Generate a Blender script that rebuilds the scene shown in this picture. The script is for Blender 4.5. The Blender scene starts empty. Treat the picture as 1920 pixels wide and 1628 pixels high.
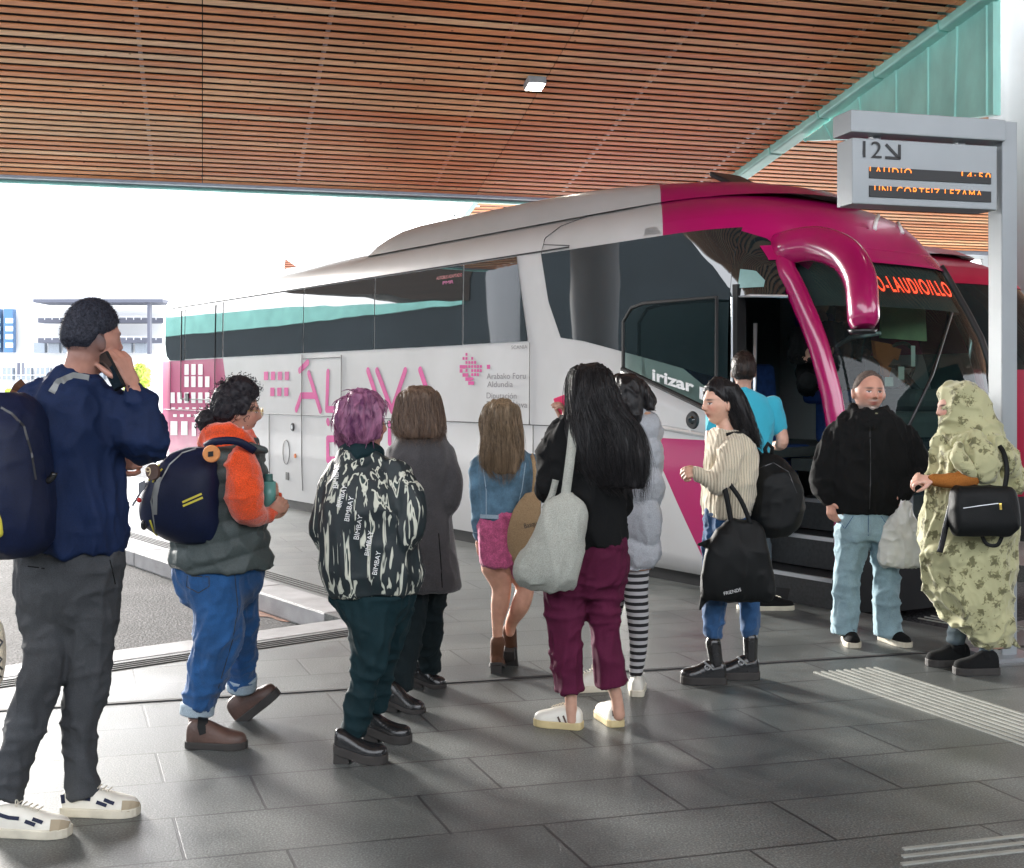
import bpy, bmesh, math, random
import numpy as np
from mathutils import Vector, Matrix, noise
from mathutils.bvhtree import BVHTree
random.seed(7); np.random.seed(7)
R = math.radians
scene = bpy.context.scene
C = scene.collection
# ------------------------------------------------------------------ camera
F, CX, HY, HC = 2200.0, 960.0, 727.0, 1.6      # focal length in px of the 1920 px frame, horizon row, eye height
cam_data = bpy.data.cameras.new('camera'); cam = bpy.data.objects.new('camera', cam_data); C.objects.link(cam)
cam.location = (0, 0, HC); cam.rotation_euler = (R(90), 0, 0)
cam_data.sensor_width = 36; cam_data.lens = 36*F/1920; cam_data.shift_y = -(814-HY)/1920.0
cam_data.clip_end = 3000; cam_data.clip_start = 0.05
scene.camera = cam
# ------------------------------------------------------------------ world, sun, exposure
world = bpy.data.worlds.new('World'); scene.world = world; world.use_nodes = True
wn = world.node_tree; wn.nodes.clear()
SUN_EL, SUN_AZ = R(13), R(-38)                 # azimuth measured from +Y towards +X: behind and left of the coach
sky = wn.nodes.new('ShaderNodeTexSky'); sky.sky_type = 'NISHITA'; sky.sun_disc = False
sky.sun_elevation = SUN_EL; sky.sun_rotation = SUN_AZ; sky.air_density = 1.0; sky.dust_density = 6.0
hs = wn.nodes.new('ShaderNodeHueSaturation'); hs.inputs['Saturation'].default_value = 0.18
mx = wn.nodes.new('ShaderNodeMixRGB'); mx.inputs['Fac'].default_value = 0.72; mx.inputs[2].default_value = (11.5, 12.0, 12.8, 1)
bg = wn.nodes.new('ShaderNodeBackground'); bg.inputs['Strength'].default_value = 0.145
wo = wn.nodes.new('ShaderNodeOutputWorld')
wn.links.new(sky.outputs[0], hs.inputs['Color']); wn.links.new(hs.outputs[0], mx.inputs[1])
wn.links.new(mx.outputs[0], bg.inputs[0]); wn.links.new(bg.outputs[0], wo.inputs[0])
sd = bpy.data.lights.new('sun', 'SUN'); sd.energy = 3.3; sd.angle = R(11); sd.color = (1.0, 0.96, 0.9)
sun = bpy.data.objects.new('sun', sd); C.objects.link(sun); sun.location = (-10, 30, 30)
sdir = Vector((math.sin(SUN_AZ)*math.cos(SUN_EL), math.cos(SUN_AZ)*math.cos(SUN_EL), math.sin(SUN_EL)))
sun.rotation_euler = (-sdir).to_track_quat('-Z', 'Y').to_euler()
scene.view_settings.view_transform = 'Standard'; scene.view_settings.look = 'None'
scene.view_settings.gamma = 1.0; scene.view_settings.exposure = 1.92; scene.view_settings.use_curve_mapping = False
scene.cycles.use_denoising = True; scene.cycles.max_bounces = 8; scene.cycles.diffuse_bounces = 5
scene.cycles.sample_clamp_indirect = 6.0; scene.cycles.caustics_reflective = False; scene.cycles.caustics_refractive = False
# ------------------------------------------------------------------ helpers
def W(px, py, Y): return Vector(((px-CX)/F*Y, Y, HC-(py-HY)/F*Y))
def G(px, py, z=0.0):
    Y = F*(HC-z)/(py-HY); return W(px, py, Y)
def ray_plane(px, py, p0, n):
    d = Vector(((px-CX)/F, 1.0, -(py-HY)/F)); o = Vector((0, 0, HC))
    t = (Vector(p0)-o).dot(n)/d.dot(n); return o+d*t

def tag(o, label=None, cat=None, group=None, kind=None):
    if label: o['label'] = label
    if cat: o['category'] = cat
    if group: o['group'] = group
    if kind: o['kind'] = kind
    return o
def empty(name, loc=(0, 0, 0), rz=0, parent=None):
    o = bpy.data.objects.new(name, None); C.objects.link(o); o.location = loc; o.rotation_euler = (0, 0, rz)
    o.empty_display_size = 0.1
    if parent: o.parent = parent
    return o
MATW = {}
def wmat(o):                                   # world matrix without a depsgraph update (location + rz only)
    m = Matrix.Translation(o.location) @ o.rotation_euler.to_matrix().to_4x4()
    return wmat(o.parent) @ m if o.parent else m
def link(name, me, mat, parent=None, smooth=False, world=True):
    """world=True: vertices are in world space and are brought into the parent's space."""
    o = bpy.data.objects.new(name, me); C.objects.link(o)
    if mat is not None:
        for m in (mat if isinstance(mat, (list, tuple)) else [mat]): me.materials.append(m)
    if parent:
        if world: me.transform(wmat(parent).inverted())
        o.parent = parent
    elif world and len(me.vertices):           # top level mesh: put its origin at its base
        n = len(me.vertices); co = np.empty(n*3, dtype=np.float32); me.vertices.foreach_get('co', co); co = co.reshape(-1, 3)
        c = Vector((float((co[:, 0].min()+co[:, 0].max())/2), float((co[:, 1].min()+co[:, 1].max())/2), float(co[:, 2].min())))
        me.transform(Matrix.Translation(-c)); o.location = c
    if smooth: me.shade_smooth()
    return o
class MB:
    """mesh builder: boxes, prisms, tubes, sheets collected into one mesh"""
    def __init__(s): s.v = []; s.f = []; s.mi = []
    def add(s, vs, fs, mi=0):
        b = len(s.v); s.v += [tuple(v) for v in vs]; s.f += [tuple(i+b for i in f) for f in fs]; s.mi += [mi]*len(fs); return s
    def box(s, c, size, ax=None, ay=None, az=None, mi=0):
        ax = Vector(ax or (1, 0, 0)).normalized(); ay = Vector(ay or (0, 1, 0)).normalized(); az = Vector(az or (0, 0, 1)).normalized()
        c = Vector(c); x, y, z = [k/2 for k in size]
        vs = [c+ax*i*x+ay*j*y+az*k*z for k in (-1, 1) for j in (-1, 1) for i in (-1, 1)]
        return s.add(vs, [(0, 2, 3, 1), (4, 5, 7, 6), (0, 1, 5, 4), (2, 6, 7, 3), (0, 4, 6, 2), (1, 3, 7, 5)], mi)
    def prism(s, poly, d, mi=0):               # planar polygon (3D points) extruded by vector d
        n = len(poly); d = Vector(d); p = [Vector(q) for q in poly]
        fs = [tuple(range(n))[::-1], tuple(range(n, 2*n))]+[(i, (i+1) % n, n+(i+1) % n, n+i) for i in range(n)]
        return s.add(p+[q+d for q in p], fs, mi)
    def quad(s, a, b, c, d, mi=0): return s.add([a, b, c, d], [(0, 1, 2, 3)], mi)
    def tube(s, pts, rads, n=12, cap=True, mi=0, ref=None, flat=1.0):
        pts = [Vector(p) for p in pts]; m = len(pts)
        if not isinstance(rads, (list, tuple)): rads = [rads]*m
        vs = []; up = None
        for i, p in enumerate(pts):
            t = (pts[min(i+1, m-1)]-pts[max(i-1, 0)]).normalized()
            if up is None:
                up = Vector(ref) if ref is not None else (Vector((0, 0, 1)) if abs(t.z) < .9 else Vector((1, 0, 0)))
            a = (up-t*up.dot(t)); a = a.normalized() if a.length > 1e-6 else t.orthogonal().normalized()
            up = a; b = t.cross(a); r = rads[i]
            for k in range(n):
                an = 2*math.pi*k/n; vs.append(p+a*math.cos(an)*r*flat+b*math.sin(an)*r)
        fs = [(i*n+k, i*n+(k+1) % n, (i+1)*n+(k+1) % n, (i+1)*n+k) for i in range(m-1) for k in range(n)]
        if cap: fs += [tuple(range(n))[::-1], tuple((m-1)*n+k for k in range(n))]
        return s.add(vs, fs, mi)
    def mesh(s, name):
        me = bpy.data.meshes.new(name); me.from_pydata(s.v, [], s.f); me.update()
        if any(s.mi): me.polygons.foreach_set('material_index', s.mi)
        bm = bmesh.new(); bm.from_mesh(me); bmesh.ops.recalc_face_normals(bm, faces=bm.faces); bm.to_mesh(me); bm.free()
        return me
    def build(s, name, mat, parent=None, smooth=False, world=True): return link(name, s.mesh(name), mat, parent, smooth, world)
def bevel(o, w=0.01, seg=2):
    m = o.modifiers.new('bevel', 'BEVEL'); m.width = w; m.segments = seg; m.limit_method = 'ANGLE'; m.angle_limit = R(35)
    return o
def catmull(P, k=6):
    P = [np.array(p, dtype=float) for p in P]
    if len(P) < 3:
        return [P[0]+(P[-1]-P[0])*i/k for i in range(k+1)] if len(P) == 2 else P
    out = []
    for i in range(len(P)-1):
        p0 = P[max(i-1, 0)]; p1 = P[i]; p2 = P[i+1]; p3 = P[min(i+2, len(P)-1)]
        for j in range(k):
            t = j/k
            out.append(.5*((2*p1)+(-p0+p2)*t+(2*p0-5*p1+4*p2-p3)*t*t+(-p0+3*p1-3*p2+p3)*t**3))
    out.append(P[-1]); return out
def interp(x, xs, ys):
    return float(np.interp(x, xs, ys))
# ------------------------------------------------------------------ materials
def nodes(name):
    m = bpy.data.materials.new(name); m.use_nodes = True; nt = m.node_tree; nt.nodes.clear()
    o = nt.nodes.new('ShaderNodeOutputMaterial'); b = nt.nodes.new('ShaderNodeBsdfPrincipled'); nt.links.new(b.outputs[0], o.inputs[0])
    return m, nt, b
def N(nt, t, **kw):
    n = nt.nodes.new(t)
    for k, v in kw.items(): setattr(n, k, v)
    return n
def L(nt, a, b): nt.links.new(a, b)
def ramp(nt, src, stops):
    r = N(nt, 'ShaderNodeValToRGB'); e = r.color_ramp.elements
    while len(e) < len(stops): e.new(0.5)
    for i, (p, c) in enumerate(stops): e[i].position = p; e[i].color = (c[0], c[1], c[2], 1) if len(c) == 3 else c
    L(nt, src, r.inputs[0]); return r
def mul(c, k): return tuple(min(1, x*k) for x in c[:3])
def mat(name, col, rough=0.6, metal=0.0, var=0.12, scale=8.0, bump=0.0, bscale=60.0, spec=0.5, detail=5.0, stretch=(1, 1, 1), sheen=0.0, coat=0.0, emit=None, estr=0.0):
    m, nt, b = nodes(name)
    tc = N(nt, 'ShaderNodeTexCoord'); mp = N(nt, 'ShaderNodeMapping'); mp.inputs['Scale'].default_value = stretch
    L(nt, tc.outputs['Object'], mp.inputs[0])
    n1 = N(nt, 'ShaderNodeTexNoise'); n1.inputs['Scale'].default_value = scale; n1.inputs['Detail'].default_value = detail
    L(nt, mp.outputs[0], n1.inputs['Vector'])
    r = ramp(nt, n1.outputs[0], [(0.3, mul(col, 1-var)), (0.7, mul(col, 1+var))]); L(nt, r.outputs[0], b.inputs['Base Color'])
    b.inputs['Roughness'].default_value = rough; b.inputs['Metallic'].default_value = metal
    b.inputs['Specular IOR Level'].default_value = spec
    if sheen: b.inputs['Sheen Weight'].default_value = sheen; b.inputs['Sheen Roughness'].default_value = 0.4
    if coat: b.inputs['Coat Weight'].default_value = coat; b.inputs['Coat Roughness'].default_value = 0.05
    if bump:
        n2 = N(nt, 'ShaderNodeTexNoise'); n2.inputs['Scale'].default_value = bscale; n2.inputs['Detail'].default_value = 6; L(nt, mp.outputs[0], n2.inputs['Vector'])
        bp = N(nt, 'ShaderNodeBump'); bp.inputs['Strength'].default_value = bump; bp.inputs['Distance'].default_value = 0.01
        L(nt, n2.outputs[0], bp.inputs['Height']); L(nt, bp.outputs[0], b.inputs['Normal'])
    if emit: b.inputs['Emission Color'].default_value = (*emit, 1); b.inputs['Emission Strength'].default_value = estr
    return m
M = {}
M['black_rubber'] = mat('black_rubber', (.012, .012, .013), .55)
M['black_plastic'] = mat('black_plastic', (.02, .02, .022), .35)
M['steel'] = mat('steel', (.45, .46, .48), .35, .9, .05)
M['alu'] = mat('aluminium', (.62, .64, .66), .3, .8, .05)
M['sign_grey'] = mat('sign_grey', (.33, .36, .38), .42, .1, .05, 3, .08, 220)
M['ink'] = mat('ink', (.015, .016, .018), .5)
M['led_red'] = mat('led_red', (.6, .05, .02), .5, emit=(1.0, .06, .02), estr=.55)
M['led_orange'] = mat('led_orange', (.7, .2, .02), .5, emit=(1.0, .20, .015), estr=.6)
M['lamp'] = mat('lamp_glow', (.9, .9, .85), .5, emit=(1.0, .93, .8), estr=12.0)
def text_mesh(s, size=1.0, bold=0.0, extrude=0.0, spacing=1.0):
    cu = bpy.data.curves.new('t', 'FONT'); cu.body = s; cu.size = size; cu.offset = bold; cu.extrude = extrude; cu.space_character = spacing
    o = bpy.data.objects.new('t', cu); me = bpy.data.meshes.new_from_object(o); me = me.copy()
    bpy.data.objects.remove(o); bpy.data.curves.remove(cu); return me
# ================================================================== setting: frames of reference
E1 = Vector((3.79, 1.0, 0)).normalized()        # direction of the slats, of the drain and of the long paving joints
E2 = Vector((-.3886, 1.0, 0)).normalized()      # direction of the short paving joints
U = Vector((-.589, .808, 0)); V = Vector((.808, .589, 0)); D0 = 6.73
def DC(D, c, z=0): return V*D+U*c+Vector((0, 0, z))      # bay axes: D = away across the coach, c = rearwards along it
# ---------------------------------------------------------------- paving material
def paving():
    m, nt, b = nodes('granite_paving')
    geo = N(nt, 'ShaderNodeNewGeometry'); sep = N(nt, 'ShaderNodeSeparateXYZ'); L(nt, geo.outputs['Position'], sep.inputs[0])
    # solve (x,y) = u*E1 + v*E2
    det = E1.x*E2.y-E1.y*E2.x
    def lin(ax, ay):
        a = N(nt, 'ShaderNodeMath', operation='MULTIPLY'); a.inputs[1].default_value = ax; L(nt, sep.outputs[0], a.inputs[0])
        c = N(nt, 'ShaderNodeMath', operation='MULTIPLY_ADD'); c.inputs[1].default_value = ay; L(nt, sep.outputs[1], c.inputs[0]); L(nt, a.outputs[0], c.inputs[2]); return c
    u = lin(E2.y/det, -E2.x/det); v = lin(-E1.y/det, E1.x/det)
    cb = N(nt, 'ShaderNodeCombineXYZ'); L(nt, u.outputs[0], cb.inputs[0]); L(nt, v.outputs[0], cb.inputs[1])
    mp = N(nt, 'ShaderNodeMapping'); mp.inputs['Location'].default_value = (.17, -5.83+.015, 0); L(nt, cb.outputs[0], mp.inputs[0])
    br = N(nt, 'ShaderNodeTexBrick'); br.offset = .37; br.offset_frequency = 2; br.squash = 1.0; br.inputs['Scale'].default_value = 1
    br.inputs['Mortar Size'].default_value = .006; br.inputs['Mortar Smooth'].default_value = .1; br.inputs['Brick Width'].default_value = .92; br.inputs['Row Height'].default_value = .415
    br.inputs['Color1'].default_value = (.0, .0, .0, 1); br.inputs['Color2'].default_value = (1, 1, 1, 1); br.inputs['Mortar'].default_value = (.5, .5, .5, 1)
    L(nt, mp.outputs[0], br.inputs['Vector'])
    spk = N(nt, 'ShaderNodeTexNoise'); spk.inputs['Scale'].default_value = 130; spk.inputs['Detail'].default_value = 3; L(nt, geo.outputs['Position'], spk.inputs['Vector'])
    big = N(nt, 'ShaderNodeTexNoise'); big.inputs['Scale'].default_value = 1.3; big.inputs['Detail'].default_value = 8; big.inputs['Roughness'].default_value = .65; L(nt, geo.outputs['Position'], big.inputs['Vector'])
    r1 = ramp(nt, spk.outputs[0], [(.3, (.050, .056, .055)), (.5, (.098, .108, .105)), (.72, (.215, .228, .222))])
    r2 = ramp(nt, big.outputs[0], [(.3, (.50, .50, .51)), (.5, (.88, .88, .88)), (.7, (1.22, 1.22, 1.22))])
    mm = N(nt, 'ShaderNodeMixRGB', blend_type='MULTIPLY'); mm.inputs[0].default_value = 1; L(nt, r1.outputs[0], mm.inputs[1]); L(nt, r2.outputs[0], mm.inputs[2])
    r3 = ramp(nt, br.outputs['Color'], [(0, (.86, .87, .88)), (1, (1.1, 1.09, 1.07))])
    m3 = N(nt, 'ShaderNodeMixRGB', blend_type='MULTIPLY'); m3.inputs[0].default_value = 1; L(nt, mm.outputs[0], m3.inputs[1]); L(nt, r3.outputs[0], m3.inputs[2])
    # chewing gum and drip stains
    vor = N(nt, 'ShaderNodeTexVoronoi'); vor.inputs['Scale'].default_value = 2.1; L(nt, geo.outputs['Position'], vor.inputs['Vector'])
    rv = ramp(nt, vor.outputs['Distance'], [(.03, (.4, .4, .4)), (.05, (1, 1, 1))])
    m4 = N(nt, 'ShaderNodeMixRGB', blend_type='MULTIPLY'); m4.inputs[0].default_value = .15; L(nt, m3.outputs[0], m4.inputs[1]); L(nt, rv.outputs[0], m4.inputs[2])
    mo = N(nt, 'ShaderNodeMixRGB'); L(nt, br.outputs['Fac'], mo.inputs[0]); L(nt, m4.outputs[0], mo.inputs[1]); mo.inputs[2].default_value = (.022, .022, .024, 1)
    L(nt, mo.outputs[0], b.inputs['Base Color'])
    rr = ramp(nt, big.outputs[0], [(.3, (.32, .32, .32)), (.7, (.50, .50, .50))]); L(nt, rr.outputs[0], b.inputs['Roughness'])
    b.inputs['Specular IOR Level'].default_value = .8
    ad = N(nt, 'ShaderNodeMath', operation='MULTIPLY_ADD'); ad.inputs[1].default_value = -1.6; L(nt, br.outputs['Fac'], ad.inputs[0]); L(nt, spk.outputs[0], ad.inputs[2])
    bp = N(nt, 'ShaderNodeBump'); bp.inputs['Strength'].default_value = .28; bp.inputs['Distance'].default_value = .004; L(nt, ad.outputs[0], bp.inputs['Height']); L(nt, bp.outputs[0], b.inputs['Normal'])
    return m
M['paving'] = paving()
def asphalt():
    m, nt, b = nodes('asphalt')
    geo = N(nt, 'ShaderNodeNewGeometry')
    a = N(nt, 'ShaderNodeTexNoise'); a.inputs['Scale'].default_value = 55; a.inputs['Detail'].default_value = 6; L(nt, geo.outputs['Position'], a.inputs['Vector'])
    c = N(nt, 'ShaderNodeTexNoise'); c.inputs['Scale'].default_value = 1.7; c.inputs['Detail'].default_value = 7; L(nt, geo.outputs['Position'], c.inputs['Vector'])
    r = ramp(nt, a.outputs[0], [(.35, (.012, .012, .014)), (.55, (.045, .046, .05)), (.7, (.13, .13, .135))])
    r2 = ramp(nt, c.outputs[0], [(.35, (.7, .7, .72)), (.65, (1.5, 1.45, 1.45))])
    mm = N(nt, 'ShaderNodeMixRGB', blend_type='MULTIPLY'); mm.inputs[0].default_value = 1; L(nt, r.outputs[0], mm.inputs[1]); L(nt, r2.outputs[0], mm.inputs[2]); L(nt, mm.outputs[0], b.inputs['Base Color'])
    b.inputs['Roughness'].default_value = .8; b.inputs['Specular IOR Level'].default_value = .25
    bp = N(nt, 'ShaderNodeBump'); bp.inputs['Strength'].default_value = .8; bp.inputs['Distance'].default_value = .012; L(nt, a.outputs[0], bp.inputs['Height']); L(nt, bp.outputs[0], b.inputs['Normal'])
    return m
M['asphalt'] = asphalt()
M['kerb'] = mat('kerb_granite', (.30, .30, .31), .5, 0, .2, 5, .35, 140)
M['strip'] = mat('groove_dark', (.02, .02, .022), .7)
M['plaza'] = mat('plaza_concrete', (.80, .78, .74), .8, 0, .1, .3, .1, 20)
M['rib'] = mat('tactile_rib', (.34, .35, .32), .5, .2, .15)
# road, plaza and platform
def sheet(poly, z, name, m, thick=0.0, top_only=False):
    mb = MB(); mb.prism([(p.x, p.y, z-max(thick, .001)) for p in poly], (0, 0, max(thick, .001)))
    o = mb.build(name, m); tag(o, kind='structure'); return o
g = MB(); g.quad((-1500, -900, -.17), (1500, -900, -.17), (1500, 2200, -.17), (-1500, 2200, -.17)); tag(g.build('ground', M['plaza']), kind='structure')
g = MB(); g.quad((-15, -12, -.15), (40, -12, -.15), (40, 27, -.15), (-15, 27, -.15)); tag(g.build('road', M['asphalt']), kind='structure')
kl = G(0, 1250); kr = G(642, 1161)
fd = (kr-kl).normalized()
A = kr-fd*26
corner = kr
sD = corner.dot(V); sc = corner.dot(U)
Dn = 6.93
ce = 4.45
def P2(D, c): return DC(D, c)
plat = [Vector((A.x, -14, 0)), A, corner, P2(sD-.35, 27), P2(Dn, 27), P2(Dn, ce), P2(Dn+3.0, ce), P2(Dn+3.0, 26), P2(Dn+4.55, 26), P2(Dn+4.55, ce+2.1), P2(30, ce+2.1), Vector((32, -14, 0))]
sheet(plat, 0, 'pavement', M['paving'], .148)
# kerb stones along both bay edges: proud by 3 mm, joints between stones
def kerb(a, b, inward, n, name='kerb'):
    mb = MB(); d = (b-a); Lh = d.length; d.normalize(); step = Lh/n
    for i in range(n):
        c = a+d*(i+.5)*step+inward*.147+Vector((0, 0, -.0705)); mb.box(c, (step-.012, .30, .147), d, inward, (0, 0, 1))
    o = mb.build(name, M['kerb']); bevel(o, .012, 2); tag(o, kind='structure'); return o
inn = Vector((fd.y, -fd.x, 0)); inn = inn if inn.y < 0 else -inn
kerb(A, corner-fd*.002, inn, 24)
side_end = P2(sD-.35, 27); sdv = (side_end-corner).normalized(); inn2 = Vector((-sdv.y, sdv.x, 0)); inn2 = inn2 if inn2.x > 0 else -inn2
kerb(corner+sdv*.25+inn2*.0, side_end, inn2, 15)
def grooves(a, b, inward, offs, w, m, name, z=.0055, h=.004):
    mb = MB(); d = (b-a); Lh = d.length; d.normalize()
    for o in offs:
        c = (a+b)/2+inward*o; mb.box((c.x, c.y, z-h/2), (Lh, w, h), d, inward, (0, 0, 1))
    return tag(mb.build(name, m), kind='structure')
grooves(A, corner+fd*.12, inn, (.36, .405, .45, .495), .016, M['strip'], 'groove_strip')
grooves(corner+sdv*.5, side_end, inn2, (.36, .405, .45, .495), .016, M['strip'], 'groove_strip')
# drain slot
dl = G(0, 1333); dr = G(1421, 1244); dd = (dr-dl).normalized()
mb = MB(); c = (dl-dd*8+dr+dd*9)/2; mb.box((c.x, c.y, .002), ((dr-dl).length+17, .03, .006), dd, Vector((-dd.y, dd.x, 0)), (0, 0, 1)); tag(mb.build('drain', M['strip']), kind='structure')
# tactile ribs
def ribs(a0, b0, a1, b1, n, name, w=.017):
    mb = MB()
    for i in range(n):
        t = i/(n-1); p = a0.lerp(b0, t); q = a1.lerp(b1, t); p.z = q.z = .003; d = (q-p); l = d.length; d.normalize(); mb.box((p+q)/2, (l, w, .006), d, Vector((-d.y, d.x, 0)), (0, 0, 1))
    o = mb.build(name, M['rib']); tag(o, kind='structure')
a0 = G(1527, 1261); b0 = G(1640, 1252); dv = (G(1920, 1398)-a0).normalized()
ribs(a0, b0, a0+dv*3.2, b0+dv*3.2, 9, 'tactile_strip')
a0 = G(1690, 1622); ribs(a0, a0+Vector((.05, .13, 0)), a0+dd*2.5, a0+dd*2.5+Vector((0, .13, 0)), 3, 'tactile_strip')
a0 = G(1722, 1160); ribs(a0, a0+V*.3, a0-U*.65, a0+V*.3-U*.65, 5, 'tactile_strip')
# brick-red patch of grit in the bay corner
M['rust'] = mat('rust_grit', (.22, .10, .06), .9, 0, .5, 9, .6, 60)
pts = []
for i in range(26):
    an = 2*math.pi*i/26; rr = 1+.25*math.sin(3*an+1)+.15*math.sin(7*an)
    p = G(505, 1150, -.15); pts.append(p+sdv*math.cos(an)*.48*rr*-1+Vector((sdv.y, -sdv.x, 0))*math.sin(an)*.13*rr)
sheet(pts, -.145, 'grit_patch', M['rust'])
# ================================================================== canopy with timber slats
CZ0, CQ0, CSL = HC+(HY-342)/F*19.0, 19.98, -.216
NH = Vector((-E1.y, E1.x, 0))
def canopy_z(q, off=0): return CZ0+off+CSL*(q-CQ0)
def slat_mat():
    m, nt, b = nodes('larch_slats')
    geo = N(nt, 'ShaderNodeNewGeometry'); tc = N(nt, 'ShaderNodeTexCoord')
    mp = N(nt, 'ShaderNodeMapping'); mp.inputs['Rotation'].default_value = (0, 0, -math.atan2(E1.y, E1.x)); mp.inputs['Scale'].default_value = (.6, 14, 14); mp.vector_type = 'POINT'; L(nt, geo.outputs['Position'], mp.inputs[0])
    n1 = N(nt, 'ShaderNodeTexNoise'); n1.inputs['Scale'].default_value = 1.6; n1.inputs['Detail'].default_value = 5; L(nt, mp.outputs[0], n1.inputs['Vector'])
    n2 = N(nt, 'ShaderNodeTexNoise'); n2.inputs['Scale'].default_value = .45; n2.inputs['Detail'].default_value = 4; L(nt, geo.outputs['Position'], n2.inputs['Vector'])
    r = ramp(nt, geo.outputs['Random Per Island'], [(0, (.74, .27, .10)), (.35, (.85, .36, .15)), (.65, (.90, .45, .21)), (.9, (.93, .56, .30)), (1, (.95, .67, .43))])
    r1 = ramp(nt, n1.outputs[0], [(.3, (.84, .82, .80)), (.6, (1.08, 1.08, 1.08))]); r2 = ramp(nt, n2.outputs[0], [(.3, (.82, .78, .76)), (.7, (1.12, 1.12, 1.12))])
    a = N(nt, 'ShaderNodeMixRGB', blend_type='MULTIPLY'); a.inputs[0].default_value = 1; L(nt, r.outputs[0], a.inputs[1]); L(nt, r1.outputs[0], a.inputs[2])
    c = N(nt, 'ShaderNodeMixRGB', blend_type='MULTIPLY'); c.inputs[0].default_value = 1; L(nt, a.outputs[0], c.inputs[1]); L(nt, r2.outputs[0], c.inputs[2])
    v = N(nt, 'ShaderNodeTexVoronoi'); v.inputs['Scale'].default_value = 4.5; L(nt, geo.outputs['Position'], v.inputs['Vector']); rv = ramp(nt, v.outputs['Distance'], [(.06, (.35, .2, .15)), (.1, (1, 1, 1))])
    k = N(nt, 'ShaderNodeMixRGB', blend_type='MULTIPLY'); k.inputs[0].default_value = .8; L(nt, c.outputs[0], k.inputs[1]); L(nt, rv.outputs[0], k.inputs[2])
    L(nt, k.outputs[0], b.inputs['Base Color']); b.inputs['Roughness'].default_value = .55
    return m
M['slat'] = slat_mat()
M['void'] = mat('canopy_void', (.012, .011, .011), .9)
M['copper'] = mat('green_copper', (.38, .82, .74), .42, .1, .16, 2.2, .15, 30, stretch=(1, 1, .5))
M['fascia'] = mat('blue_grey_fascia', (.20, .24, .29), .4, .3)
M['white_conc'] = mat('white_concrete', (.27, .28, .275), .6, 0, .06, 1.5, .2, 60)
up = Vector((0, 0, 1))
def plane_pt(q, r, off=0, dz=0):                # q across the slats, r along them
    p = NH*q+E1*r; p.z = canopy_z(q, off)+dz; return p
nrm = Vector((-CSL*NH.x, -CSL*NH.y, 1)).normalized()      # normal of the ceiling plane
def pxr(px, py, off=0):
    p = ray_plane(px, py, plane_pt(CQ0, 0, off), nrm); return p.dot(NH), p.dot(E1)
gq0, gr0 = pxr(1835, 0); gq1, gr1 = pxr(1362, 345)
gs = (gr1-gr0)/(gq1-gq0)
def gr(q): return gr0+gs*(q-gq0)                # right-hand end of the slats at q
QE = CQ0
canopy = empty('canopy', (0, 0, 0)); tag(canopy, 'large sloping station canopy lined with orange larch slats, over the platform', 'canopy')
def slats(parent, q0, q1, pitch, rfun0, rfun1, off, name='slat_soffit', w=.099, th=.016, seg=4.6, tilt=True):
    mb = MB(); q = q0; i = 0
    while q < q1:
        ra, rb = rfun0(q), rfun1(q); k0 = math.floor(ra/seg)
        j = k0
        while j*seg < rb:
            a = max(ra, j*seg+.006); b_ = min(rb, (j+1)*seg-.006)
            if b_-a > .05:
                c = plane_pt(q, (a+b_)/2, off, th/2); sl = Vector((NH.x, NH.y, CSL)).normalized()
                mb.box(c, (b_-a, w, th), E1, sl, nrm)
            j += 1
        q += pitch; i += 1
    return mb.build(name, M['slat'], parent)
PITCH = .178
slats(canopy, -9, QE-.12, PITCH, lambda q: -10, lambda q: gr(q)-.12, 0)
mb = MB(); qa, qb = -9.1, QE-.02                 # dark backing board above the slats
mb.add([plane_pt(qa, -10, 0, .16), plane_pt(qb, -10, 0, .16), plane_pt(qb, gr(qb), 0, .16), plane_pt(qa, gr(qa), 0, .16),
        plane_pt(qa, -10, 0, .5), plane_pt(qb, -10, 0, .5), plane_pt(qb, gr(qb), 0, .5), plane_pt(qa, gr(qa), 0, .5)],
       [(0, 1, 2, 3), (7, 6, 5, 4), (0, 4, 5, 1), (1, 5, 6, 2), (2, 6, 7, 3), (3, 7, 4, 0)]); mb.build('backing_board', M['void'], canopy)
mb = MB()                                         # galvanised battens that carry the slats
r = -10
while r < gr(-9):
    qs = QE-.1
    qmax = qs if r < gr(qs) else gq0+(r-gr0)/gs
    if qmax > -9: 
        a = plane_pt(-9, r+.03, 0, .075); b_ = plane_pt(min(qs, qmax), r+.03, 0, .075); c = (a+b_)/2; dl_ = (b_-a); l = dl_.length; dl_.normalize()
        mb.box(c, (l, .05, .05), dl_, E1, nrm)
    r += 2.3
mb.build('batten', M['steel'], canopy)
c0 = plane_pt(QE, -10, 0, .33); c1 = plane_pt(QE, gr(QE), 0, .33); mb = MB(); mb.box((c0+c1)/2, ((c1-c0).length, .22, .70), E1, NH, up); mb.build('edge_beam', M['fascia'], canopy)
c0 = plane_pt(QE+.16, -10, 0, .0); c1 = plane_pt(QE+.16, gr(QE), 0, .0); mb = MB(); mb.box((c0+c1)/2, ((c1-c0).length, .10, .07), E1, NH, up); mb.build('edge_gutter', M['copper'], canopy)
# right edge gutter (copper), with brackets
ga = plane_pt(-9, gr(-9), 0, .02); gb = plane_pt(QE, gr(QE), 0, .02); gd = (gb-ga); gl = gd.length; gd.normalize(); gside = gd.cross(up).normalized(); gup = gside.cross(gd).normalized()
mb = MB(); nseg = 22
for i in range(nseg): mb.box(ga+gd*(i+.5)*gl/nseg, (gl/nseg-.015, .26, .26), gd, gside, gup)
o = mb.build('valley_gutter', M['copper'], canopy); bevel(o, .03, 2)
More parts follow.
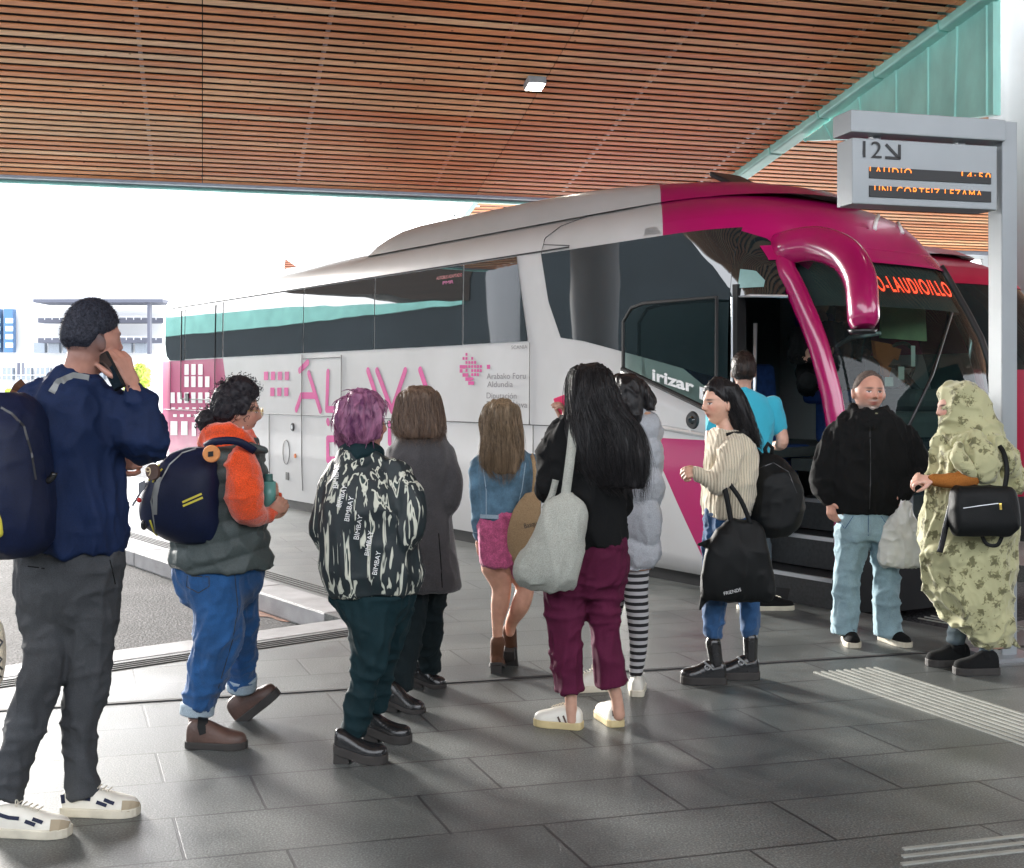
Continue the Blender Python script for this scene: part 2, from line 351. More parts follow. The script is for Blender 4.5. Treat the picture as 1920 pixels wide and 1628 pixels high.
# copper upstand wall under the gutter
hn = gd.cross(up); hn.z = 0; hn.normalize()
base = ga+hn*.05
def onwall(px, py): return ray_plane(px, py, base, hn)
wall = empty('copper_wall', tuple(onwall(1700, 230))); tag(wall, 'triangular green copper clad wall hanging under the canopy gutter', 'wall')
tops = [(1862, -16), (1850, -6), (1795, 42), (1740, 84), (1680, 130), (1610, 183), (1545, 235), (1508, 262)]
bots = [(1862, 215), (1850, 217), (1790, 224), (1740, 238), (1680, 252), (1620, 262), (1560, 262), (1512, 264)]
mb = MB(); md = MB()
for i in range(len(tops)-1):
    a, b_, c, d = onwall(*tops[i]), onwall(*tops[i+1]), onwall(*bots[i+1]), onwall(*bots[i])
    mb.prism([a, b_, c, d], hn*.12)
    md.tube([b_-hn*.004, c-hn*.004], .022, 6)
mb.build('cladding', M['copper'], wall); md.build('standing_seam', M['copper'], wall)
# ceiling downlight
q, rr = pxr(1003, 150); dl = empty('ceiling_lamp', tuple(plane_pt(q, rr, 0, -.08))); tag(dl, 'small square lit lamp fixed under the orange slats', 'lamp')
mb = MB(); c = plane_pt(q, rr, 0, -.05); mb.box(c, (.26, .26, .10), E1, Vector((NH.x, NH.y, CSL)), nrm); o = mb.build('housing', M['sign_grey'], dl); bevel(o, .01)
mb = MB(); mb.box(c-nrm*.0535, (.22, .22, .006), E1, Vector((NH.x, NH.y, CSL)), nrm); mb.build('lens', M['lamp'], dl)
def downlight(q, rr, off, label):
    d_ = empty('ceiling_lamp', tuple(plane_pt(q, rr, off, -.08))); tag(d_, label, 'lamp', 'lamps overhead out of frame'); c = plane_pt(q, rr, off, -.05); sl = Vector((NH.x, NH.y, CSL))
    mb = MB(); mb.box(c, (.26, .26, .10), E1, sl, nrm); o = mb.build('housing', M['sign_grey'], d_); bevel(o, .01); mb = MB(); mb.box(c-nrm*.0535, (.22, .22, .006), E1, sl, nrm); mb.build('lens', M['lamp'], d_)
for q, rr in ((2, 2), (7, 6), (1, 8.5)): downlight(q, rr, 0 if rr < gr(q) else .95, 'lit square lamp under the canopy, overhead and outside the frame')
# second, farther canopy, lower part of the fold
OFF2 = .95
canopy2 = empty('canopy', (6, 23, 5.5)); tag(canopy2, 'farther slatted canopy section seen past the copper gutter and above the coach roofs', 'canopy')
q_l0, r_l0 = pxr(900, 378, OFF2); q_l1, r_l1 = pxr(862, 427, OFF2); q_a, r_a = pxr(905, 372, OFF2)
sl2 = (r_l1-r_l0)/(q_l1-q_l0)
Q2a, Q2b = -9, q_l1+.5
def c2start(q): return gr(q)+.3 if q < 0 else max(gr(q)+.3, .80*q) if q < 17 else gr(q)+.3 if q < QE else r_l0+sl2*(q-q_l0)
slats(canopy2, Q2a, Q2b, .178, c2start, lambda q: 34, OFF2)
mb = MB(); lf = lambda q: r_l0+sl2*(q-q_l0) if q > 18 else gr(q)+.3
for qs0, qs1 in ((Q2a, 0), (0, 9), (9, 17), (17, 19.9), (19.9, Q2b)):
    e0, e1 = c2start(qs0+.01), c2start(qs1-.01); z0, z1 = .14, .45
    mb.add([plane_pt(qs0, e0, OFF2, z0), plane_pt(qs1, e1, OFF2, z0), plane_pt(qs1, 34, OFF2, z0), plane_pt(qs0, 34, OFF2, z0),
            plane_pt(qs0, e0, OFF2, z1), plane_pt(qs1, e1, OFF2, z1), plane_pt(qs1, 34, OFF2, z1), plane_pt(qs0, 34, OFF2, z1)],
           [(0, 1, 2, 3), (7, 6, 5, 4), (0, 4, 5, 1), (1, 5, 6, 2), (2, 6, 7, 3), (3, 7, 4, 0)])
mb.build('backing_board', M['void'], canopy2)
a, b_ = plane_pt(19.9, lf(19.9)-.1, OFF2, .05), plane_pt(Q2b, lf(Q2b)-.1, OFF2, .05); mb = MB(); d = (b_-a); l = d.length; d.normalize(); mb.box((a+b_)/2, (l, .12, .2), d, d.cross(up), up); mb.build('edge_gutter', M['copper'], canopy2)
a, b_ = plane_pt(Q2b, lf(Q2b), OFF2, .05), plane_pt(Q2b, 34, OFF2, .05); mb = MB(); mb.box((a+b_)/2, ((b_-a).length, .2, .2), E1, NH, up); mb.build('edge_beam', M['fascia'], canopy2)
# third canopy: only its peak shows over the coach
mb = MB(); pk = W(534, 485, 42); pl = W(528, 530, 40); pr = W(600, 530, 40.5)
cc = empty('canopy', tuple(pl)); tag(cc, 'distant peak of a slatted canopy rising over the rear of the coach', 'canopy')
for i in range(12):
    t0, t1 = i/12, (i+.62)/12; mb.prism([pl.lerp(pk, t0), pr.lerp(pk, t0), pr.lerp(pk, t1), pl.lerp(pk, t1)], Vector((0, .1, 0)))
mb.build('slat_soffit', mat('far_slats', (.26, .085, .04), .8), cc); mb = MB(); mb.prism([pl+Vector((0, .12, 0)), pr+Vector((0, .12, 0)), pk+Vector((0, .12, 0))], (0, .3, 0)); mb.build('backing_board', M['void'], cc)
mb = MB(); mb.tube([pl-Vector((.08, 0, 0)), pk-Vector((.08, 0, 0))], .09, 6); mb.build('edge_gutter', M['copper'], cc)
# glazed end wall beyond
gw = empty('glazed_wall', tuple(W(1800, 470, 31).to_2d())+(0,)); tag(gw, 'bright glazed wall with white mullions beyond the red coach', 'wall')
mb = MB(); fr = MB()
for i in range(9):
    x = 1690+i*47; p = W(x, 500, 31); fr.box((p.x, p.y+i*.25, 3.2), (.17 if i % 2 else .3, .25, 7.0))
for z in (0.2, 2.6, 5.15, 6.4):
    a = W(1690, 500, 31); fr.box((a.x+2.7, a.y+1.0, z), (5.8, .12, .12), Vector((.66*8, 2, 0)))
fr.build('frame', M['white_conc'], gw)
M['glass'] = None
m, nt, b = nodes('pale_glass'); b.inputs['Base Color'].default_value = (.9, .95, .97, 1); b.inputs['Transmission Weight'].default_value = 1; b.inputs['Roughness'].default_value = .02; b.inputs['IOR'].default_value = 1.02; M['glass'] = m
a = W(1690, 500, 31); mb = MB(); mb.box((a.x+2.7, a.y+1.08, 3.2), (5.8, .02, 6.4), Vector((5.28, 2, 0))); mb.build('pane', M['glass'], gw)
# big white column behind the second coach, leaning a little, and its foot
col = empty('column', (7.9, 18, -.15)); tag(col, 'thick white round concrete column behind the departure sign', 'column')
mb = MB(); p0 = Vector((7.75, 18, 0)); mb.tube([Vector((7.9, 18, -.15)), Vector((7.88, 18, 9.5))], [.56, .52], 40); o = mb.build('shaft', M['white_conc'], col, True)
mb = MB(); mb.tube([Vector((7.9, 18, -.15)), Vector((7.9, 18, .1))], [.66, .66], 40); mb.build('collar', M['steel'], col, False)
# ================================================================== departure sign
YS = 3520/(1231-HY)
post_c = W(1880, 1231, YS); post_c.z = 0
sg = empty('departure_sign', tuple(post_c)); tag(sg, 'grey post with cantilevered board reading 12 and two rows of orange LED text', 'sign')
sx = E1; sy = NH
pw = .105
mb = MB(); top_z = HC-(232-HY)/F*YS; mb.box(post_c+Vector((0, 0, top_z/2)), (pw, .13, top_z), sx, sy); o = mb.build('post', M['sign_grey'], sg); bevel(o, .008)
mb = MB(); mb.box(post_c+Vector((0, 0, .012)), (.3, .3, .024), sx, sy); mb.build('base_plate', M['steel'], sg)
zt = top_z-.002
lp = (post_c-sx*pw/2)
armL = 1.02
mb = MB(); mb.box(lp-sx*(armL/2)+Vector((0, 0, zt-.063)), (armL-.004, .20, .125), sx, sy); o = mb.build('arm', M['sign_grey'], sg); bevel(o, .006)
bz1, bz0 = zt-.155, zt-.155-.374
bc = lp-sx*(.50+.025)+Vector((0, 0, (bz0+bz1)/2))
mb = MB(); mb.box(bc, (.95, .17, bz1-bz0), sx, sy); o = mb.build('board', M['sign_grey'], sg); bevel(o, .006)
mb = MB()
for t in (-.28, .28): mb.box(bc+sx*t+Vector((0, 0, (bz1-bz0)/2+.013)), (.05, .05, .03), sx, sy)
mb.build('hanger', M['steel'], sg)
fr0 = bc-sy*.087
def sgp(x, z): return fr0+sx*(x-.475)+Vector((0, 0, (z-.2125)*.885))     # x 0..0.95, z 0..0.425 on the front face
def flat_text(s, size, org, ax, az, mat_, name, parent, bold=0, spacing=1.0, clip=None, width=None, lift=.003, n=None):
    me = text_mesh(s, size, bold, 0, spacing); bm = bmesh.new(); bm.from_mesh(me)
    if clip: bmesh.ops.bisect_plane(bm, geom=bm.verts[:]+bm.edges[:]+bm.faces[:], plane_co=(0, clip, 0), plane_no=(0, -1, 0), clear_outer=True)
    xs = [v.co.x for v in bm.verts]; w = max(xs)-min(xs); k = (width/w) if width else 1
    n = n or ax.cross(az).normalized()
    for v in bm.verts: v.co = org+ax*((v.co.x-min(xs))*k)+az*v.co.y+n*lift
    bm.to_mesh(me); bm.free(); me.name = name; return link(name, me, mat_, parent)
mb = MB()
for z in (.205, .085): mb.box(sgp(.475+.03, z)-sy*.0015, (.80, .006, .063), sx, sy)
mb.build('led_panel', M['ink'], sg)
flat_text('12', .135, sgp(.065, .30), sx, up, M['ink'], 'lettering', sg, 0, 1.0, lift=.004, width=.118)
mb = MB()                                          # the arrow
def bar(a, b_, w): 
    d = (b_-a).normalized(); s_ = d.cross(sy).normalized()*w/2; mb.prism([a-s_, a+s_, b_+s_, b_-s_], -sy*.003)
bar(sgp(.212, .392), sgp(.295, .308), .016); bar(sgp(.208, .306), sgp(.304, .306), .016); bar(sgp(.30, .30), sgp(.30, .395), .016)
mb.build('arrow', M['ink'], sg)
flat_text('LAUDIO', .062, sgp(.105, .193), sx, up, M['led_orange'], 'led_text', sg, .0, 1.25, clip=.018, width=.27, lift=.006)
flat_text('14:50', .062, sgp(.705, .193), sx, up, M['led_orange'], 'led_text', sg, .0, 1.25, clip=.018, width=.195, lift=.006)
flat_text('UNI CORTEIZ LEZAMA', .062, sgp(.135, .073), sx, up, M['led_orange'], 'led_text', sg, .0, 1.2, clip=.018, width=.70, lift=.006)
# ================================================================== far building, railings, tree
fb = empty('office_building', (W(60, 700, 170).x, 170, -.17)); tag(fb, 'washed out white building with dark balcony lines, far left beyond the road', 'building')
M['bwhite'] = mat('white_render', (.46, .47, .49), .8, 0, .02); M['bgrey'] = mat('slate_louvre', (.05, .055, .08), .6); M['bwin'] = mat('blue_window', (.03, .10, .22), .15)
def bx(x0, y0, x1, y1, Y, dep, mb_, dy=0): 
    a, b_ = W(x0, y0, Y), W(x1, y1, Y); mb_.box(((a.x+b_.x)/2, Y+dy, (a.z+b_.z)/2), (abs(b_.x-a.x), dep, abs(a.z-b_.z)))
mb = MB(); a = W(-160, 553, 175); b_ = W(300, 553, 175); mb.box(((a.x+b_.x)/2, 183, a.z/2), (b_.x-a.x, 14, a.z)); mb.build('wall', M['bwhite'], fb)
for (x0, x1, y) in ((62, 305, 561), ): mb = MB(); bx(x0, y, x1, y+6, 168, 6, mb, 3); mb.build('roof', M['bgrey'], fb)
for y in (595, 633):
    mb = MB(); bx(62, y, 300, y+9, 170, 2.5, mb, 3); o = mb.build('balcony', M['bgrey'], fb)
    mb = MB(); bx(62, y-3, 300, y-2, 169.5, .1, mb, 1)
    for k in range(17): bx(64+k*14, y-3, 65+k*14, y+4, 169.5, .1, mb, 1)
    mb.build('railing', M['bwhite'], o)
mb = MB(); bx(278, 565, 283, 664, 169, 1, mb); mb.build('pillar', M['bgrey'], fb)
M['pwin'] = mat('pale_glazing', (.16, .19, .23), .2)
for k in range(8): mb = MB(); bx(66+k*27, 643, 86+k*27, 662, 174.6, 1.0, mb); mb.build('window', M['pwin'], fb)
for k in range(9): mb = MB(); bx(-30+k*34, 690, -8+k*34, 712, 174.6, 1.0, mb); mb.build('window', M['pwin'], fb)
for x0, x1 in ((-8, 3), (10, 27), (-40, -25)):
    mb = MB(); bx(x0, 580, x1, 661, 174.5, 1.2, mb); o = mb.build('window', M['bwin'], fb); mb = MB()
    for y in (597, 612, 627, 643): bx(x0+1, y, x1-3, y+9, 173.8, .2, mb)
    mb.build('pane', mat('pale_pane', (.55, .68, .78), .2), o)
mb = MB(); bx(36, 680, 42, 706, 120, 1, mb); tag(mb.build('bollard_post', M['bgrey']), 'dark square pillar by the far railing, left of the man in navy', 'post')
rl = empty('railing', (W(30, 727, 110).x, 110, -.17)); tag(rl, 'thin pale railing in front of the white building at far left', 'railing'); mb = MB()
for k in range(22): bx(-60+k*9, 680, -59.4+k*9, 727, 110, .06, mb)
bx(-60, 679, 140, 680.2, 110, .1, mb); bx(-60, 703, 140, 704, 110, .1, mb); mb.build('bars', M['steel'], rl)
M['leaf'] = mat('lime_leaves', (.42, .50, .10), .6, 0, .35, 1.2); M['bark'] = mat('bark', (.10, .07, .05), .9, 0, .3, 6, .5, 20)
def tree(px, base_y, top_y, Y, wpx, label, n=900):
    b0 = W(px, base_y, Y); b0.z = -.17; top = W(px, top_y, Y).z; t = empty('tree', tuple(b0)); tag(t, label, 'tree')
    mb = MB(); mb.tube([b0, b0+Vector((.1, 0, top*.4)), b0+Vector((-.1, .1, top*.8))], [.16, .1, .04], 8)
    for k in range(6):
        s = b0+Vector((0, 0, top*(.3+.08*k))); e = s+Vector((random.uniform(-1, 1)*wpx/F*Y*.4, random.uniform(-.6, .6), top*.2)); mb.tube([s, e], [.05, .015], 6)
    mb.build('trunk', M['bark'], t); lf_ = MB(); rx = wpx/F*Y/2
    cl = [(random.uniform(-.7, .7)*rx, random.uniform(-.7, .7)*rx, top*random.uniform(.35, .92), random.uniform(.3, .55)*rx) for _ in range(14)]
    for k in range(n):
        c = random.choice(cl); v_ = Vector([random.gauss(0, 1) for _ in range(3)]).normalized()*c[3]*random.uniform(.5, 1.1)
        p = b0+Vector((c[0], c[1], c[2]))+v_; a1 = Vector([random.gauss(0, 1) for _ in range(3)]).normalized(); a2 = a1.orthogonal().normalized(); s = random.uniform(.07, .16)
        lf_.quad(p-a1*s, p-a2*s*.6, p+a1*s, p+a2*s*.6)
    lf_.build('crown', M['leaf'], t)
tree(258, 800, 672, 48, 52, 'lime green young tree at the rear end of the coach', 1600)
tree(18, 780, 716, 70, 30, 'small green tree beyond the road at the far left edge', 900)

# ================================================================== station hall to the left (out of frame, seen mirrored in the coach windows); light-blocking walls added behind
M['hall_soffit'] = mat('hall_soffit', (.05, .03, .022), .6, 0, .4, 3, stretch=(1, .1, 6))
hall = empty('offframe_building', (-34, 20, -.17)); tag(hall, 'long station hall with green copper fascia, left of the bays beyond the frame', 'building')
M['hall_dark'] = mat('hall_glazing', (.03, .04, .05), .2, 0, .2, .4)
mb = MB(); mb.prism([(-30, 60, -.17), (-30, 60, 2.8), (-30, 36, 3.9), (-30, 30, 4.4), (-30, 24.7, 5.0), (-30, 23, 5.2), (-30, 22.9, 11.0), (-30, -16, 11.0), (-30, -16, -.17)], (-9, 0, 0)); mb.build('wall', M['hall_dark'], hall)
mb = MB(); mb.prism([(-29.8, 60, 2.8), (-29.8, 60, 4.4), (-29.8, 36, 5.0), (-29.8, 30, 5.25), (-29.8, 24.7, 5.4), (-29.8, 23, 5.4), (-29.8, 23, 5.2), (-29.8, 24.7, 5.0), (-29.8, 30, 4.4), (-29.8, 36, 3.9)], (-.19, 0, 0)); mb.build('fascia', M['copper'], hall)
mb = MB(); mb.prism([(-29.9, 32, 6.9), (-29.9, 30, 6.3), (-29.9, 24.7, 5.5), (-29.9, 22.8, 5.4), (-29.9, 22.8, 11), (-29.9, 33, 11)], (-8, 0, 0)); mb.build('roof', M['hall_soffit'], hall)
back = empty('offframe_building', (4, -13, 0)); tag(back, 'unseen dark walls added behind and right of the camera to block daylight', 'building')
mb = MB(); mb.box((2, -15, 3), (60, 2, 6)); mb.box((24, 0, 4), (2, 26, 8)); mb.build('wall', M['hall_dark'], back)  # unseen walls added behind and to the right to darken that side

for cx_, cy_, lab in ((-12.6, 13.6, 'leaning white column left of the bays, out of the frame'), (-24, 19.3, 'far white column beside the station hall, out of the frame')):
    c_ = empty('column', (cx_, cy_, -.17)); tag(c_, lab, 'column'); mb = MB(); mb.tube([(cx_, cy_, -.17), (cx_+.1, cy_+.05, 3), (cx_+.5, cy_+.2, 8.2)], [.42, .46, .62], 32); mb.build('shaft', M['bwhite'], c_, True); mb = MB(); mb.tube([(cx_, cy_, -.17), (cx_, cy_, .1)], [.52, .52], 32); mb.build('collar', M['steel'], c_)
# ================================================================== coach
# local axes of a coach: x = -a (a = metres back from the nose), y = w (0 near side .. 2.55 far side), z up
ZA = [-.1, .3, .8, 1.3, 1.6, 1.8, 2.0, 2.2, 2.4, 2.6, 2.8, 2.9, 3.02, 3.12, 3.25, 3.36]
A0 = [.50, .46, .45, .49, .55, .60, .67, .78, .90, 1.02, 1.18, 1.27, 1.40, 1.60, 1.95, 2.4]
ZW = [-.1, .3, .6, 1.3, 2.0, 2.45, 2.86, 3.0, 3.12, 3.22, 3.30, 3.36]
HWD = [1.24, 1.262, 1.275, 1.275, 1.272, 1.268, 1.260, 1.22, 1.12, .95, .72, .45]
LEN = 14.35
def a0f(z): return interp(z, ZA, A0)
def hwf(z): return interp(z, ZW, HWD)
def a1f(z): return interp(z, [0, 1.5, 2.6, 3.0, 3.2, 3.36], [LEN, LEN, LEN-.10, LEN-.2, LEN-.35, LEN-.8])
CORN = 1.15
def front_pt(th, z, off=0):                     # th 0..pi from near side to far side around the nose
    a0 = a0f(z); hw = hwf(z); e = .72
    s, c = math.sin(th), math.cos(th)
    Lc = CORN
    def f(t):
        s, c = math.sin(t), math.cos(t)
        return Vector((-(a0+Lc*(1-abs(s)**e)), 1.275-math.copysign(abs(c)**e, c)*hw, z))
    p = f(th)
    if off:
        d = f(min(th+.02, math.pi))-f(max(th-.02, 0)); n = Vector((-d.y, d.x, 0)); n = n.normalized() if n.length > 1e-9 else Vector((1, 0, 0))
        if n.x < 0 and abs(n.y) < .9: n = -n
        if th < .05: n = Vector((0, -1, 0))
        if th > math.pi-.05: n = Vector((0, 1, 0))
        p = p+n*off
    return p
def side_pt(a, z, off=0):
    """near side surface point at distance a behind the nose"""
    s_ = (a-a0f(z))
    if s_ >= CORN: return Vector((-a, 1.275-hwf(z)-off, z))
    sv = max(0.0, 1-s_/CORN)**(1/.72); th = math.asin(min(1, sv)); p = front_pt(th, z); p.y -= off; return p
def bus_paint(name, white, red, lower=True, all_red=False):
    m, nt, b = nodes(name)
    tc = N(nt, 'ShaderNodeTexCoord'); sep = N(nt, 'ShaderNodeSeparateXYZ'); L(nt, tc.outputs['Object'], sep.inputs[0])
    def mth(op, x, y=None, z=None):
        n = N(nt, 'ShaderNodeMath', operation=op)
        for i, k in enumerate((x, y, z)):
            if k is None: continue
            if isinstance(k, (int, float)): n.inputs[i].default_value = k
            else: L(nt, k, n.inputs[i])
        return n.outputs[0]
    X, Y, Z = sep.outputs[0], sep.outputs[1], sep.outputs[2]
    a = mth('MULTIPLY', X, -1.0)
    wc = mth('ABSOLUTE', mth('SUBTRACT', Y, 1.275)); inner = mth('SUBTRACT', 1.275, wc)     # 0 at the sides, 1.275 on the centre line
    m1 = mth('MULTIPLY', mth('LESS_THAN', mth('MULTIPLY_ADD', inner, -1.15, a), 2.36), mth('GREATER_THAN', Z, 1.9))
    m2 = mth('MULTIPLY', mth('LESS_THAN', Z, 1.19), mth('LESS_THAN', mth('MULTIPLY_ADD', Z, -.656, a), 1.62))
    # rear quarter panel
    rear = mth('MULTIPLY', mth('MULTIPLY', mth('GREATER_THAN', mth('MULTIPLY_ADD', Z, -.35, a), 11.0), mth('LESS_THAN', Z, 2.03)), mth('GREATER_THAN', mth('MULTIPLY_ADD', Z, 1.0, a), 13.0))
    rear = mth('MULTIPLY', rear, mth('LESS_THAN', a, 14.25))
    rtop = mth('MULTIPLY', mth('MULTIPLY', mth('GREATER_THAN', a, 12.3), mth('LESS_THAN', a, 13.2)), mth('GREATER_THAN', Z, 3.12))
    msk = mth('MAXIMUM', mth('MAXIMUM', m1, m2), mth('MAXIMUM', rear, rtop))
    n1 = N(nt, 'ShaderNodeTexNoise'); n1.inputs['Scale'].default_value = 1.5; n1.inputs['Detail'].default_value = 8; L(nt, tc.outputs['Object'], n1.inputs['Vector'])
    dirt = ramp(nt, n1.outputs[0], [(.35, (.90, .90, .89)), (.65, (1, 1, 1))])
    mx_ = N(nt, 'ShaderNodeMixRGB'); mx_.inputs[1].default_value = (*white, 1); mx_.inputs[2].default_value = (*red, 1)
    if all_red: mx_.inputs[0].default_value = 1.0
    else: L(nt, msk, mx_.inputs[0])
    # road film near the skirt
    zz = N(nt, 'ShaderNodeMapRange'); L(nt, Z, zz.inputs[0]); zz.inputs[1].default_value = .1; zz.inputs[2].default_value = .9; zz.inputs[3].default_value = .82; zz.inputs[4].default_value = 1.0
    mm = N(nt, 'ShaderNodeMixRGB', blend_type='MULTIPLY'); mm.inputs[0].default_value = 1; L(nt, mx_.outputs[0], mm.inputs[1]); L(nt, dirt.outputs[0], mm.inputs[2])
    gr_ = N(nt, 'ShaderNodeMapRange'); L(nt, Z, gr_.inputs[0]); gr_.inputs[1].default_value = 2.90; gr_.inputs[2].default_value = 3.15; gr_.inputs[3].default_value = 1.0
    so = N(nt, 'ShaderNodeMapRange'); L(nt, a, so.inputs[0]); so.inputs[1].default_value = 5.5; so.inputs[2].default_value = 10.5; so.inputs[3].default_value = .72; so.inputs[4].default_value = .20; L(nt, so.outputs[0], gr_.inputs[4])      # shade put into the roof colour, deepest at the tail under open sky
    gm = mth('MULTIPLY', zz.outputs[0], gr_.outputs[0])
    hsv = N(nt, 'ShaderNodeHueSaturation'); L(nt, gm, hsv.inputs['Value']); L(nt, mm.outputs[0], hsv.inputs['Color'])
    L(nt, hsv.outputs[0], b.inputs['Base Color']); b.inputs['Roughness'].default_value = .28; b.inputs['Coat Weight'].default_value = .35; b.inputs['Coat Roughness'].default_value = .06
    n3 = N(nt, 'ShaderNodeTexNoise'); n3.inputs['Scale'].default_value = 1.1; n3.inputs['Detail'].default_value = 1; L(nt, tc.outputs['Object'], n3.inputs['Vector'])
    bp = N(nt, 'ShaderNodeBump'); bp.inputs['Strength'].default_value = .12; bp.inputs['Distance'].default_value = .05; L(nt, n3.outputs[0], bp.inputs['Height']); L(nt, bp.outputs[0], b.inputs['Normal']); L(nt, bp.outputs[0], b.inputs['Coat Normal'])
    return m
MAG = (.46, .004, .125)
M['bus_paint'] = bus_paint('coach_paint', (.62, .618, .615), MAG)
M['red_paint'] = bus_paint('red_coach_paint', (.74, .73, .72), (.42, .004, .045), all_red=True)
M['magenta'] = mat('magenta_paint', MAG, .22, 0, .03, coat=.8)
M['logo'] = mat('magenta_vinyl', (.62, .03, .26), .3, 0, .12, 2)
M['grey_txt'] = mat('grey_vinyl', (.20, .19, .20), .4)
M['white_txt'] = mat('white_vinyl', (.8, .8, .8), .4)
def dark_glass(name, tint=(.012, .02, .022), alpha=.0, wave=.0, ior=1.75):
    m, nt, b = nodes(name); b.inputs['Base Color'].default_value = (*tint, 1); b.inputs['Roughness'].default_value = .015; b.inputs['IOR'].default_value = ior; b.inputs['Specular IOR Level'].default_value = .7
    if wave:
        tc = N(nt, 'ShaderNodeTexCoord'); n = N(nt, 'ShaderNodeTexNoise'); n.inputs['Scale'].default_value = 1.3; n.inputs['Detail'].default_value = 1; L(nt, tc.outputs['Object'], n.inputs['Vector'])
        bp = N(nt, 'ShaderNodeBump'); bp.inputs['Strength'].default_value = wave; bp.inputs['Distance'].default_value = .02; L(nt, n.outputs[0], bp.inputs['Height']); L(nt, bp.outputs[0], b.inputs['Normal'])
    if alpha:
        t = N(nt, 'ShaderNodeBsdfTransparent'); t.inputs[0].default_value = (.62, .80, .76, 1); ms = N(nt, 'ShaderNodeMixShader'); ms.inputs[0].default_value = alpha
        out = [k for k in nt.nodes if k.type == 'OUTPUT_MATERIAL'][0]; L(nt, b.outputs[0], ms.inputs[1]); L(nt, t.outputs[0], ms.inputs[2]); L(nt, ms.outputs[0], out.inputs[0])
    return m
M['side_glass'] = dark_glass('side_glass', wave=.06)
M['clear_glass'] = dark_glass('tinted_clear_glass', alpha=.62, wave=.04, ior=1.5)
M['interior'] = mat('coach_interior', (.09, .10, .10), .7)
M['seat_blue'] = mat('blue_seat_fabric', (.02, .06, .22), .8, 0, .3, 20)
M['step'] = mat('step_vinyl', (.03, .032, .034), .5, 0, .3, 40, .2, 90)
# outline of the doorway (a, z) on the near side
def door_back(z): return 1.62
PT = [(500, 1470), (560, 1500), (640, 1533), (740, 1560), (850, 1576), (960, 1584), (1075, 1586)]
def bus_world(p): return V*(D0+p.y)+U*(4.75-p.x)+Vector((0, 0, p.z))
def _pil(z):
    best = None
    for k in range(200):
        th = 1.3*k/199; q = bus_world(front_pt(th, z)); px = CX+F*q.x/q.y; py = HY-F*(q.z-HC)/q.y; t = np.interp(py, [p[0] for p in PT], [p[1] for p in PT])
        if best is None or abs(px-t) < best[0]: best = (abs(px-t), th)
    return best[1]
PZ = list(np.linspace(.1, 2.9, 29)); PTH = [_pil(z) for z in PZ]
def pth(z): return interp(z, PZ, PTH)
def pillar_a(z): return -front_pt(pth(z), z).x
PW = .17
def make_coach(root, paint, door=True):
    zs = [-.02, .12, .3, .45, .62, .8, 1.0, 1.2, 1.25, 1.45, 1.6, 1.75, 1.9, 2.03, 2.2, 2.35, 2.5, 2.6, 2.7, 2.81, 2.88, 2.95, 3.02, 3.07, 3.12, 3.17, 3.22, 3.26, 3.30, 3.33, 3.36]
    zs = zs[1:]
    nth = 40; mb = MB(); rows = []
    for z in zs:
        row = []
        a1 = a1f(z); hw = hwf(z); sa = [a1-(a1-(a0f(z)+CORN))*k/30 for k in range(30)]
        row += [Vector((-a, 1.275-hw, z)) for a in sa]
        row += [front_pt(math.pi*k/nth, z) for k in range(nth+1)]
        row += [Vector((-a, 1.275+hw, z)) for a in sa[::-1]]
        # rounded rear
        row += [Vector((-a1-.05, 1.275+hw-.25, z)), Vector((-a1-.07, 1.275, z)), Vector((-a1-.05, 1.275-hw+.25, z))]
        rows.append(row)
    n = len(rows[0]); vs = [p for r_ in rows for p in r_]; fs = []
    for i in range(len(zs)-1):
        for k in range(n):
            k2 = (k+1) % n; ids = (i*n+k, i*n+k2, (i+1)*n+k2, (i+1)*n+k)
            c = (vs[ids[0]]+vs[ids[1]]+vs[ids[2]]+vs[ids[3]])/4; a, w, z = -c.x, c.y, c.z
            front_zone = a < a0f(z)+CORN
            if door and w < 1.275 and (a > 1.25 and a < 2.55 and 1.05 < z < 2.86 and w < .5 or z < 2.6 and a < 1.9 and (w < .1 or a < pillar_a(z)+.6)): continue   # doorway side, re-made below with exact panels
            if door and a < 3.8 and 2.12 < z < 2.80 and w < .4: continue   # behind the front side window
            if 1.22 < z < 2.6 and front_zone and w < 2.45: continue   # windscreen
            fs.append(ids)
    top = tuple((len(zs)-1)*n+k for k in range(n)); mb.add(vs, fs); mb.f.append(top); mb.mi.append(0)
    body = mb.build('body', paint, root, True, False); body.data.shade_smooth()
    return body
def surf_grid(name, m, root, As, zlo, zhi, nz=8, off=.006, smooth=True, thick=0.0):
    mb = MB(); vs = []; nA = len(As)
    for a in As:
        l, h = zlo(a), zhi(a)
        for k in range(nz+1):
            z = l+(h-l)*k/nz; vs.append(side_pt(a, z, off))
    fs = [(i*(nz+1)+k, (i+1)*(nz+1)+k, (i+1)*(nz+1)+k+1, i*(nz+1)+k+1) for i in range(nA-1) for k in range(nz)]
    mb.add(vs, fs); o = mb.build(name, m, root, smooth, False)
    if thick: md = o.modifiers.new('t', 'SOLIDIFY'); md.thickness = thick; md.offset = 0
    return o
def lin(a, b, n): return [a+(b-a)*i/n for i in range(n+1)]
RZ = math.atan2(-.808, .589)
coach = empty('coach', tuple(DC(D0, 4.75)), RZ)
tag(coach, 'white touring coach with magenta front and open front door, passengers queueing beside it', 'bus')
# px on the near side plane -> (a, z)
NV = V
def AZ(px, py, dw=0.0):
    p = ray_plane(px, py, V*(D0+dw), NV); return p.dot(U)-4.75, p.z
body = make_coach(coach, M['bus_paint'])
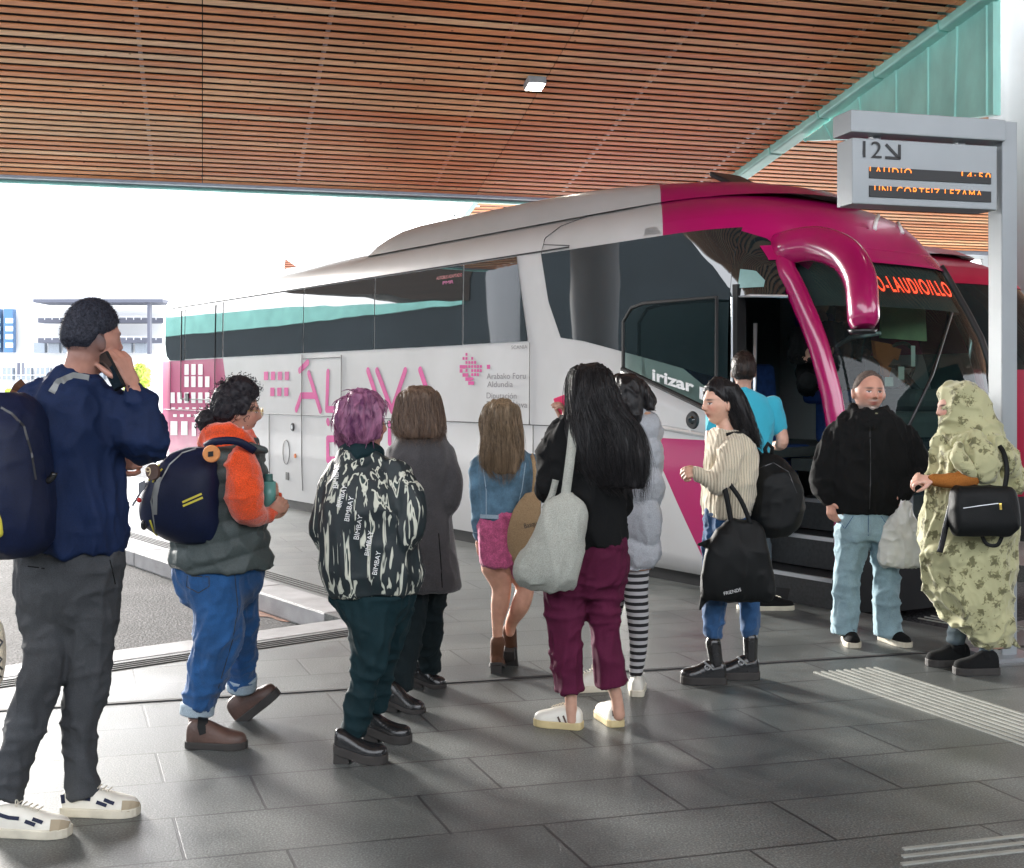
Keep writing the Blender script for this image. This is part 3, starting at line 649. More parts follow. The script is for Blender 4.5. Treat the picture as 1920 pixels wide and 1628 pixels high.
# side body pieces round the doorway and the front side window
zsc = lambda a: interp(a, [1.6, 1.9, 2.3, 2.6], [1.62, 1.66, 1.82, 2.0])
surf_grid('side_panel', M['bus_paint'], coach, lin(1.62, 1.92, 6), lambda a: .12, lambda a: 1.62, 16, .0)
surf_grid('side_panel', M['bus_paint'], coach, lin(1.90, 2.62, 10), lambda a: 1.0, lambda a: interp(a, [1.9, 2.62], [1.62, 2.05]), 10, .0)
surf_grid('roof_side', M['bus_paint'], coach, lin(1.15, 2.62, 90), lambda a: interp(a, [1.15, 1.3, 1.45, 1.7, 2.62], [2.50, 2.62, 2.75, 2.83, 2.86]), lambda a: 2.97, 6, .0)
# main side window band
wz0 = lambda a: interp(a, [3.6, 14], [2.04, 2.05])
seg = [(14.12, 13.25), (13.22, 11.72), (11.68, 9.05), (9.03, 7.2), (7.18, 5.35), (5.33, 3.62)]
for i, (ar, af) in enumerate(seg):
    if i == 0: lo = lambda a: interp(a, [13.2, 13.9, 14.05, 14.12], [2.03, 2.04, 2.12, 2.3])
    elif i == 5: lo = lambda a: interp(a, [3.62, 3.9], [2.05, 2.045])
    else: lo = wz0
    if i == 5:   # front edge of the last pane leans forward at its foot
        mb = MB(); nA = 14; nz = 10; vs = []
        for j in range(nA+1):
            for k in range(nz+1):
                z = 2.045+(2.87-2.045)*k/nz; fe = interp(z, [2.04, 2.87], [AZ(990, 640)[0], AZ(967, 484)[0]])
                vs.append(side_pt(ar+(fe-ar)*j/nA, z, .008))
        mb.add(vs, [(a*(nz+1)+k, (a+1)*(nz+1)+k, (a+1)*(nz+1)+k+1, a*(nz+1)+k+1) for a in range(nA) for k in range(nz)]); mb.build('window', M['side_glass'], coach, True, False)
    else: surf_grid('window', M['side_glass'], coach, lin(ar, af, 12), lo, lambda a: 2.87, 8, .008)
# front side window (quarter glass), from the white pillar to the doorway, with a falling lower edge
aA, _ = AZ(1013, 487); aB, _ = AZ(1052, 645); 
mb = MB(); nA, nz = 90, 24; vs = []
for j in range(nA+1):
    for k in range(nz+1):
        t = j/nA; 
        zlow = interp(t, [0, .15, .5, .8, 1], [2.06, 2.02, 1.87, 1.74, 1.66]); z = zlow+(2.86-zlow)*k/nz
        back = interp(z, [1.6, 2.06, 2.4, 2.86], [aB-.05, aB, (aA+aB)/2+.03, aA]); vs.append(side_pt(back+(1.63-back)*t, z, .009))
mb.add(vs, [(a*(nz+1)+k, (a+1)*(nz+1)+k, (a+1)*(nz+1)+k+1, a*(nz+1)+k+1) for a in range(nA) for k in range(nz)]); mb.build('window', M['side_glass'], coach, True, False)
# dark header over the doorway with its little window
surf_grid('door_header', M['side_glass'], coach, lin(1.22, 1.63, 40), lambda a: 2.30, lambda a: interp(a, [1.22, 1.3, 1.45, 1.63], [2.56, 2.63, 2.76, 2.83]), 10, .006)
surf_grid('header_pane', mat('pale_teal_glass', (.30, .50, .48), .12), coach, lin(1.36, 1.56, 8), lambda a: 2.37, lambda a: interp(a, [1.36, 1.44, 1.56], [2.42, 2.50, 2.52]), 4, .014)
# A pillar: magenta curved post from the roof to the bumper
mb = MB()
pts = [front_pt(pth(z), z, -.01) for z in np.linspace(.12, 2.66, 28)]
mb.tube(pts, [.088]*28, 14, ref=(0, 1, 0), flat=.7); mb.build('pillar', M['magenta'], coach, True, False)
mb = MB(); pts = [front_pt(math.pi-pth(z)-.25, z, -.01) for z in np.linspace(1.15, 2.62, 20)]; mb.tube(pts, [.05]*20, 12); mb.build('pillar', M['black_rubber'], coach, True, False)
# frame of the doorway, silvery
mb = MB(); mb.tube([side_pt(1.60, .2, .01), side_pt(1.60, 2.30, .01), side_pt(1.45, 2.305, .01), side_pt(pillar_a(2.3)+.05, 2.29, .01)], .014, 8); mb.build('door_frame', M['alu'], coach, False, False)
mb = MB()
for z in (.2, 2.4):
    pass
mb.box((-1.57, .06, 1.3), (.05, .10, 2.2)); mb.build('door_jamb', M['black_rubber'], coach, False, False)
# interior: floor, back wall, steps, dashboard, seats, wheel
mb = MB()
mb.box((-8.0, 1.275, 1.05), (12.2, 2.36, .08)); mb.box((-1.3, 1.75, .95), (1.2, 1.4, .1)); mb.build('cabin_floor', M['interior'], coach, False, False)
mb = MB(); mb.box((-3.2, 1.275, 2.0), (.04, 2.2, 1.7)); mb.box((-2.6, 1.275, 2.90), (1.6, 1.9, .03)); mb.build('cabin_wall', M['interior'], coach, False, False)
for i, (z, y0) in enumerate(((.22, .10), (.47, .38), (.72, .66), (.97, .94))):
    mb = MB(); mb.box((-1.14, (y0+1.7)/2+.0, z-.12+.0), (.86, 1.7-y0, .24-.004)); o = mb.build('step', M['step'], coach, False, False); mb = MB(); mb.box((-1.14, y0+.012, z-.012), (.855, .03, .03)); mb.build('nosing', M['alu'], o, False, False)
mb = MB(); mb.box((-.98, 1.45, 1.24), (.42, 1.6, .34)); mb.box((-1.1, 1.75, 1.5), (.4, .7, .18), ay=(0, 1, 0)); o = mb.build('dashboard', M['interior'], coach, False, False); bevel(o, .08, 3)
mb = MB(); ring = [Vector((-1.42+.05*math.sin(t), 1.85+.23*math.cos(t), 1.78+.20*math.sin(t))) for t in np.linspace(0, 2*math.pi, 28)]; mb.tube(ring, .016, 8); mb.tube([(-1.15, 1.85, 1.5), (-1.42, 1.85, 1.78)], .03, 8)
mb.tube([(-1.42, 1.63, 1.78), (-1.42, 2.07, 1.78)], .014, 6); mb.build('steering_wheel', M['black_plastic'], coach, True, False)
def seat(a, w, m=M['seat_blue'], z=1.1):
    mb = MB(); mb.box((-a, w, z+.42), (.46, .46, .13)); mb.box((-a-.22, w, z+.82), (.13, .46, .75), az=(-.12, 0, 1)); mb.box((-a, w, z+.2), (.3, .3, .4)); o = mb.build('seat', m, coach, False, False); bevel(o, .05, 3)
seat(2.05, 1.85); seat(2.2, 1.2, M['seat_blue'], .62)
for a in (2.75,):
    for w in (.5, .98): seat(a, w)
mb = MB(); mb.tube([(-1.5, 1.05, 1.0), (-1.5, 1.05, 1.9), (-1.25, 1.0, 2.0), (-.9, .9, 2.02)], .02, 8); mb.build('grab_rail', M['alu'], coach, True, False)
mb = MB(); mb.tube([side_pt(1.5, 1.0, -.14), side_pt(1.5, 2.1, -.14)], .016, 8); mb.build('grab_rail', M['alu'], coach, True, False)
# windscreen
def wind_grid(name, m, t0, t1, z0, z1, off, root=coach, nt_=40, nz=14, zf=None):
    mb = MB(); vs = []
    for i in range(nt_+1):
        for k in range(nz+1):
            z = z0+(z1-z0)*k/nz; ts = t0(z) if callable(t0) else t0; th = ts+(t1-ts)*i/nt_
            vs.append(front_pt(th, z, off))
    mb.add(vs, [(a*(nz+1)+k, (a+1)*(nz+1)+k, (a+1)*(nz+1)+k+1, a*(nz+1)+k+1) for a in range(nt_) for k in range(nz)]); return mb.build(name, m, root, True, False)
def th_at(a, z): sv = max(0.0, 1-(a-a0f(z))/CORN)**(1/.72); return math.asin(min(1, sv))
tA = th_at(.42, 1.2)
wind_grid('windscreen', M['clear_glass'], lambda z: pth(z)+.03, math.pi-.02, 1.2, 2.62, .006)
wind_grid('nose_panel', M['side_glass'], lambda z: pth(z)+.02, math.pi, .12, 1.23, .0)
wind_grid('visor', M['magenta'], .62, math.pi-.02, 2.58, 2.70, .015)
wind_grid('destination_box', M['interior'], .7, math.pi-.5, 2.22, 2.60, -.05)
# lower front: bumper band, headlamps
wind_grid('bumper', M['black_rubber'], lambda z: pth(max(z, .1))-.06, math.pi-.05, -.04, .40, .02)
for s_ in (1.1, math.pi-1.1):
    o = wind_grid('headlight', mat('lamp_glass', (.15, .16, .17), .08), s_-.16, s_+.16, .62, .86, .012, nt_=8, nz=4)
# destination lettering bent round the glass
_TH = list(np.linspace(.5, 2.5, 300)); _PX = [CX+F*q.x/q.y for q in (bus_world(front_pt(t_, 2.40)) for t_ in _TH)]; _K = int(np.argmax(_PX))
def th_px(px, z): return float(np.interp(px, _PX[:_K], _TH[:_K]))
me = text_mesh('ORIO-LAUDIO/LLO', .21, .002, 0, 1.25); bm = bmesh.new(); bm.from_mesh(me); bmesh.ops.subdivide_edges(bm, edges=bm.edges[:], cuts=1)
xs = [v.co.x for v in bm.verts]; x0, x1 = min(xs), max(xs)
for v in bm.verts:
    t = (v.co.x-x0)/(x1-x0); v.co = front_pt(th_px(1604+t*186-t*t*12, 2.40), 2.345+v.co.y*.85, .014)
bm.to_mesh(me); bm.free(); me.name = 'destination_text'; link('destination_text', me, M['led_red'], coach, False, False)
# wipers
mb = MB()
for th0, th1 in ((1.2, 1.75), (1.9, 2.3)):
    mb.tube([front_pt(th0, 1.25, .05), front_pt((th0+th1)/2, 1.7, .05), front_pt(th1, 2.2, .03)], .012, 6)
mb.build('wiper', M['black_plastic'], coach, True, False)
# things lying behind the windscreen: sun blind, hi-vis vest, papers
mb = MB(); q_ = [wmat(coach).inverted() @ W(x, y, 9.9) for x, y in ((1655, 575), (1735, 580), (1738, 640), (1652, 634))]; mb.prism(q_, (-.02, 0, 0)); mb.build('sun_blind', mat('pale_green_blind', (.45, .55, .30), .8), coach, False, False)
mb = MB(); rnd = random.Random(5)
for pl in (((1640, 640), (1672, 646), (1680, 668), (1662, 690), (1644, 672)), ((1668, 650), (1690, 655), (1684, 676), (1672, 668)), ((1656, 684), (1672, 690), (1666, 712), (1658, 704))):
    mb.prism([wmat(coach).inverted() @ W(x, y, 9.3+.004*(y-640)) for x, y in pl], (-.05, .02, .01))
mb.build('safety_vest', mat('hi_vis_orange', (.85, .22, .05), .8), coach, False, False)
for x, y, w_, h_ in ((1690, 700, .07, .10), (1667, 716, .10, .07), (1712, 668, .05, .16)):
    q = wmat(coach).inverted() @ W(x, y, 9.05); mb = MB(); mb.box(q, (.004, w_, h_), ax=(1, .2, .3)); mb.build('paper', mat('paper_white', (.8, .8, .74), .8), coach, False, False)
# roof pod with air conditioning, front fairing
def roof_pod(root, paint):
    mb = MB(); rows = []; zz = [3.20, 3.30, 3.38, 3.45, 3.50, 3.54, 3.57]; hw_ = [1.02, .98, .93, .86, .76, .62, .40]; af = [1.62, 1.85, 2.2, 2.75, 3.2, 3.7, 4.3]; ar = [8.3, 8.15, 7.95, 7.75, 7.5, 7.2, 6.6]
    nth = 24
    for z, hw, a0, a1 in zip(zz, hw_, af, ar):
        row = []
        for k in range(nth+1):
            t = math.pi*k/nth; s, c = math.sin(t), math.cos(t); row.append(Vector((-(a0+1.5*(1-abs(s)**.8)), 1.275-math.copysign(abs(c)**.8, c)*hw, z)))
        for k in range(12): row.append(Vector((-(a0+1.5+(a1-.5-a0-1.5)*(k+1)/12), 1.275+hw, z)))
        row += [Vector((-a1, 1.275+hw-.25, z)), Vector((-a1, 1.275, z)), Vector((-a1, 1.275-hw+.25, z))]
        for k in range(12): row.append(Vector((-(a0+1.5+(a1-.5-a0-1.5)*(12-k)/12), 1.275-hw, z)))
        rows.append(row)
    n = len(rows[0]); vs = [p for r_ in rows for p in r_]; fs = [(i*n+k, i*n+(k+1) % n, (i+1)*n+(k+1) % n, (i+1)*n+k) for i in range(len(zz)-1) for k in range(n)]+[tuple((len(zz)-1)*n+k for k in range(n))]
    mb.add(vs, fs); return mb.build('roof_pod', paint, root, True, False)
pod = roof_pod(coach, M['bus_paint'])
# roof hatch blob near the front
mb = MB(); mb.box((-2.35, 1.0, 3.36), (.6, .4, .05), ax=(1, 0, -.5)); o = mb.build('roof_vent', M['black_plastic'], coach, False, False); bevel(o, .015)
# black rubber skirt and wheels
surf_grid('skirt', M['black_rubber'], coach, lin(1.75, 14.2, 20), lambda a: -.06, lambda a: .235, 2, -.03)
surf_grid('skirt', M['black_rubber'], coach, lin(.75, 1.75, 10), lambda a: -.06, lambda a: .10, 2, -.02)
def wheel(root, a, w):
    t = MB(); s = -1 if w < 1 else 1
    t.tube([(-a, w-.14, .36), (-a, w+.14, .36)], [.49, .49], 32); o = t.build('wheel', M['black_rubber'], root, False, False); bevel(o, .03, 2)
    t = MB(); t.tube([(-a, w+s*.10, .36), (-a, w+s*.150, .36)], [.29, .25], 24); t.build('rim', M['steel'], o, False, False)
for a in (3.35, 9.6, 11.0):
    for w in (.24, 2.31): wheel(coach, a, w)
# panel seams: thin dark lines 3 mm proud
mb = MB()
def seam(pts, w=.009, off=.006):
    P = []
    for i in range(len(pts)-1):
        for k in range(8): t = k/8; P.append((pts[i][0]+(pts[i+1][0]-pts[i][0])*t, pts[i][1]+(pts[i+1][1]-pts[i][1])*t))
    P.append(pts[-1]); mb.tube([side_pt(a, z, off) for a, z in P], w/2, 5)
sa = lambda px, py: AZ(px, py)
seam([(14.2, 1.245), (1.65, 1.245)]); seam([(14.15, 2.885), (3.62, 2.885)], .016, .008)
for px in (1000,): seam([(sa(993, 700)[0], 2.03), (sa(993, 700)[0], 1.25)])
for px, z0, z1 in ((505, .27, 1.24), (566, .27, 2.03), (1000, .27, 1.24), (640, 1.25, 2.0), (905, .27, 1.24)): a_ = AZ(px, 750)[0]; seam([(a_, z0), (a_, z1)])
a1_, a2_ = AZ(568, 750)[0], AZ(638, 750)[0]; seam([(a1_, 1.97), (a2_, 1.97)])
a1_, a2_, a3_ = AZ(340, 700)[0], AZ(404, 600)[0], AZ(320, 700)[0]
seam([(a1_, 1.42), (a1_, 2.83), (a2_, 2.83), (a2_, 1.42), (a1_, 1.42)], .014, .012); seam([(a3_, 1.25), (a3_, 2.02)])
seam([(aA, 2.86), (aA+.0, 3.02), (aA-.12, 3.12), (aA-.35, 3.2)]); seam([(aA, 2.95), (3.62, 2.9)])
mb.build('seam', M['ink'], coach, False, False)
# side details
def disc(px, py, r, m, name, ring=None, th=.01):
    a, z = AZ(px, py); mb = MB(); c = side_pt(a, z, .002); mb.tube([c, c+Vector((0, -th, 0))], [r, r*.92], 24); return mb.build(name, m, coach, False, False)
disc(549, 801, .055, M['black_plastic'], 'fuel_lock'); disc(549, 801, .03, M['steel'], 'lock_core', th=.018); disc(554, 855, .03, mat('amber', (.7, .2, .04), .3), 'marker_light')
mb = MB(); a, z = AZ(537, 848); mb.tube([side_pt(a+.10*math.cos(t), z+.16*math.sin(t), .006) for t in np.linspace(0, 2*math.pi, 30)], .004, 5); mb.build('filler_flap', M['ink'], coach, False, False)
a, z = AZ(538, 893); mb = MB(); mb.box(side_pt(a, z, .004), (.09, .006, .10)); mb.build('notice_plate', M['ink'], coach, False, False)
a, z = AZ(352, 745); mb = MB(); mb.box(side_pt(a, z, .01), (.12, .02, .12)); mb.build('latch', M['black_plastic'], coach, False, False)
# lettering strokes of the big name, drawn as thick round-ended strips on the side
lg = MB()
def ribbon(mb_, P, w, off=.005):
    """P: list of (a,z); round-ended flat strip"""
    for i in range(len(P)-1):
        a0_, z0_ = P[i]; a1_, z1_ = P[i+1]; dx, dz = a1_-a0_, z1_-z0_; l = math.hypot(dx, dz) or 1e-6; ux, uz = dx/l, dz/l; poly = []
        for k in range(9): t = math.pi/2+math.pi*k/8; c, s = math.cos(t), math.sin(t); poly.append((a0_+(ux*c-uz*s)*w/2, z0_+(uz*c+ux*s)*w/2))
        for k in range(9): t = -math.pi/2+math.pi*k/8; c, s = math.cos(t), math.sin(t); poly.append((a1_+(ux*c-uz*s)*w/2, z1_+(uz*c+ux*s)*w/2))
        b = len(mb_.v); mb_.v += [tuple(side_pt(x, z, off+.0007*(i % 3))) for x, z in poly]; mb_.f.append(tuple(range(b, b+len(poly)))); mb_.mi.append(0)
def strokes(name, lines, w, m=None):
    mb = MB()
    for ln in lines: ribbon(mb, [AZ(*p) for p in ln], w)
    return mb.build(name, m or M['logo'], coach, False, False)
strokes('letter', [[(562, 695), (577, 680)], [(556, 768), (565, 742), (592, 742)], [(579, 700), (601, 770)]], .085)
strokes('letter', [[(615, 698), (613, 768), (632, 768)]], .085)
strokes('letter', [[(690, 695), (713, 765)], [(668, 770), (677, 742), (706, 742)]], .08)
strokes('letter', [[(707, 695), (735, 770), (760, 695)]], .08)
strokes('letter', [[(788, 694), (812, 765)], [(768, 770), (777, 742), (800, 742)]], .08)
strokes('letter', [[(615, 790), (616, 793)]], .085)
strokes('letter', [[(640, 823), (615, 823), (615, 862), (660, 864), (660, 823), (640, 823)]], .085)
strokes('letter', [[(731, 795), (731, 830)]], .08)
def cells(name, rects, m=None):
    mb = MB()
    for x0, y0, x1, y1 in rects:
        p = [AZ(x0, y0), AZ(x1, y0), AZ(x1, y1), AZ(x0, y1)]; b = len(mb.v); mb.v += [tuple(side_pt(a, z, .005)) for a, z in p]; mb.f.append((b, b+1, b+2, b+3)); mb.mi.append(0)
    return mb.build(name, m or M['logo'], coach, False, False)
cells('emblem', [(495+k*13, 697, 503+k*13, 713) for k in range(4)]+[(507+k*13, 727, 515+k*13, 743) for k in range(3)])
# white windows of the rear emblem
wt = []
for yy, n0, n1 in ((683, 0, 3), (706, 0, 4), (736, -2, 4)):
    for k in range(n0, n1): wt.append((346+k*13, yy, 354+k*13, yy+20))
for k in range(6): wt.append((322+k*13, 764, 329+k*13, 767)); wt.append((325+k*13, 777, 332+k*13, 782))
wt += [(320, 790, 333, 816), (340, 790, 352, 816), (360, 792, 368, 818)]
cells('emblem_window', wt, M['white_txt'])
dots = []
pat = ['..1.....', '.11.1...', '..1111..', '22111111', '2.1.1111', '.22.111.', '..221...', '...22...']
for r_, row in enumerate(pat):
    for c_, ch in enumerate(row):
        if ch != '.':
            x = 862+c_*5.4; y = 662+r_*7.6; dots.append((x, y, x+(3.9 if ch == '1' else 5.6), y+(5.4 if ch == '1' else 6.8)))
dots.append((913, 684, 919, 692)); cells('crest', dots)
def side_text(s, size, px, py, m, width_px=None, name='lettering', off=.006):
    a, z = AZ(px, py); a2 = AZ(px+width_px, py)[0] if width_px else None
    me = text_mesh(s, size); bm = bmesh.new(); bm.from_mesh(me); xs = [v.co.x for v in bm.verts]; x0, x1 = min(xs), max(xs); k = ((a-a2)/(x1-x0)) if width_px else 1
    for v in bm.verts: v.co = side_pt(a-(v.co.x-x0)*k, z+v.co.y, off)
    bm.to_mesh(me); bm.free(); return link(name, me, m, coach, False, False)
side_text('Arabako Foru', .083, 913, 711, M['grey_txt'], 73); side_text('Aldundia', .083, 914, 726, M['grey_txt'], 48)
side_text('Diputación', .083, 913, 747, M['grey_txt'], 56); side_text('Foral de Álava', .083, 913, 763, M['grey_txt'], 76)
side_text('SCANIA', .05, 959, 655, M['grey_txt'], 30)
side_text('AUTOBUS ADAPTADO', .05, 818, 525, mat('red_vinyl', (.5, .04, .06), .4), 48, off=.012); side_text('PMR', .05, 830, 534, M['logo'], 20, off=.012)
# open door leaf, swung out and slid back along the side
LO = .10
def leaf_pt(a, z, off=0): return Vector((-a, 1.275-hwf(z)-LO-off, z))
def leaf(name, m, As, zlo, zhi, off, parent, nz=10, thick=.0):
    mb = MB(); vs = []
    for a in As:
        for k in range(nz+1): z = zlo(a)+(zhi(a)-zlo(a))*k/nz; vs.append(leaf_pt(a, z, off))
    mb.add(vs, [(i*(nz+1)+k, (i+1)*(nz+1)+k, (i+1)*(nz+1)+k+1, i*(nz+1)+k+1) for i in range(len(As)-1) for k in range(nz)]); o = mb.build(name, m, parent, True, False)
    if thick: md = o.modifiers.new('t', 'SOLIDIFY'); md.thickness = thick; md.offset = 0
    return o
def AZL(px, py): return AZ(px, py, -LO)
la, _ = AZL(1168, 600); lb = 1.66
door = leaf('door', M['bus_paint'], lin(la, lb, 10), lambda a: .13, lambda a: interp(a, [lb, la], [1.38, 1.74]), 0, coach, thick=.05)
leaf('pane', M['clear_glass'], lin(la, lb, 10), lambda a: interp(a, [lb, la], [1.42, 1.78]), lambda a: interp(a, [lb, la-.25, la-.1, la], [2.30, 2.30, 2.27, 2.18]), 0, door)
mb = MB(); P = [leaf_pt(la, 1.75), leaf_pt(la, 2.16), leaf_pt(la-.1, 2.27), leaf_pt(la-.25, 2.30), leaf_pt(lb, 2.30), leaf_pt(lb, 1.4)]; mb.tube(P, .016, 6); mb.tube([leaf_pt(la, 1.76, .01), leaf_pt(lb, 1.40, .01)], .022, 8); mb.build('frame', M['black_rubber'], door, False, False)
mb = MB(); mb.tube([leaf_pt(la+.02, 1.33, .03), leaf_pt(lb, 1.22, .03)], .02, 8); mb.build('trim', M['alu'], door, False, False)
a, z = AZL(1303, 788); mb = MB(); c = leaf_pt(a, z, .02); mb.tube([c, c+Vector((0, -.02, 0))], [.075, .062], 28); o = mb.build('camera_pod', M['black_plastic'], door, False, False); mb = MB(); mb.tube([c+Vector((0, -.02, 0)), c+Vector((0, -.035, 0))], [.035, .02], 20); mb.build('lens', M['side_glass'], o, False, False)
def leaf_text(s, size, p0, p1, m):
    me = text_mesh(s, size, .004); bm = bmesh.new(); bm.from_mesh(me); xs = [v.co.x for v in bm.verts]; x0, x1 = min(xs), max(xs); (a0_, z0_), (a1_, z1_) = AZL(*p0), AZL(*p1)
    for v in bm.verts: t = (v.co.x-x0)/(x1-x0); v.co = leaf_pt(a0_+(a1_-a0_)*t, z0_+(z1_-z0_)*t+v.co.y, .01)
    bm.to_mesh(me); bm.free(); return link('lettering', me, m, door, False, False)
leaf_text('irizar pb', .13, (1224, 712), (1352, 752), M['white_txt']); leaf_text('WiFi', .07, (1198, 738), (1226, 744), M['white_txt'])
mb = MB(); mb.prism([leaf_pt(*AZL(1190, 702), .008), leaf_pt(*AZL(1230, 728), .008), leaf_pt(*AZL(1230, 756), .008), leaf_pt(*AZL(1190, 740), .008)], (0, .001, 0)); mb.build('sticker', mat('pale_sticker', (.45, .5, .5), .4), door, False, False)
# the big mirror arm: grows from the roof corner, arches forward and hangs down
def mirror(root, pts, rads, m):
    P = catmull([(*p, r_) for p, r_ in zip(pts, rads)], 7); mb = MB(); n = 20
    mb.tube([Vector(p[:3]) for p in P], [p[3] for p in P], n, ref=(.6, .8, 0), flat=.72); o = mb.build('mirror_arm', m, root, True, False); md = o.modifiers.new('s', 'SUBSURF'); md.levels = md.render_levels = 1; return o
def to_local(root, p): return wmat(root).inverted() @ Vector(p)
MP = [((1440, 468), 9.35, .11), ((1478, 463), 9.0, .132), ((1532, 458), 8.75, .135), ((1583, 478), 8.45, .138), ((1611, 520), 8.25, .14), ((1617, 565), 8.15, .138), ((1619, 600), 8.12, .134), ((1619, 616), 8.1, .09)]
arm = mirror(coach, [to_local(coach, W(x, y, Y_)) for (x, y), Y_, _ in MP], [r_ for _, _, r_ in MP], M['magenta'])
tp = to_local(coach, W(1617, 618, 8.1)); mb = MB(); mb.tube([tp, tp+Vector((0, 0, -.03))], [.10, .085], 20); mb.build('mirror_foot', M['black_plastic'], arm, True, False)
# white A emblem on the magenta dome, laid on the surface
def coach_bvh(obs):
    v, fs = [], []
    for o in obs:
        M_ = wmat(coach); b0 = len(v); v += [M_ @ x.co for x in o.data.vertices]; fs += [tuple(i+b0 for i in p.vertices) for p in o.data.polygons]
    return BVHTree.FromPolygons(v, fs)
M['red_paint'].node_tree.nodes['Principled BSDF'].inputs['Coat Weight'].default_value = .1; M['red_paint'].node_tree.nodes['Principled BSDF'].inputs['Roughness'].default_value = .5; M['red_paint'].node_tree.nodes['Principled BSDF'].inputs['Specular IOR Level'].default_value = .25
CB = coach_bvh([body, pod])
def dome(px, py):
    d = Vector(((px-CX)/F, 1.0, -(py-HY)/F)).normalized(); h = CB.ray_cast(Vector((0, 0, HC)), d); return (h[0]+(h[1] if h[1].dot(d) < 0 else -h[1])*.006) if h[0] else None
mb = MB()
for ln in (((1639, 431), (1641, 418), (1646, 406), (1660, 407), (1678, 412)), ((1664, 396), (1673, 404), (1683, 420), (1691, 438))):
    P = [dome(*p) for p in ln]; P = [p for p in P if p]
    if len(P) > 1: mb.tube(P, [.018]*len(P), 8)
mb.build('emblem', M['white_txt'], coach, True)
# ---------------------------------------------------------------- driver's and passenger's seats are filled in 05_people
# second coach, red, one bay further
coach2 = empty('coach', tuple(DC(D0+4.7, 4.75+1.9)), RZ)
tag(coach2, 'red coach parked in the next bay, seen behind the departure sign post', 'bus')
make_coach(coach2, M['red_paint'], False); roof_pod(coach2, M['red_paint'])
def wg2(name, m, t0, t1, z0, z1, off, nt_=40, nz=12): return wind_grid(name, m, t0, t1, z0, z1, off, coach2, nt_, nz)
M['dull_glass'] = dark_glass('dull_dark_glass', ior=1.4); M['dull_glass'].node_tree.nodes['Principled BSDF'].inputs['Specular IOR Level'].default_value = .35
wg2('windscreen', M['dull_glass'], .30, math.pi-.25, 1.75, 2.9, .01); M['dull_glass'] = dark_glass('dull_dark_glass', ior=1.4); M['dull_glass'].node_tree.nodes['Principled BSDF'].inputs['Specular IOR Level'].default_value = .35
wg2('windscreen', M['dull_glass'], .30, math.pi-.25, 1.2, 1.76, -.02); wg2('nose_panel', M['red_paint'], .1, math.pi-.1, .12, 1.8, .012)
wg2('visor', M['red_paint'], .2, math.pi-.2, 2.80, 3.02, .02); wg2('bumper', M['black_rubber'], .2, math.pi-.2, -.04, .4, .02)
mb = MB()
for a in (2.2, 5.2, 8.2, 11.2):
    vs = [side_pt(a+x, z, .008) for x, z in ((0, 2.0), (2.9, 2.0), (2.9, 2.86), (0, 2.86))]; mb.add([v for v in vs], [(0, 1, 2, 3)])
mb.build('side_window', M['side_glass'], coach2, False, False)
mb = MB(); mb.tube([front_pt(.75, 1.75, .06), front_pt(.95, 2.2, .06), front_pt(1.0, 2.62, .04)], .02, 6); mb.build('wiper', M['alu'], coach2, True, False)
for a in (3.05, 9.6, 11.0):
    for w in (.24, 2.31): wheel(coach2, a, w)
def off_pts(dx): return None
if 0: arm2 = mirror(coach2, [side_pt(1.3, 2.95, .0), Vector((-.7, -.05, 3.0)), Vector((-.2, -.2, 2.85)), Vector((.0, -.25, 2.5)), Vector((.0, -.25, 2.3))], [.12, .13, .13, .11, .07], M['red_paint'])

# ================================================================== figure tools
_rs = np.random.RandomState(3); _NT = _rs.rand(32, 32, 32).astype(np.float32)
def vnoise(P):
    """smooth value noise in 0..1 for an (n,3) array"""
    i = np.floor(P).astype(int); f = P-i; f = f*f*(3-2*f); i &= 31; j = (i+1) & 31
    x0, y0, z0 = i.T; x1, y1, z1 = j.T; fx, fy, fz = f.T; T = _NT
    c = (T[x0, y0, z0]*(1-fx)+T[x1, y0, z0]*fx)*(1-fy)+(T[x0, y1, z0]*(1-fx)+T[x1, y1, z0]*fx)*fy
    d = (T[x0, y0, z1]*(1-fx)+T[x1, y0, z1]*fx)*(1-fy)+(T[x0, y1, z1]*(1-fx)+T[x1, y1, z1]*fx)*fy
    return c*(1-fz)+d*fz
def ridged(P): n = vnoise(P); return (1-np.abs(2*n-1))**3.5
def verts(me): a = np.empty(len(me.vertices)*3, dtype=np.float32); me.vertices.foreach_get('co', a); return a.reshape(-1, 3)
def vnorms(me): a = np.empty(len(me.vertices)*3, dtype=np.float32); me.vertices.foreach_get('normal', a); return a.reshape(-1, 3)
def set_verts(me, a): me.vertices.foreach_set('co', a.astype(np.float32).ravel()); me.update()
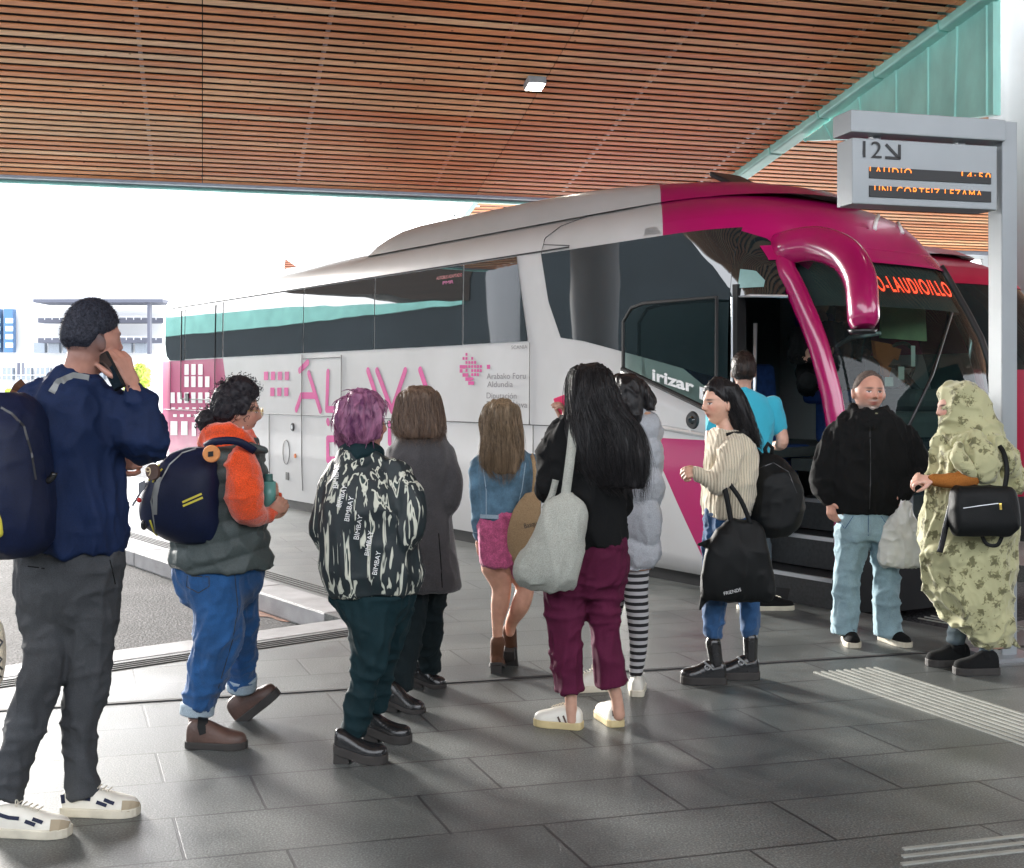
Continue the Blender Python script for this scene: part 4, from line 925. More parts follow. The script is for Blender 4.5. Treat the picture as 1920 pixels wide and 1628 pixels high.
def remesh(me, voxel=.012, smooth=3, folds=()):
    """fuse overlapping closed volumes into one skin, then add cloth folds (amp, (kx,ky,kz), seed[, kind])"""
    o = bpy.data.objects.new('tmp', me); C.objects.link(o)
    m = o.modifiers.new('r', 'REMESH'); m.mode = 'VOXEL'; m.voxel_size = voxel; m.adaptivity = 0
    if smooth: s = o.modifiers.new('s', 'SMOOTH'); s.factor = .5; s.iterations = smooth
    dg = bpy.context.evaluated_depsgraph_get(); out = bpy.data.meshes.new_from_object(o.evaluated_get(dg), depsgraph=dg)
    bpy.data.objects.remove(o); bpy.data.meshes.remove(me)
    if folds:
        co = verts(out); nn = vnorms(out); P = co.astype(np.float64)
        wrp = np.stack([vnoise(P*3.1+k*17.3) for k in range(3)], 1)*.16
        d = np.zeros(len(co))
        for fo in folds:
            amp, k, seed = fo[:3]; kind = fo[3] if len(fo) > 3 else 'r'
            Q = (P+wrp)*np.array(k)+seed*7.77
            d += amp*((ridged(Q)*1.5-.45) if kind == 'r' else (vnoise(Q)-.5)*2 if kind == 'n' else np.abs(np.sin(np.pi*Q[:, 2]))**.5-.8)
        set_verts(out, co+nn*d[:, None])
    out.shade_smooth(); return out
class Fig:
    def __init__(s, Y, foot, label, group='people waiting to board the coach', name='person', cat='person'):
        s.Y = Y; p = W(foot[0], foot[1], Y); s.root = empty(name, (p.x, Y, 0.0)); tag(s.root, label, cat, group)
    def P(s, px, py, dy=0.0): return W(px, py, s.Y+dy)
    def r(s, rp, dy=0.0): return rp/F*(s.Y+dy)
def limb(f, mb, pts, k=6, n=18, cap=True):
    """pts: (px, py, dy, r_px[, depth ratio])  -> tapering rounded limb"""
    A = []
    for p in pts:
        c = f.P(p[0], p[1], p[2]); A.append((c.x, c.y, c.z, f.r(p[3], p[2]), p[4] if len(p) > 4 else 1.0))
    limb3(mb, A, k, n, cap)
def tlimb(f, mb, pts): limb(f, mb, pts, cap='start')
def limb3(mb, A, k=6, n=18, cap=True):
    """A: (x, y, z, radius[, depth ratio]) in metres"""
    A = [tuple(a)+((1.0,) if len(a) == 4 else ()) for a in A]
    Q = catmull(A, k)
    if cap:
        def capring(q0, q1):
            d = (Vector(q0[:3])-Vector(q1[:3])).normalized(); out = []
            for t in (.45, .8, .97): e = Vector(q0[:3])+d*q0[3]*t; out.append(np.array([e.x, e.y, e.z, q0[3]*math.sqrt(max(.01, 1-t*t)), q0[4]]))
            return out
        Q = capring(Q[0], Q[1])[::-1]+list(Q)+(capring(Q[-1], Q[-2]) if cap is True else [])
    pts = [Vector(q[:3]) for q in Q]; m = len(pts); vs = []; up = None
    for i, p in enumerate(pts):
        t = (pts[min(i+1, m-1)]-pts[max(i-1, 0)]).normalized(); ref = Vector((0, 1, 0)) if up is None else up
        a = ref-t*ref.dot(t)
        if a.length < .05: a = t.orthogonal()
        a.normalize(); up = a; b = t.cross(a); r, fl = max(.001, Q[i][3]), Q[i][4]
        for j in range(n): an = 2*math.pi*j/n; vs.append(p+a*math.cos(an)*r*fl+b*math.sin(an)*r)
    fs = [(i*n+j, i*n+(j+1) % n, (i+1)*n+(j+1) % n, (i+1)*n+j) for i in range(m-1) for j in range(n)]+[tuple(range(n))[::-1], tuple((m-1)*n+j for j in range(n))]
    mb.add(vs, fs)
def rings_of(f, rings, k=6):
    """rings: (px, py, dy, half width px, half depth m[, yaw deg]) top to bottom -> dense list (cx,cy,cz,rx,ry,yaw)"""
    A = []
    for q in rings: c = f.P(q[0], q[1], q[2]); A.append((c.x, c.y, c.z, f.r(q[3], q[2]), q[4], R(q[5]) if len(q) > 5 else 0.0))
    return catmull(A, k)
def ring_pt(q, an, off=0.0, sq=1.0):
    c, s = math.cos(an), math.sin(an); x = math.copysign(abs(c)**sq, c)*(q[3]+off); y = math.copysign(abs(s)**sq, s)*(q[4]+off); cy, sy_ = math.cos(q[5]), math.sin(q[5])
    return Vector((q[0]+x*cy-y*sy_, q[1]+x*sy_+y*cy, q[2]))
def loft(f, mb, rings, k=6, n=36, sq=.92):
    Q = rings_of(f, rings, k); m = len(Q); vs = [ring_pt(q, 2*math.pi*j/n, 0, sq) for q in Q for j in range(n)]
    fs = [(i*n+j, i*n+(j+1) % n, (i+1)*n+(j+1) % n, (i+1)*n+j) for i in range(m-1) for j in range(n)]+[tuple(range(n)), tuple((m-1)*n+j for j in range(n))[::-1]]
    mb.add(vs, fs); return Q
def ball(mb, c, r, ax=None, n=14):
    """ellipsoid: radii r along axes ax (3 vectors)"""
    ax = ax or (Vector((1, 0, 0)), Vector((0, 1, 0)), Vector((0, 0, 1))); vs = []
    for i in range(n+1):
        th = math.pi*min(max(i/n, .02), .98)
        for j in range(2*n): ph = math.pi*j/n; vs.append(Vector(c)+ax[0]*math.sin(th)*math.cos(ph)*r[0]+ax[1]*math.sin(th)*math.sin(ph)*r[1]+ax[2]*math.cos(th)*r[2])
    m = 2*n; fs = [(i*m+j, i*m+(j+1) % m, (i+1)*m+(j+1) % m, (i+1)*m+j) for i in range(n) for j in range(m)]+[tuple(range(m))[::-1], tuple(n*m+j for j in range(m))]
    mb.add(vs, fs)
def axes(yaw, pitch=0, roll=0):
    """yaw 0 looks at the camera, 90 to the right of the picture, 180 away; returns side, forward, up"""
    y = R(yaw); f = Vector((math.sin(y), -math.cos(y), 0)); u = Vector((0, 0, 1)); s = u.cross(f)
    q = Matrix.Rotation(R(pitch), 3, s); f, u = q @ f, q @ u
    q = Matrix.Rotation(R(roll), 3, f); return q @ s, f, q @ u
def head(mb, c, yaw, pitch=0, roll=0, size=1.0, male=False, fat=1.0):
    s, f, u = axes(yaw, pitch, roll); g = lambda v, w: math.exp(-(v/w)**2); vs = []; nt_, np_ = 72, 96
    for i in range(nt_+1):
        th = math.pi*min(max(i/nt_, .004), .996)
        for j in range(np_):
            ph = 2*math.pi*j/np_; dx, dy, dz = math.sin(th)*math.cos(ph), math.sin(th)*math.sin(ph), math.cos(th)
            x, y, z = .073*dx*fat, .093*dy, .115*dz; t = max(0, -dz); t2 = max(0, dz)
            x *= 1-(.20 if male else .30)*t**1.4*fat**.3
            if dy > 0: y *= 1-.10*t-.10*t2**2
            else: y *= (1.06-.62*t**1.15)
            x *= 1-.05*g(z-.05, .03)*(1 if dy > 0 else 0)
            if dy > .1:
                w = min(1, (dy-.1)/.35); ax_ = abs(x); d = 0
                d += .009*g(x, .009)*g(z-.006, .020)+(.023 if male else .021)*g(x, .0105)*g(z+.021, .0145)+.008*g(ax_-.012, .006)*g(z+.028, .007)
                d -= .0095*g(ax_-.029, .015)*g(z-.006, .012); d += .005*g(ax_-.028, .020)*g(z-.026, .009)*(1.4 if male else .8)
                d += .0045*g(ax_-.030, .010)*g(z-.003, .0065); d += .005*g(ax_-.040, .016)*g(z+.020, .020)
                d += .008*g(x, .019)*(g(z+.051, .005)+g(z+.064, .006))-.004*g(x, .022)*g(z+.0575, .003)
                d += .013*g(x, .018)*g(z+.090, .015)-.005*g(x, .02)*g(z+.075, .006); y += d*w
            vs.append(Vector(c)+(s*x+f*y+u*z)*size)
    fs = [(i*np_+j, i*np_+(j+1) % np_, (i+1)*np_+(j+1) % np_, (i+1)*np_+j) for i in range(nt_) for j in range(np_)]+[tuple(range(np_)), tuple(nt_*np_+j for j in range(np_))]
    mb.add(vs, fs)
    for sg in (-1, 1):
        e = Vector(c)+(s*sg*.076*fat-f*.010-u*.010)*size
        a1 = (f*.93+u*-.2).normalized(); ball(mb, e, (.008*size, .017*size, .030*size), ((s*sg*.9-f*.4).normalized(), (f*.9+s*sg*.4).normalized(), (u*.97-f*.2).normalized()), 8)
def hand(mb, wrist, d, nrm_, side=1, curl=.4, size=1.0, spread=1.0):
    d = Vector(d).normalized(); nrm_ = Vector(nrm_); nrm_ = (nrm_-d*nrm_.dot(d)).normalized(); ac = d.cross(nrm_)*side; w = Vector(wrist)
    Ls = (.066, .076, .071, .056); offs = (.030, .0102, -.0098, -.029)
    for i in range(4):
        k = w+ac*offs[i]*size+d*(.084-.004*abs(i-1.3))*size; limb3(mb, [(*(w+ac*offs[i]*.62*size), .014*size), (*((w+k)/2+ac*offs[i]*.1*size), .0135*size), (*k, .0115*size)], 3, 10)
        dd = (d+ac*offs[i]*2.4*spread).normalized(); p = k; A = [(*p, .0105*size)]; ang = 0
        for j, (fr, cu) in enumerate(((.45, 62), (.30, 75), (.25, 50))):
            ang += cu*(curl*(1+.08*i)); q = Matrix.Rotation(R(ang)*1.0, 3, d.cross(-nrm_)) @ dd; p = p+q*Ls[i]*fr*size*1.12; A.append((*p, (.0095-.0012*j)*size))
        limb3(mb, A, 3, 10)
    p0 = w+d*.022*size+ac*.024*size; q0 = (d*.62+ac*.62-nrm_*.45*(-1)*-1).normalized(); p1 = p0+q0*.036*size; q1 = (d*.85+ac*.28-nrm_*(.3+.5*curl)).normalized(); p2 = p1+q1*.030*size; p3 = p2+(q1*.8+d*.3-nrm_*.4*curl-ac*.3*curl).normalized()*.024*size
    limb3(mb, [(*p0, .0145*size), (*p1, .0125*size), (*p2, .0105*size), (*p3, .0085*size)], 3, 10)
def skin_mat():
    m, nt, b = nodes('skin'); a = N(nt, 'ShaderNodeAttribute'); a.attribute_name = 'Col'
    tc = N(nt, 'ShaderNodeTexCoord'); n = N(nt, 'ShaderNodeTexNoise'); n.inputs['Scale'].default_value = 22; n.inputs['Detail'].default_value = 6; L(nt, tc.outputs['Object'], n.inputs['Vector'])
    r = ramp(nt, n.outputs[0], [(.3, (.86, .80, .78)), (.7, (1.08, 1.05, 1.04))]); mm = N(nt, 'ShaderNodeMixRGB', blend_type='MULTIPLY'); mm.inputs[0].default_value = 1
    L(nt, a.outputs['Color'], mm.inputs[1]); L(nt, r.outputs[0], mm.inputs[2]); L(nt, mm.outputs[0], b.inputs['Base Color']); b.inputs['Roughness'].default_value = .5
    b.inputs['Subsurface Weight'].default_value = .12; b.inputs['Subsurface Radius'].default_value = (.01, .004, .002); b.inputs['Subsurface Scale'].default_value = .6
    n2 = N(nt, 'ShaderNodeTexNoise'); n2.inputs['Scale'].default_value = 260; L(nt, tc.outputs['Object'], n2.inputs['Vector']); bp = N(nt, 'ShaderNodeBump'); bp.inputs['Strength'].default_value = .15; bp.inputs['Distance'].default_value = .002; L(nt, n2.outputs[0], bp.inputs['Height']); L(nt, bp.outputs[0], b.inputs['Normal'])
    return m
M['skin'] = skin_mat()
def body(f, mb, hc, yaw, pitch=0, roll=0, size=1.0, tone=(.50, .27, .19), hair=(.02, .015, .012), voxel=.0055, stubble=None, fade=None, lips=None, smooth=1):
    """one continuous skin for head, neck, trunk, limbs and hands; face tones by position on the head"""
    me = remesh(mb.mesh('body'), voxel, smooth); co = verts(me).astype(np.float64); n = len(co)
    s, fw, u = axes(yaw, pitch, roll); P = co-np.array(hc); x = P @ np.array(s)/size; y = P @ np.array(fw)/size; z = P @ np.array(u)/size; ax_ = np.abs(x)
    col = np.ones((n, 4)); col[:, :3] = tone; front = (y > .035) & (np.abs(z) < .125) & (ax_ < .08)
    G_ = lambda v, w: np.exp(-(v/w)**2)
    def mixc(c, a): a = np.clip(a, 0, 1)[:, None]; col[:, :3] = col[:, :3]*(1-a)+np.array(c)*a
    blush = G_(ax_-.038, .018)*G_(z+.022, .02)+.6*G_(x, .012)*G_(z+.025, .012)+.8*np.clip((np.abs(y+.012) < .03)*(ax_ > .074)*1.0, 0, 1)
    mixc((tone[0]*1.05, tone[1]*.72, tone[2]*.70), front*blush*.6)
    if fade is not None: mixc(fade, np.clip(.9-np.clip((.012-z)/.10, 0, 1)*.85, 0, 1)*(y < .004)*(z > -.11)*(z < .06)*(ax_ < .09)*(np.abs(y) < .13))
    if stubble is not None: mixc(stubble, (y > -.01)*(G_(z+.092, .030)*.95+G_(z+.043, .007)*G_(x, .03)*.8)*(ax_ < .075))
    mixc(lips or (tone[0]*.62, tone[1]*.34, tone[2]*.36), front*G_(x, .021)*(G_(z+.052, .0045)+G_(z+.0625, .0055))*1.1)
    mixc((.10, .03, .03), front*G_(x, .020)*G_(z+.0572, .0022)*.8)
    mixc(tuple(min(1, k*1.6+.01) for k in hair), front*np.clip(G_(ax_-.029, .017)*G_(z-.0235-.12*(.029-ax_)*0, .0042)*1.5, 0, 1)*.85)
    mixc((tone[0]*.45, tone[1]*.40, tone[2]*.42), front*G_(ax_-.030, .014)*G_(z-.006, .0075)*.75)
    mixc((.62, .60, .58), front*(((ax_-.030)/.0125)**2+((z-.0035)/.0048)**2 < 1)); mixc((.02, .012, .01), front*(((ax_-.030)/.0052)**2+((z-.004)/.0052)**2 < 1))
    mixc((.03, .02, .02), front*(((ax_-.030)/.0135)**2 < 1)*(np.abs(z-.0095+20*(ax_-.030)**2) < .0018)); mixc((.12, .04, .03), front*G_(ax_-.008, .0042)*G_(z+.0315, .003))
    at = me.color_attributes.new('Col', 'FLOAT_COLOR', 'POINT'); at.data.foreach_set('color', col.astype(np.float32).ravel())
    return link('body', me, M['skin'], f.root)
def garment(f, name, mb, mat_, voxel=.011, smooth=3, folds=(), parent=None):
    me = remesh(mb.mesh(name), voxel, smooth, folds); return link(name, me, mat_, parent or f.root)
def cloth(name, col, rough=.85, var=.14, weave=420, bump=.25, scale=5, sheen=.0, big=0.0):
    m, nt, b = nodes(name); tc = N(nt, 'ShaderNodeTexCoord')
    n1 = N(nt, 'ShaderNodeTexNoise'); n1.inputs['Scale'].default_value = scale; n1.inputs['Detail'].default_value = 7; n1.inputs['Roughness'].default_value = .62; L(nt, tc.outputs['Object'], n1.inputs['Vector'])
    n2 = N(nt, 'ShaderNodeTexNoise'); n2.inputs['Scale'].default_value = weave; n2.inputs['Detail'].default_value = 2; L(nt, tc.outputs['Object'], n2.inputs['Vector'])
    r = ramp(nt, n1.outputs[0], [(.3, mul(col, 1-var)), (.7, mul(col, 1+var))]); r2 = ramp(nt, n2.outputs[0], [(.3, (.72, .72, .72)), (.7, (1.22, 1.22, 1.22))])
    mm = N(nt, 'ShaderNodeMixRGB', blend_type='MULTIPLY'); mm.inputs[0].default_value = 1; L(nt, r.outputs[0], mm.inputs[1]); L(nt, r2.outputs[0], mm.inputs[2]); L(nt, mm.outputs[0], b.inputs['Base Color'])
    b.inputs['Roughness'].default_value = rough; b.inputs['Specular IOR Level'].default_value = .25; b.inputs['Sheen Weight'].default_value = sheen; b.inputs['Sheen Roughness'].default_value = .5
    bp = N(nt, 'ShaderNodeBump'); bp.inputs['Strength'].default_value = bump; bp.inputs['Distance'].default_value = .004; L(nt, n2.outputs[0], bp.inputs['Height'])
    if big:
        n3 = N(nt, 'ShaderNodeTexNoise'); n3.inputs['Scale'].default_value = 16; n3.inputs['Detail'].default_value = 3; n3.inputs['Distortion'].default_value = .8; L(nt, tc.outputs['Object'], n3.inputs['Vector'])
        b2 = N(nt, 'ShaderNodeBump'); b2.inputs['Strength'].default_value = big; b2.inputs['Distance'].default_value = .02; L(nt, n3.outputs[0], b2.inputs['Height']); L(nt, bp.outputs[0], b2.inputs['Normal']); L(nt, b2.outputs[0], b.inputs['Normal'])
    else: L(nt, bp.outputs[0], b.inputs['Normal'])
    return m
def hair_mat(name, c0, c1, zk=(90, 90, 4), rough=.38):
    m, nt, b = nodes(name); tc = N(nt, 'ShaderNodeTexCoord'); mp = N(nt, 'ShaderNodeMapping'); mp.inputs['Scale'].default_value = zk; L(nt, tc.outputs['Object'], mp.inputs[0])
    n = N(nt, 'ShaderNodeTexNoise'); n.inputs['Scale'].default_value = 1; n.inputs['Detail'].default_value = 4; n.inputs['Distortion'].default_value = .6; L(nt, mp.outputs[0], n.inputs['Vector'])
    r = ramp(nt, n.outputs[0], [(.32, c0), (.68, c1)]); L(nt, r.outputs[0], b.inputs['Base Color']); b.inputs['Roughness'].default_value = rough; b.inputs['Specular IOR Level'].default_value = .22
    bp = N(nt, 'ShaderNodeBump'); bp.inputs['Strength'].default_value = .7; bp.inputs['Distance'].default_value = .006; L(nt, n.outputs[0], bp.inputs['Height']); L(nt, bp.outputs[0], b.inputs['Normal']); return m
def hair_cap(mb, c, yaw, pitch, roll, size, male=False, thick=.008, front=.045, low=-.02, back_low=-.085, fat=1.0, top=.012):
    """closed scalp shell: ellipsoid a little larger than the skull, cut back from the face by shrinking"""
    s, f, u = axes(yaw, pitch, roll); nt_, np_ = 40, 56; vs = []
    for i in range(nt_+1):
        th = math.pi*min(max(i/nt_, .01), .99)
        for j in range(np_):
            ph = 2*math.pi*j/np_; dx, dy, dz = math.sin(th)*math.cos(ph), math.sin(th)*math.sin(ph), math.cos(th); t = max(0, -dz); t2 = max(0, dz)
            x, y, z = .073*dx*fat, .093*dy, .115*dz; x *= 1-(.20 if male else .30)*t**1.4
            y *= (1-.10*t-.10*t2**2) if dy > 0 else (1.06-.62*t**1.15)
            # hairline height as a function of the position round the head
            hl = interp(y, [-.1, -.045, -.012, .03, .06, .1], [back_low, back_low, low-.005, low+.012 if male else low, front, front+.022])
            e = (z-hl)/(.030 if male else .012); w = max(-1.0, min(1.0, e)); k = thick*w+(top*max(0, t2)**1.5 if w > 0 else 0)
            if w < 0: k = -.016*min(1, -e*(2 if male else 1))
            n_ = Vector((dx, dy, dz)); vs.append(Vector(c)+(s*(x+n_.x*k)+f*(y+n_.y*k)+u*(z+n_.z*k))*size)
    fs = [(i*np_+j, i*np_+(j+1) % np_, (i+1)*np_+(j+1) % np_, (i+1)*np_+j) for i in range(nt_) for j in range(np_)]+[tuple(range(np_)), tuple(nt_*np_+j for j in range(np_))]
    mb.add(vs, fs)
def strands(mb, Q, n, a0, a1, r=.0016, off=.004, t0=.0, t1=1.0, wander=.25, tail=.05, rnd=None, lift=0.0):
    """thin locks that run down the rings Q between angles a0..a1"""
    rnd = rnd or random; m = len(Q)
    for _ in range(n):
        an = rnd.uniform(a0, a1); s0 = rnd.uniform(t0, t0+.35*(t1-t0)); s1 = rnd.uniform(t0+.7*(t1-t0), t1); o = off*rnd.uniform(-.5, 2.6); ph = rnd.uniform(0, 6.28); k = rnd.uniform(2, 5); P = []; Rr = []
        for i in range(12):
            t = s0+(s1-s0)*i/11; x = t*(m-1); i0 = int(min(m-2, x)); fr = x-i0; q = [Q[i0][z]*(1-fr)+Q[i0+1][z]*fr for z in range(6)]
            P.append(ring_pt(q, an+wander*math.sin(ph+t*k)*.5, o+.004*math.sin(ph+7*t))); Rr.append(r*(1-.75*(i/11)**2))
        if _ % 9 == 0: P = [p_+Vector((.5*(p_.x-Q[0][0])*.18*i_/11, 0, 0)) for i_, p_ in enumerate(P)]
        d = (P[-1]-P[-2]); P.append(P[-1]+d.normalized()*tail*rnd.uniform(.3, 1)+Vector((rnd.uniform(-1, 1), rnd.uniform(-1, 1), 0))*.012); Rr.append(r*.15)
        mb.tube(P, Rr, 5)
def fuzz(f, o, n, ln=.010, r=.0007, seed=1, sweep=(0, 0, -1)):
    """short loose hairs over a scalp mesh"""
    rnd = random.Random(seed); v = verts(o.data)+np.array(wmat(f.root).translation); nn = vnorms(o.data); mb = MB(); sw = Vector(sweep)
    for _ in range(n):
        i = rnd.randrange(len(v)); p = Vector(v[i]); n_ = Vector(nn[i]); t = sw-n_*sw.dot(n_)+Vector((rnd.uniform(-1, 1), rnd.uniform(-1, 1), rnd.uniform(-1, 1)))*.5; l = ln*rnd.uniform(.5, 1.5); d = (n_*.55+t*.8).normalized()
        mb.tube([p-n_*.002, p+d*l*.5, p+d*l+t.normalized()*l*.3 if t.length > .01 else p+d*l], [r, r*.8, r*.2], 3)
    m_ = link('strands', mb.mesh('strands'), o.data.materials[0], o)
    return m_
def shoe(f, heel, dirv, Ln, up_mat, sole_mat, style='sneaker', pitch=0.0, ankle=None, parent=None, wide=1.0, sole_t=None):
    """heel: world point under the heel; dirv: toe direction; returns shoe object with a sole child"""
    d = Vector(dirv); d.z = 0; d.normalize(); u = Vector((0, 0, 1)); sd_ = d.cross(u); q = Matrix.Rotation(R(pitch), 3, sd_); d, u = q @ d, q @ u; h = Vector(heel)
    st = sole_t if sole_t is not None else {'sneaker': .028, 'boot': .035, 'chunky': .032, 'heel': .016, 'flat': .012}[style]; lift = .045 if style in ('heel', 'chunky') else 0
    def base(l):                                   # height of the foot bed
        return st+(lift*max(0, 1-l/.62) if lift else 0)
    T = [0, .04, .12, .25, .4, .55, .7, .82, .92, .98, 1.0]; Wd = [.016, .028, .034, .036, .037, .041, .045, .043, .034, .020, .008]
    Hh = {'sneaker': [.045, .066, .078, .082, .078, .066, .052, .045, .038, .028, .016], 'boot': [.06, .085, .10, .105, .095, .072, .056, .050, .044, .034, .018], 'chunky': [.05, .07, .078, .075, .062, .056, .050, .048, .044, .034, .02],
          'heel': [.05, .085, .10, .105, .09, .066, .052, .046, .040, .030, .016], 'flat': [.03, .045, .05, .048, .045, .042, .04, .036, .03, .022, .012]}[style]
    mb = MB(); n = 20; vs = []
    for t, w, hh in zip(T, Wd, Hh):
        for j in range(n):
            a = 2*math.pi*j/n; c, s = math.cos(a), math.sin(a); y = w*wide*math.copysign(abs(c)**.8, c); z = (hh*abs(s)**.9 if s > 0 else -.004*abs(s)); vs.append(h+d*t*Ln+sd_*y+u*(base(t)+z))
    m = len(T); fs = [(i*n+j, i*n+(j+1) % n, (i+1)*n+(j+1) % n, (i+1)*n+j) for i in range(m-1) for j in range(n)]+[tuple(range(n))[::-1], tuple((m-1)*n+j for j in range(n))]; mb.add(vs, fs)
    if ankle is not None:
        top = Vector(ankle); b0 = h+d*Ln*.20+u*(base(.2)+.03); r0, r1 = (.038, .043) if style != 'sneaker' else (.036, .037); limb3(mb, [(*b0, r0), (*(b0.lerp(top, .5)), (r0+r1)/2*.97), (*top, r1)], 4, 18)
    o = mb.build('shoe', up_mat, parent or f.root, True); md = o.modifiers.new('s', 'SUBSURF'); md.levels = md.render_levels = 1
    ms = MB(); N_ = 26; top_, bot = [], []
    for j in range(N_):
        a = 2*math.pi*j/N_; t = .5-.5*math.cos(a); w = interp(t, T, Wd)*wide+.005; sg = 1 if math.sin(a) >= 0 else -1
        if j in (0, N_//2): w = .004
        for (lst, z) in ((top_, base(t)+.006), (bot, base(t)-st if lift else 0.0)): lst.append(h+d*(t*(Ln+.008)-.004)+sd_*w*sg+u*z)
    ms.add(top_+bot, [tuple(range(N_)), tuple(range(N_, 2*N_))[::-1]]+[(i, (i+1) % N_, N_+(i+1) % N_, N_+i) for i in range(N_)])
    if lift: ms.box(h+d*.035*1.0+u*((lift+st)/2-.002), (.068, .062*wide, lift+st), d, sd_, u)
    so = link('sole', ms.mesh('sole'), sole_mat, o); bevel(so, .004, 2); so.data.shade_smooth() if False else None
    return o
def laces(f, shoe_o, heel, dirv, Ln, m, pitch=0, hh=.075, st=.03):
    d = Vector(dirv); d.z = 0; d.normalize(); u = Vector((0, 0, 1)); sd_ = d.cross(u); q = Matrix.Rotation(R(pitch), 3, sd_); d, u = q @ d, q @ u; h = Vector(heel); mb = MB()
    for i in range(5):
        t = .36+.065*i; z = st+interp(t, [.25, .4, .55, .7], [.088, .083, .071, .057]); P = [h+d*t*Ln+sd_*y+u*(z-.10*abs(y)) for y in (-.022, -.008, .008, .022)]; mb.tube(P, .0028, 6)
    P = [h+d*.36*Ln+sd_*(.01+.02*math.sin(k))+u*(st+.09+.012*math.sin(2*k)) for k in np.linspace(0, 3.1, 8)]; mb.tube(P, .0022, 5)
    link('laces', mb.mesh('laces'), m, shoe_o)
def bvh_of(o):
    M_ = wmat(o) if not o.parent else wmat(o.parent); me = o.data; v = [M_ @ x.co for x in me.vertices]; return BVHTree.FromPolygons(v, [tuple(p.vertices) for p in me.polygons])
def project(bvh, px, py, lift=.004, dflt=None):
    d = Vector(((px-CX)/F, 1.0, -(py-HY)/F)).normalized(); o = Vector((0, 0, HC)); hit = bvh.ray_cast(o, d)
    if hit[0] is None:
        return Vector(dflt) if dflt is not None else None
    n = hit[1]; n = n if n.dot(d) < 0 else -n; return hit[0]+n*lift
def decal(parent, bvh, name, lines, width, m, lift=.003, thick=.003, closed=False, sub=6):
    """strips that follow a surface; lines of pixel points are resampled and laid on the surface"""
    mb = MB()
    for ln in lines:
        P = []
        for i in range(len(ln)-1):
            for k in range(sub): t = k/sub; P.append((ln[i][0]+(ln[i+1][0]-ln[i][0])*t, ln[i][1]+(ln[i+1][1]-ln[i][1])*t))
        P.append(ln[-1]); Q = [project(bvh, x, y, lift) for x, y in P]; Q = [q for q in Q if q is not None]
        if len(Q) < 2: continue
        top, bot = [], []
        for i, q in enumerate(Q):
            t = (Q[min(i+1, len(Q)-1)]-Q[max(i-1, 0)]).normalized(); vd = (q-Vector((0, 0, HC))).normalized(); s = t.cross(vd).normalized()*width/2; top.append(q+s); bot.append(q-s)
        n = len(Q); vs = top+bot+[v-(v-Vector((0, 0, HC))).normalized()*-thick for v in top+bot]
        fs = [(i, i+1, n+i+1, n+i) for i in range(n-1)]+[(2*n+i, 3*n+i, 3*n+i+1, 2*n+i+1) for i in range(n-1)]; mb.add(vs, fs)
    return link(name, mb.mesh(name), m, parent)
def decal_text(parent, bvh, s, p0, p1, size_px, m, lift=.003, spacing=1.0, bold=0.0, Yd=5.0, name='lettering'):
    me = text_mesh(s, 1.0, bold, 0, spacing); bm = bmesh.new(); bm.from_mesh(me); bmesh.ops.subdivide_edges(bm, edges=bm.edges[:], cuts=1); xs = [v.co.x for v in bm.verts]; x0, x1 = min(xs), max(xs)
    d = np.array(p1, float)-np.array(p0, float); ln = np.linalg.norm(d); d /= ln; nv = np.array([d[1], -d[0]]); dead = []
    for v in bm.verts:
        t = (v.co.x-x0)/(x1-x0); p = np.array(p0)+d*ln*t+nv*v.co.y*size_px; q = project(bvh, p[0], p[1], lift)
        if q is None: dead.append(v)
        else: v.co = q
    bmesh.ops.delete(bm, geom=dead, context='VERTS'); bm.to_mesh(me); bm.free(); me.name = name; return link(name, me, m, parent)
def item(name, label, cat, loc, group=None): return tag(empty(name, tuple(loc)), label, cat, group)
def strap(f, mb, pts, w=.035, th=.006):
    """flat band through (px,py,dy) points, width across the view"""
    P = [Vector(p) for p in catmull([tuple(f.P(*p)) for p in pts], 6)]; n = len(P); vs = []
    for i, p in enumerate(P):
        t = (P[min(i+1, n-1)]-P[max(i-1, 0)]).normalized(); vd = Vector((0, 1, 0)); s = t.cross(vd); s = s.normalized() if s.length > .1 else Vector((1, 0, 0)); nn = s.cross(t).normalized()
        vs += [p+s*w/2+nn*th/2, p-s*w/2+nn*th/2, p-s*w/2-nn*th/2, p+s*w/2-nn*th/2]
    fs = [(4*i+k, 4*i+(k+1) % 4, 4*i+4+(k+1) % 4, 4*i+4+k) for i in range(n-1) for k in range(4)]+[(0, 1, 2, 3), (4*n-4, 4*n-1, 4*n-2, 4*n-3)]; mb.add(vs, fs)
# ================================================================== clothes materials
M['navy'] = cloth('navy_cloth', (.006, .017, .060), .75, .2, big=.12)
M['navy_bag'] = cloth('navy_nylon', (.005, .010, .036), .55, .2, 300, .2)
M['grey_trs'] = cloth('grey_twill', (.052, .056, .062), .85, .18, big=.2)
M['orange'] = cloth('orange_fleece', (.75, .075, .012), .95, .15, 200, .7, 12, .6)
M['vest'] = cloth('grey_green_nylon', (.070, .088, .088), .5, .12, 350, .12, big=.25)
M['denim_b'] = cloth('blue_denim', (.018, .085, .235), .85, .35, 500, .35, 6, .2, big=.15)
M['denim_l'] = cloth('pale_denim', (.27, .40, .46), .85, .2, 500, .35, 7, .2, big=.2)
M['denim_m'] = cloth('mid_denim', (.025, .08, .19), .85, .35, 500, .35, 6, .2, big=.15)
M['cuff_denim'] = cloth('denim_turn_up', (.34, .42, .48), .85, .12)
M['dgreen'] = cloth('dark_green_cord', (.005, .022, .028), .8, .25, big=.12)
M['coat'] = cloth('grey_wool', (.060, .058, .062), .95, .2, 260, .6, 8, .4)
M['flare'] = cloth('dark_teal_trousers', (.008, .016, .019), .85, .2, big=.15)
M['pink'] = cloth('pink_tweed', (.50, .10, .22), .9, .35, 160, .6, 30, .3)
